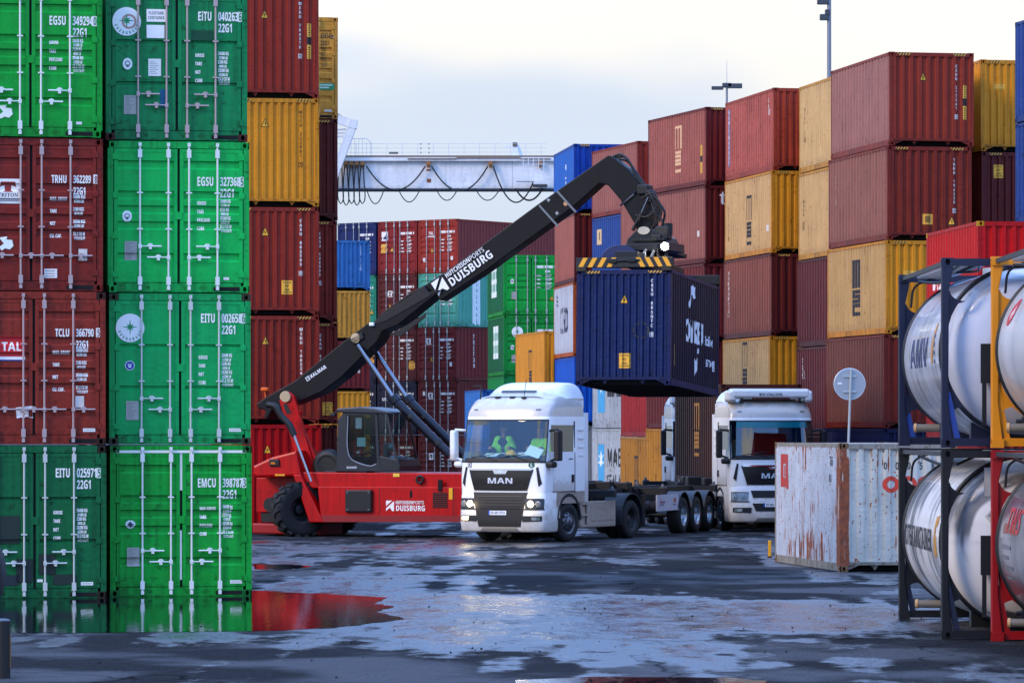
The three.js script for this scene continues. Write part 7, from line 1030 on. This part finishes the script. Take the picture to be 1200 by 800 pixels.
// seated figure facing +z, hips at the origin; hands on hx, hy, hz
function seated(label, pos, turn, jacket, o = {}) {
  const t = thing('person', label, 'person', pos, turn), arm = (s, hx, hy, hz) => { const e = [s * 0.27, 0.22, 0.12 + (o.lean || 0) * 0.4]; return { u: [s * 0.19, 0.50, o.lean || 0, 0.058, ...e, 0.044], f: [...e, 0.044, hx, hy, hz, 0.030] }; };
  const ln = o.lean || 0, A = arm(1, ...(o.rh || [0.2, 0.32, 0.42])), B = arm(-1, ...(o.lh || [-0.2, 0.32, 0.42]));
  const hand = (f, s) => { const hx = f[4], hy = f[5], hz = f[6], out = [[hx, hy, hz, 0.034, hx, hy + 0.01, hz + 0.07, 0.036]]; [-0.027, -0.009, 0.009, 0.027].forEach((dx, i) => { const ln2 = [0.06, 0.07, 0.066, 0.05][i]; out.push([hx + dx, hy + 0.012, hz + 0.09, 0.0105, hx + dx * 1.1, hy + 0.008, hz + 0.09 + ln2 * 0.6, 0.0095], [hx + dx * 1.1, hy + 0.008, hz + 0.09 + ln2 * 0.6, 0.0095, hx + dx * 1.1, hy - 0.026, hz + 0.09 + ln2, 0.008]); }); out.push([hx - s * 0.03, hy, hz + 0.03, 0.013, hx - s * 0.06, hy - 0.005, hz + 0.075, 0.009]); return out; };
  const head = [[0, 0.60, ln + 0.01, 0.056, 0, 0.70, ln + 0.02, 0.058], [0, 0.79, ln + 0.015, 0.092, 0, 0.83, ln + 0.0, 0.095], [0, 0.73, ln + 0.06, 0.055, 0, 0.76, ln + 0.055, 0.066], [0, 0.775, ln + 0.10, 0.012, 0, 0.745, ln + 0.125, 0.016], [-0.095, 0.77, ln, 0.012, -0.098, 0.80, ln, 0.014], [0.095, 0.77, ln, 0.012, 0.098, 0.80, ln, 0.014]];
  const torso = [[0, 0.05, 0, 0.15, 0, 0.30, ln * 0.5, 0.14], [-0.07, 0.30, ln * 0.5, 0.12, -0.10, 0.46, ln, 0.105], [0.07, 0.30, ln * 0.5, 0.12, 0.10, 0.46, ln, 0.105], [-0.17, 0.50, ln, 0.062, 0.17, 0.50, ln, 0.062]];
  const legs = [-1, 1].flatMap((s) => [[s * 0.09, 0.02, 0.02, 0.095, s * 0.13, 0.05, 0.42, 0.07], [s * 0.13, 0.05, 0.42, 0.068, s * 0.13, -0.30, 0.48, 0.048]]);
  const body = part(t, 'body', flesh([...head, ...torso, A.u, A.f, B.u, B.f, ...legs], 0.022), std('#a9785c', 0.6));
  for (const [q, s] of [[A, 1], [B, -1]]) part(body, 'hand', flesh(hand(q.f, s), 0.0055, 0.008), std('#a9785c', 0.6));
  const fat = (bs, e) => bs.map((b) => b.map((v, i) => i === 3 || i === 7 ? v + e : v));
  const short = (f) => [f[0], f[1], f[2], f[3], lerp(f[0], f[4], 0.86), lerp(f[1], f[5], 0.86), lerp(f[2], f[6], 0.86), lerp(f[3], f[7], 0.86)];
  const jk = part(t, o.vest ? 'shirt' : 'jacket', flesh(fat([...torso, A.u, short(A.f), B.u, short(B.f)], 0.016), 0.024), o.vest ? std('#23262c', 0.85) : jacket);
  if (o.vest) for (const s of [-1, 1]) part(t, 'vest_front', flesh(fat([[s * 0.10, 0.08, 0.02, 0.125, s * 0.11, 0.30, ln * 0.5 + 0.02, 0.12], [s * 0.10, 0.30, ln * 0.5 + 0.02, 0.115, s * 0.14, 0.49, ln, 0.10], [s * 0.15, 0.50, ln, 0.08, s * 0.25, 0.30, 0.06 + ln * 0.6, 0.07]], 0.018), 0.024), jacket);
  for (const y of [0.16, 0.30]) part(jk, 'reflective_band', new THREE.TorusGeometry(0.172, 0.02, 6, 28).rotateX(PI / 2).scale(1.05, 1.2, 0.95).translate(0, y, ln * y), std('#c9cdd0', 0.3, 0.3));
  part(t, 'trousers', flesh(fat(legs, 0.012), 0.026), std('#20242e', 0.85));
  if (o.helmet) part(t, 'helmet', join([new THREE.SphereGeometry(0.125, 24, 12, 0, 2 * PI, 0, PI * 0.52).scale(0.95, 0.9, 1.1).translate(0, 0.82, ln + 0.01), new THREE.SphereGeometry(0.13, 24, 8, 0, 2 * PI, 0, PI / 2).scale(1, 0.14, 1.22).translate(0, 0.82, ln + 0.03)]), o.helmet);
  else part(t, 'hair', new THREE.SphereGeometry(0.105, 24, 12, 0, 2 * PI, 0, PI * 0.55).scale(0.96, 1.0, 1.05).rotateX(-0.35).translate(0, 0.815, ln - 0.005), std('#2c211b', 0.8));
  for (const s of [-1, 1]) part(body, 'eye', new THREE.SphereGeometry(0.0125, 10, 8).translate(s * 0.034, 0.782, ln + 0.093), std('#e9e6e0', 0.3));
  part(body, 'mouth', rbox(0.045, 0.009, 0.012, 0, 0.712, ln + 0.108, 0.004), std('#7a4238', 0.6));
  return t;
}
const HIVIS = std('#8fd61e', 0.7), ORNG = std('#e0481e', 0.7);
const inCab = (x, y, z) => V(x, y, z).applyAxisAngle(V(0, 1, 0), -tk).add(front1);
seated('person in open yellow green hi-vis vest seated in the middle behind the windscreen', inCab(-0.34, 2.10, -0.92), -tk + 0.15, HIVIS, { vest: true, lean: 0.12, rh: [0.24, 0.30, 0.36], lh: [-0.26, 0.30, 0.34] });
seated('person in yellow green jacket at the wheel of the lit truck, beside the side window', inCab(0.66, 2.06, -1.02), -tk, HIVIS, { lean: 0.05, rh: [0.18, 0.34, 0.34], lh: [-0.18, 0.34, 0.34] });
{ const p = inCab(0.10, 2.225, -0.40), h = thing('hard_hat', 'yellow hard hat lying on the dashboard behind the windscreen', 'helmet', p, -tk); const YH = std('#f0b81c', 0.35); part(h, 'shell', new THREE.SphereGeometry(0.13, 28, 14, 0, 2 * PI, 0, PI / 2).scale(1, 1.0, 1.15), YH); part(h, 'brim', cylG(0.155, 0.16, 0.012, 28).scale(1, 1, 1.15).translate(0, 0.006, 0.02), YH); part(h, 'ridge', new THREE.TorusGeometry(0.131, 0.012, 6, 20, PI).rotateY(PI / 2).scale(1, 1, 1.15), YH);
  const pa = thing('paper_sheet', 'white paper sheets leaning on the right of the dashboard', 'paper', inCab(0.74, 2.2, -0.44), -tk); part(pa, 'sheet', boxes(-0.21, 0.21, 0, 0.005, -0.15, 0.15).rotateX(0.9).rotateZ(-0.3).translate(0, 0.10, 0), std('#e8eef0', 0.7)); part(pa, 'sheet', boxes(-0.2, 0.2, 0, 0.005, -0.12, 0.12).rotateX(0.35).translate(-0.36, 0.04, -0.1), std('#dfe6ea', 0.7));
  const pb = thing('paper_sheet', 'white paper sheet lying on the left of the dashboard beside the hard hat', 'paper', inCab(-0.48, 2.19, -0.42), -tk); part(pb, 'sheet', boxes(-0.2, 0.2, 0, 0.005, -0.13, 0.13).rotateX(0.3).translate(0, 0.03, 0), std('#dfe8e6', 0.7)); }
seated('person in orange red jacket sitting in the cab of the red machine', (() => { const p = LV(418, 541, 0.5); p.z = 0.75; return p.applyMatrix4(rs.matrixWorld); })(), PI / 2 - SA, ORNG, { lean: 0.06, rh: [0.22, 0.25, 0.34], lh: [-0.22, 0.25, 0.34], helmet: std('#d9541e', 0.4) });

// loose stones on the asphalt
{
  const r = rng(77), g = new THREE.DodecahedronGeometry(0.011, 0).scale(1.3, 0.7, 1), n = 700, im = new THREE.InstancedMesh(g, std('#222327', 0.9), n), m = new THREE.Matrix4(), q = new THREE.Quaternion();
  for (let i = 0; i < n; i++) { const d = 42 + 62 * pow(r(), 1.3), x = (r() - 0.45) * d * 0.24, s = 0.4 + 1.5 * pow(r(), 6); q.setFromEuler(new THREE.Euler(r() * 3, r() * 3, r() * 3)); m.compose(V(x, 0.008, -d), q, V(s, s, s)); im.setMatrixAt(i, m); im.setColorAt(i, new THREE.Color().setScalar(0.5 + r())); }
  im.name = 'gravel'; tag(im, 'small loose stones scattered over the wet asphalt', 'gravel', null, 'stuff'); im.castShadow = im.receiveShadow = true; scene.add(im);
}

// ------------------------------------------------------------------ the wet yard
function groundMaps() {
  const N = 2048, X0 = -18, X1 = 18, Z0 = 36, Z1 = 124, col = new Uint8Array(N * N * 4), rgh = new Uint8Array(N * N * 4), bmp = new Uint8Array(N * N * 4), spc = new Uint8Array(N * N * 4);
  // wet band running across the yard and dry humps, at ground positions found from the photograph
  const spot = (px, py, rx, rz, k) => { const d = EYE * F / (py - HZ); return [(px - 600) / F * d, d, rx, rz, k]; };
  const spots = [spot(620, 735, 5.5, 6, 0.40), spot(660, 708, 5.5, 4.0, 0.46), spot(600, 760, 4.5, 3.5, 0.25), spot(350, 655, 3, 8, 0.15), spot(920, 712, 3.0, 2.5, 0.25), spot(470, 715, 3, 5, 0.35), spot(420, 690, 3.2, 7, 0.36), spot(560, 660, 3.0, 9, 0.24), spot(880, 735, 4.0, 3.5, 0.34), spot(1000, 715, 2.0, 3.0, 0.3), spot(420, 640, 4.0, 8, 0.22), spot(640, 775, 4.2, 3.2, 0.32), spot(930, 775, 2.0, 1.5, 0.2), spot(540, 636, 3, 6, 0.2), spot(350, 745, 3, 2, 0.15),
    spot(700, 672, 2.6, 7, -0.42), spot(860, 690, 2.8, 5, -0.40), spot(160, 775, 3.2, 5.0, -0.5), spot(330, 765, 2.0, 2.6, -0.36), spot(440, 785, 1.2, 2.0, -0.3), spot(960, 745, 2.4, 2.0, -0.4), spot(760, 650, 3, 7, -0.28), spot(330, 672, 1.6, 4, -0.3), spot(1000, 690, 2, 3, -0.25), spot(1080, 770, 2.0, 3, -0.45), spot(800, 782, 2.2, 1.4, -0.2)];
  for (let j = 0; j < N; j++) for (let i = 0; i < N; i++) {
    const x = lerp(X0, X1, (i + 0.5) / N), d = lerp(Z0, Z1, (j + 0.5) / N);
    let w = 0.30 + (fbm(x * 0.32 + 7, d * 0.20 + 3, 3, 4) - 0.5) * 0.9 + (fbm(x * 1.5, d * 0.9, 13, 5) - 0.5) * 0.85;
    for (const [sx, sd, rx, rz, k] of spots) { const q = ((x - sx) / rx) ** 2 + ((d - sd) / rz) ** 2; if (q < 6) w += k * Math.exp(-q); }
    // tyre tracks: long shallow arcs
    const tr = abs(((x * 0.8 + 0.05 * d + 0.5 * sin(d * 0.09)) % 1.9 + 1.9) % 1.9 - 0.95); w += 0.22 * sstep(0.16, 0.05, tr) * (fbm(x * 2, d * 0.3, 61, 2) - 0.45);
    const grain = hash2(i, j, 9), agg = fbm(x * 9, d * 9, 23, 3), fine = vnoise(x * 40, d * 30, 29);
    const mid = fbm(x * 3.1, d * 1.5, 33, 4), gr = (agg - 0.5) * 0.24 + (fine - 0.5) * 0.10 + (mid - 0.5) * 0.42, streak = fbm((x - 0.035 * d) * 1.5, d * 0.13, 43, 4) - 0.5, ww = w + gr + streak * 1.05, wet = sstep(0.33, 0.58, ww), pool = sstep(0.70, 0.86, ww), crack = sstep(0.010, 0.003, abs(fbm(x * 0.3 + 5, d * 0.22, 91, 5) - 0.5));
    const o = (j * N + i) * 4, dust = sstep(0.42, 0.72, fbm(x * 0.6 + 40, d * 0.5, 71, 5)) * (1 - wet);
    const a = lerp(0.015, 0.010, wet) * (0.72 + 0.56 * agg) + 0.035 * dust + 0.010 * (grain > 0.99 ? 1 : 0) + 0.014 * (fine - 0.5);
    const s = 255 * pow(max(0, a * (1 - 0.55 * crack)), 1 / 2.2);
    col[o] = s * 0.97; col[o + 1] = s * 0.99; col[o + 2] = s * 1.05; col[o + 3] = 255;
    rgh[o] = rgh[o + 1] = rgh[o + 2] = 255 * clamp(lerp(lerp(0.95, 0.40, wet), 0.22, pool) + (mid - 0.5) * 0.30 * wet + (agg - 0.5) * 0.15); rgh[o + 3] = 255;
    spc[o] = spc[o + 1] = spc[o + 2] = 255; spc[o + 3] = 255 * clamp(lerp(0.02 + 0.1 * dust, 1, wet) * (1 - 0.8 * crack));
    bmp[o] = bmp[o + 1] = bmp[o + 2] = 255 * clamp(0.5 + (1 - 0.45 * pool) * ((agg - 0.5) * 0.5 + (fine - 0.5) * 0.25 + (grain - 0.5) * 0.2) + (mid - 0.5) * 0.9 * wet); bmp[o + 3] = 255;
  }
  const mk = (d, srgb) => { const t = new THREE.DataTexture(d, N, N, THREE.RGBAFormat); if (srgb) t.colorSpace = THREE.SRGBColorSpace; t.magFilter = THREE.LinearFilter; t.needsUpdate = true; return t; };
  return { X0, X1, Z0, Z1, m: new THREE.MeshPhysicalMaterial({ map: mk(col, true), roughnessMap: mk(rgh), bumpMap: mk(bmp), bumpScale: 0.05, roughness: 1, ior: 1.75, specularIntensity: 1.7, specularIntensityMap: mk(spc) }) };
}
{
  const g = groundMaps();
  const plane = new THREE.PlaneGeometry(3000, 3000, 1, 1).rotateX(-PI / 2).translate(0, -0.006, -1000);
  struct('ground', plane, std('#3a3c40', 0.7));
  const pv = grid((u, v) => V(lerp(g.X0, g.X1, u), 0, -lerp(g.Z0, g.Z1, v)), 8, 16);
  pv.index.array.reverse(); pv.computeVertexNormals();
  const y = struct('yard_paving', pv, g.m);
  // standing water
  const W = new THREE.MeshPhysicalMaterial({ color: 0x0a0c10, roughness: 0.03, ior: 1.33, specularIntensity: 1, bumpMap: (() => { const t = DENT.clone(); t.repeat.set(0.7, 0.35); t.needsUpdate = true; return t; })(), bumpScale: 0.0015 }); W.name = 'water';
  const puddle = (pts, seed) => { const r = rng(seed), out = []; for (let i = 0; i < pts.length; i++) { const a = pts[i], b = pts[(i + 1) % pts.length]; for (let k = 0; k < 6; k++) { const t = k / 6; const px = lerp(a[0], b[0], t) + (k ? (r() - 0.5) * 6 : 0), py = lerp(a[1], b[1], t) + (k ? (r() - 0.5) * 0.8 : 0), d = EYE * F / (py - HZ); out.push(new THREE.Vector2((px - 600) / F * d, d)); } } const s = new THREE.ShapeGeometry(new THREE.Shape(out)); s.rotateX(-PI / 2); const p = s.attributes.position; for (let i = 0; i < p.count; i++) p.setY(i, 0.005); s.computeVertexNormals(); const n = s.attributes.normal; for (let i = 0; i < n.count; i++) n.setXYZ(i, 0, 1, 0); struct('puddle', s, W); };
  puddle([[-60, 690], [120, 690], [300, 692], [392, 697], [455, 700], [438, 707], [462, 711], [440, 717], [474, 725], [420, 733], [330, 739], [160, 741], [-60, 742]], 4);
  puddle([[604, 797], [700, 793], [850, 794], [900, 798], [860, 830], [600, 830]], 9);
  puddle([[296, 661], [340, 661.5], [368, 664], [340, 667], [298, 667]], 5);
}
for (const a of atlases) a.finish();
renderer.render(scene, camera);
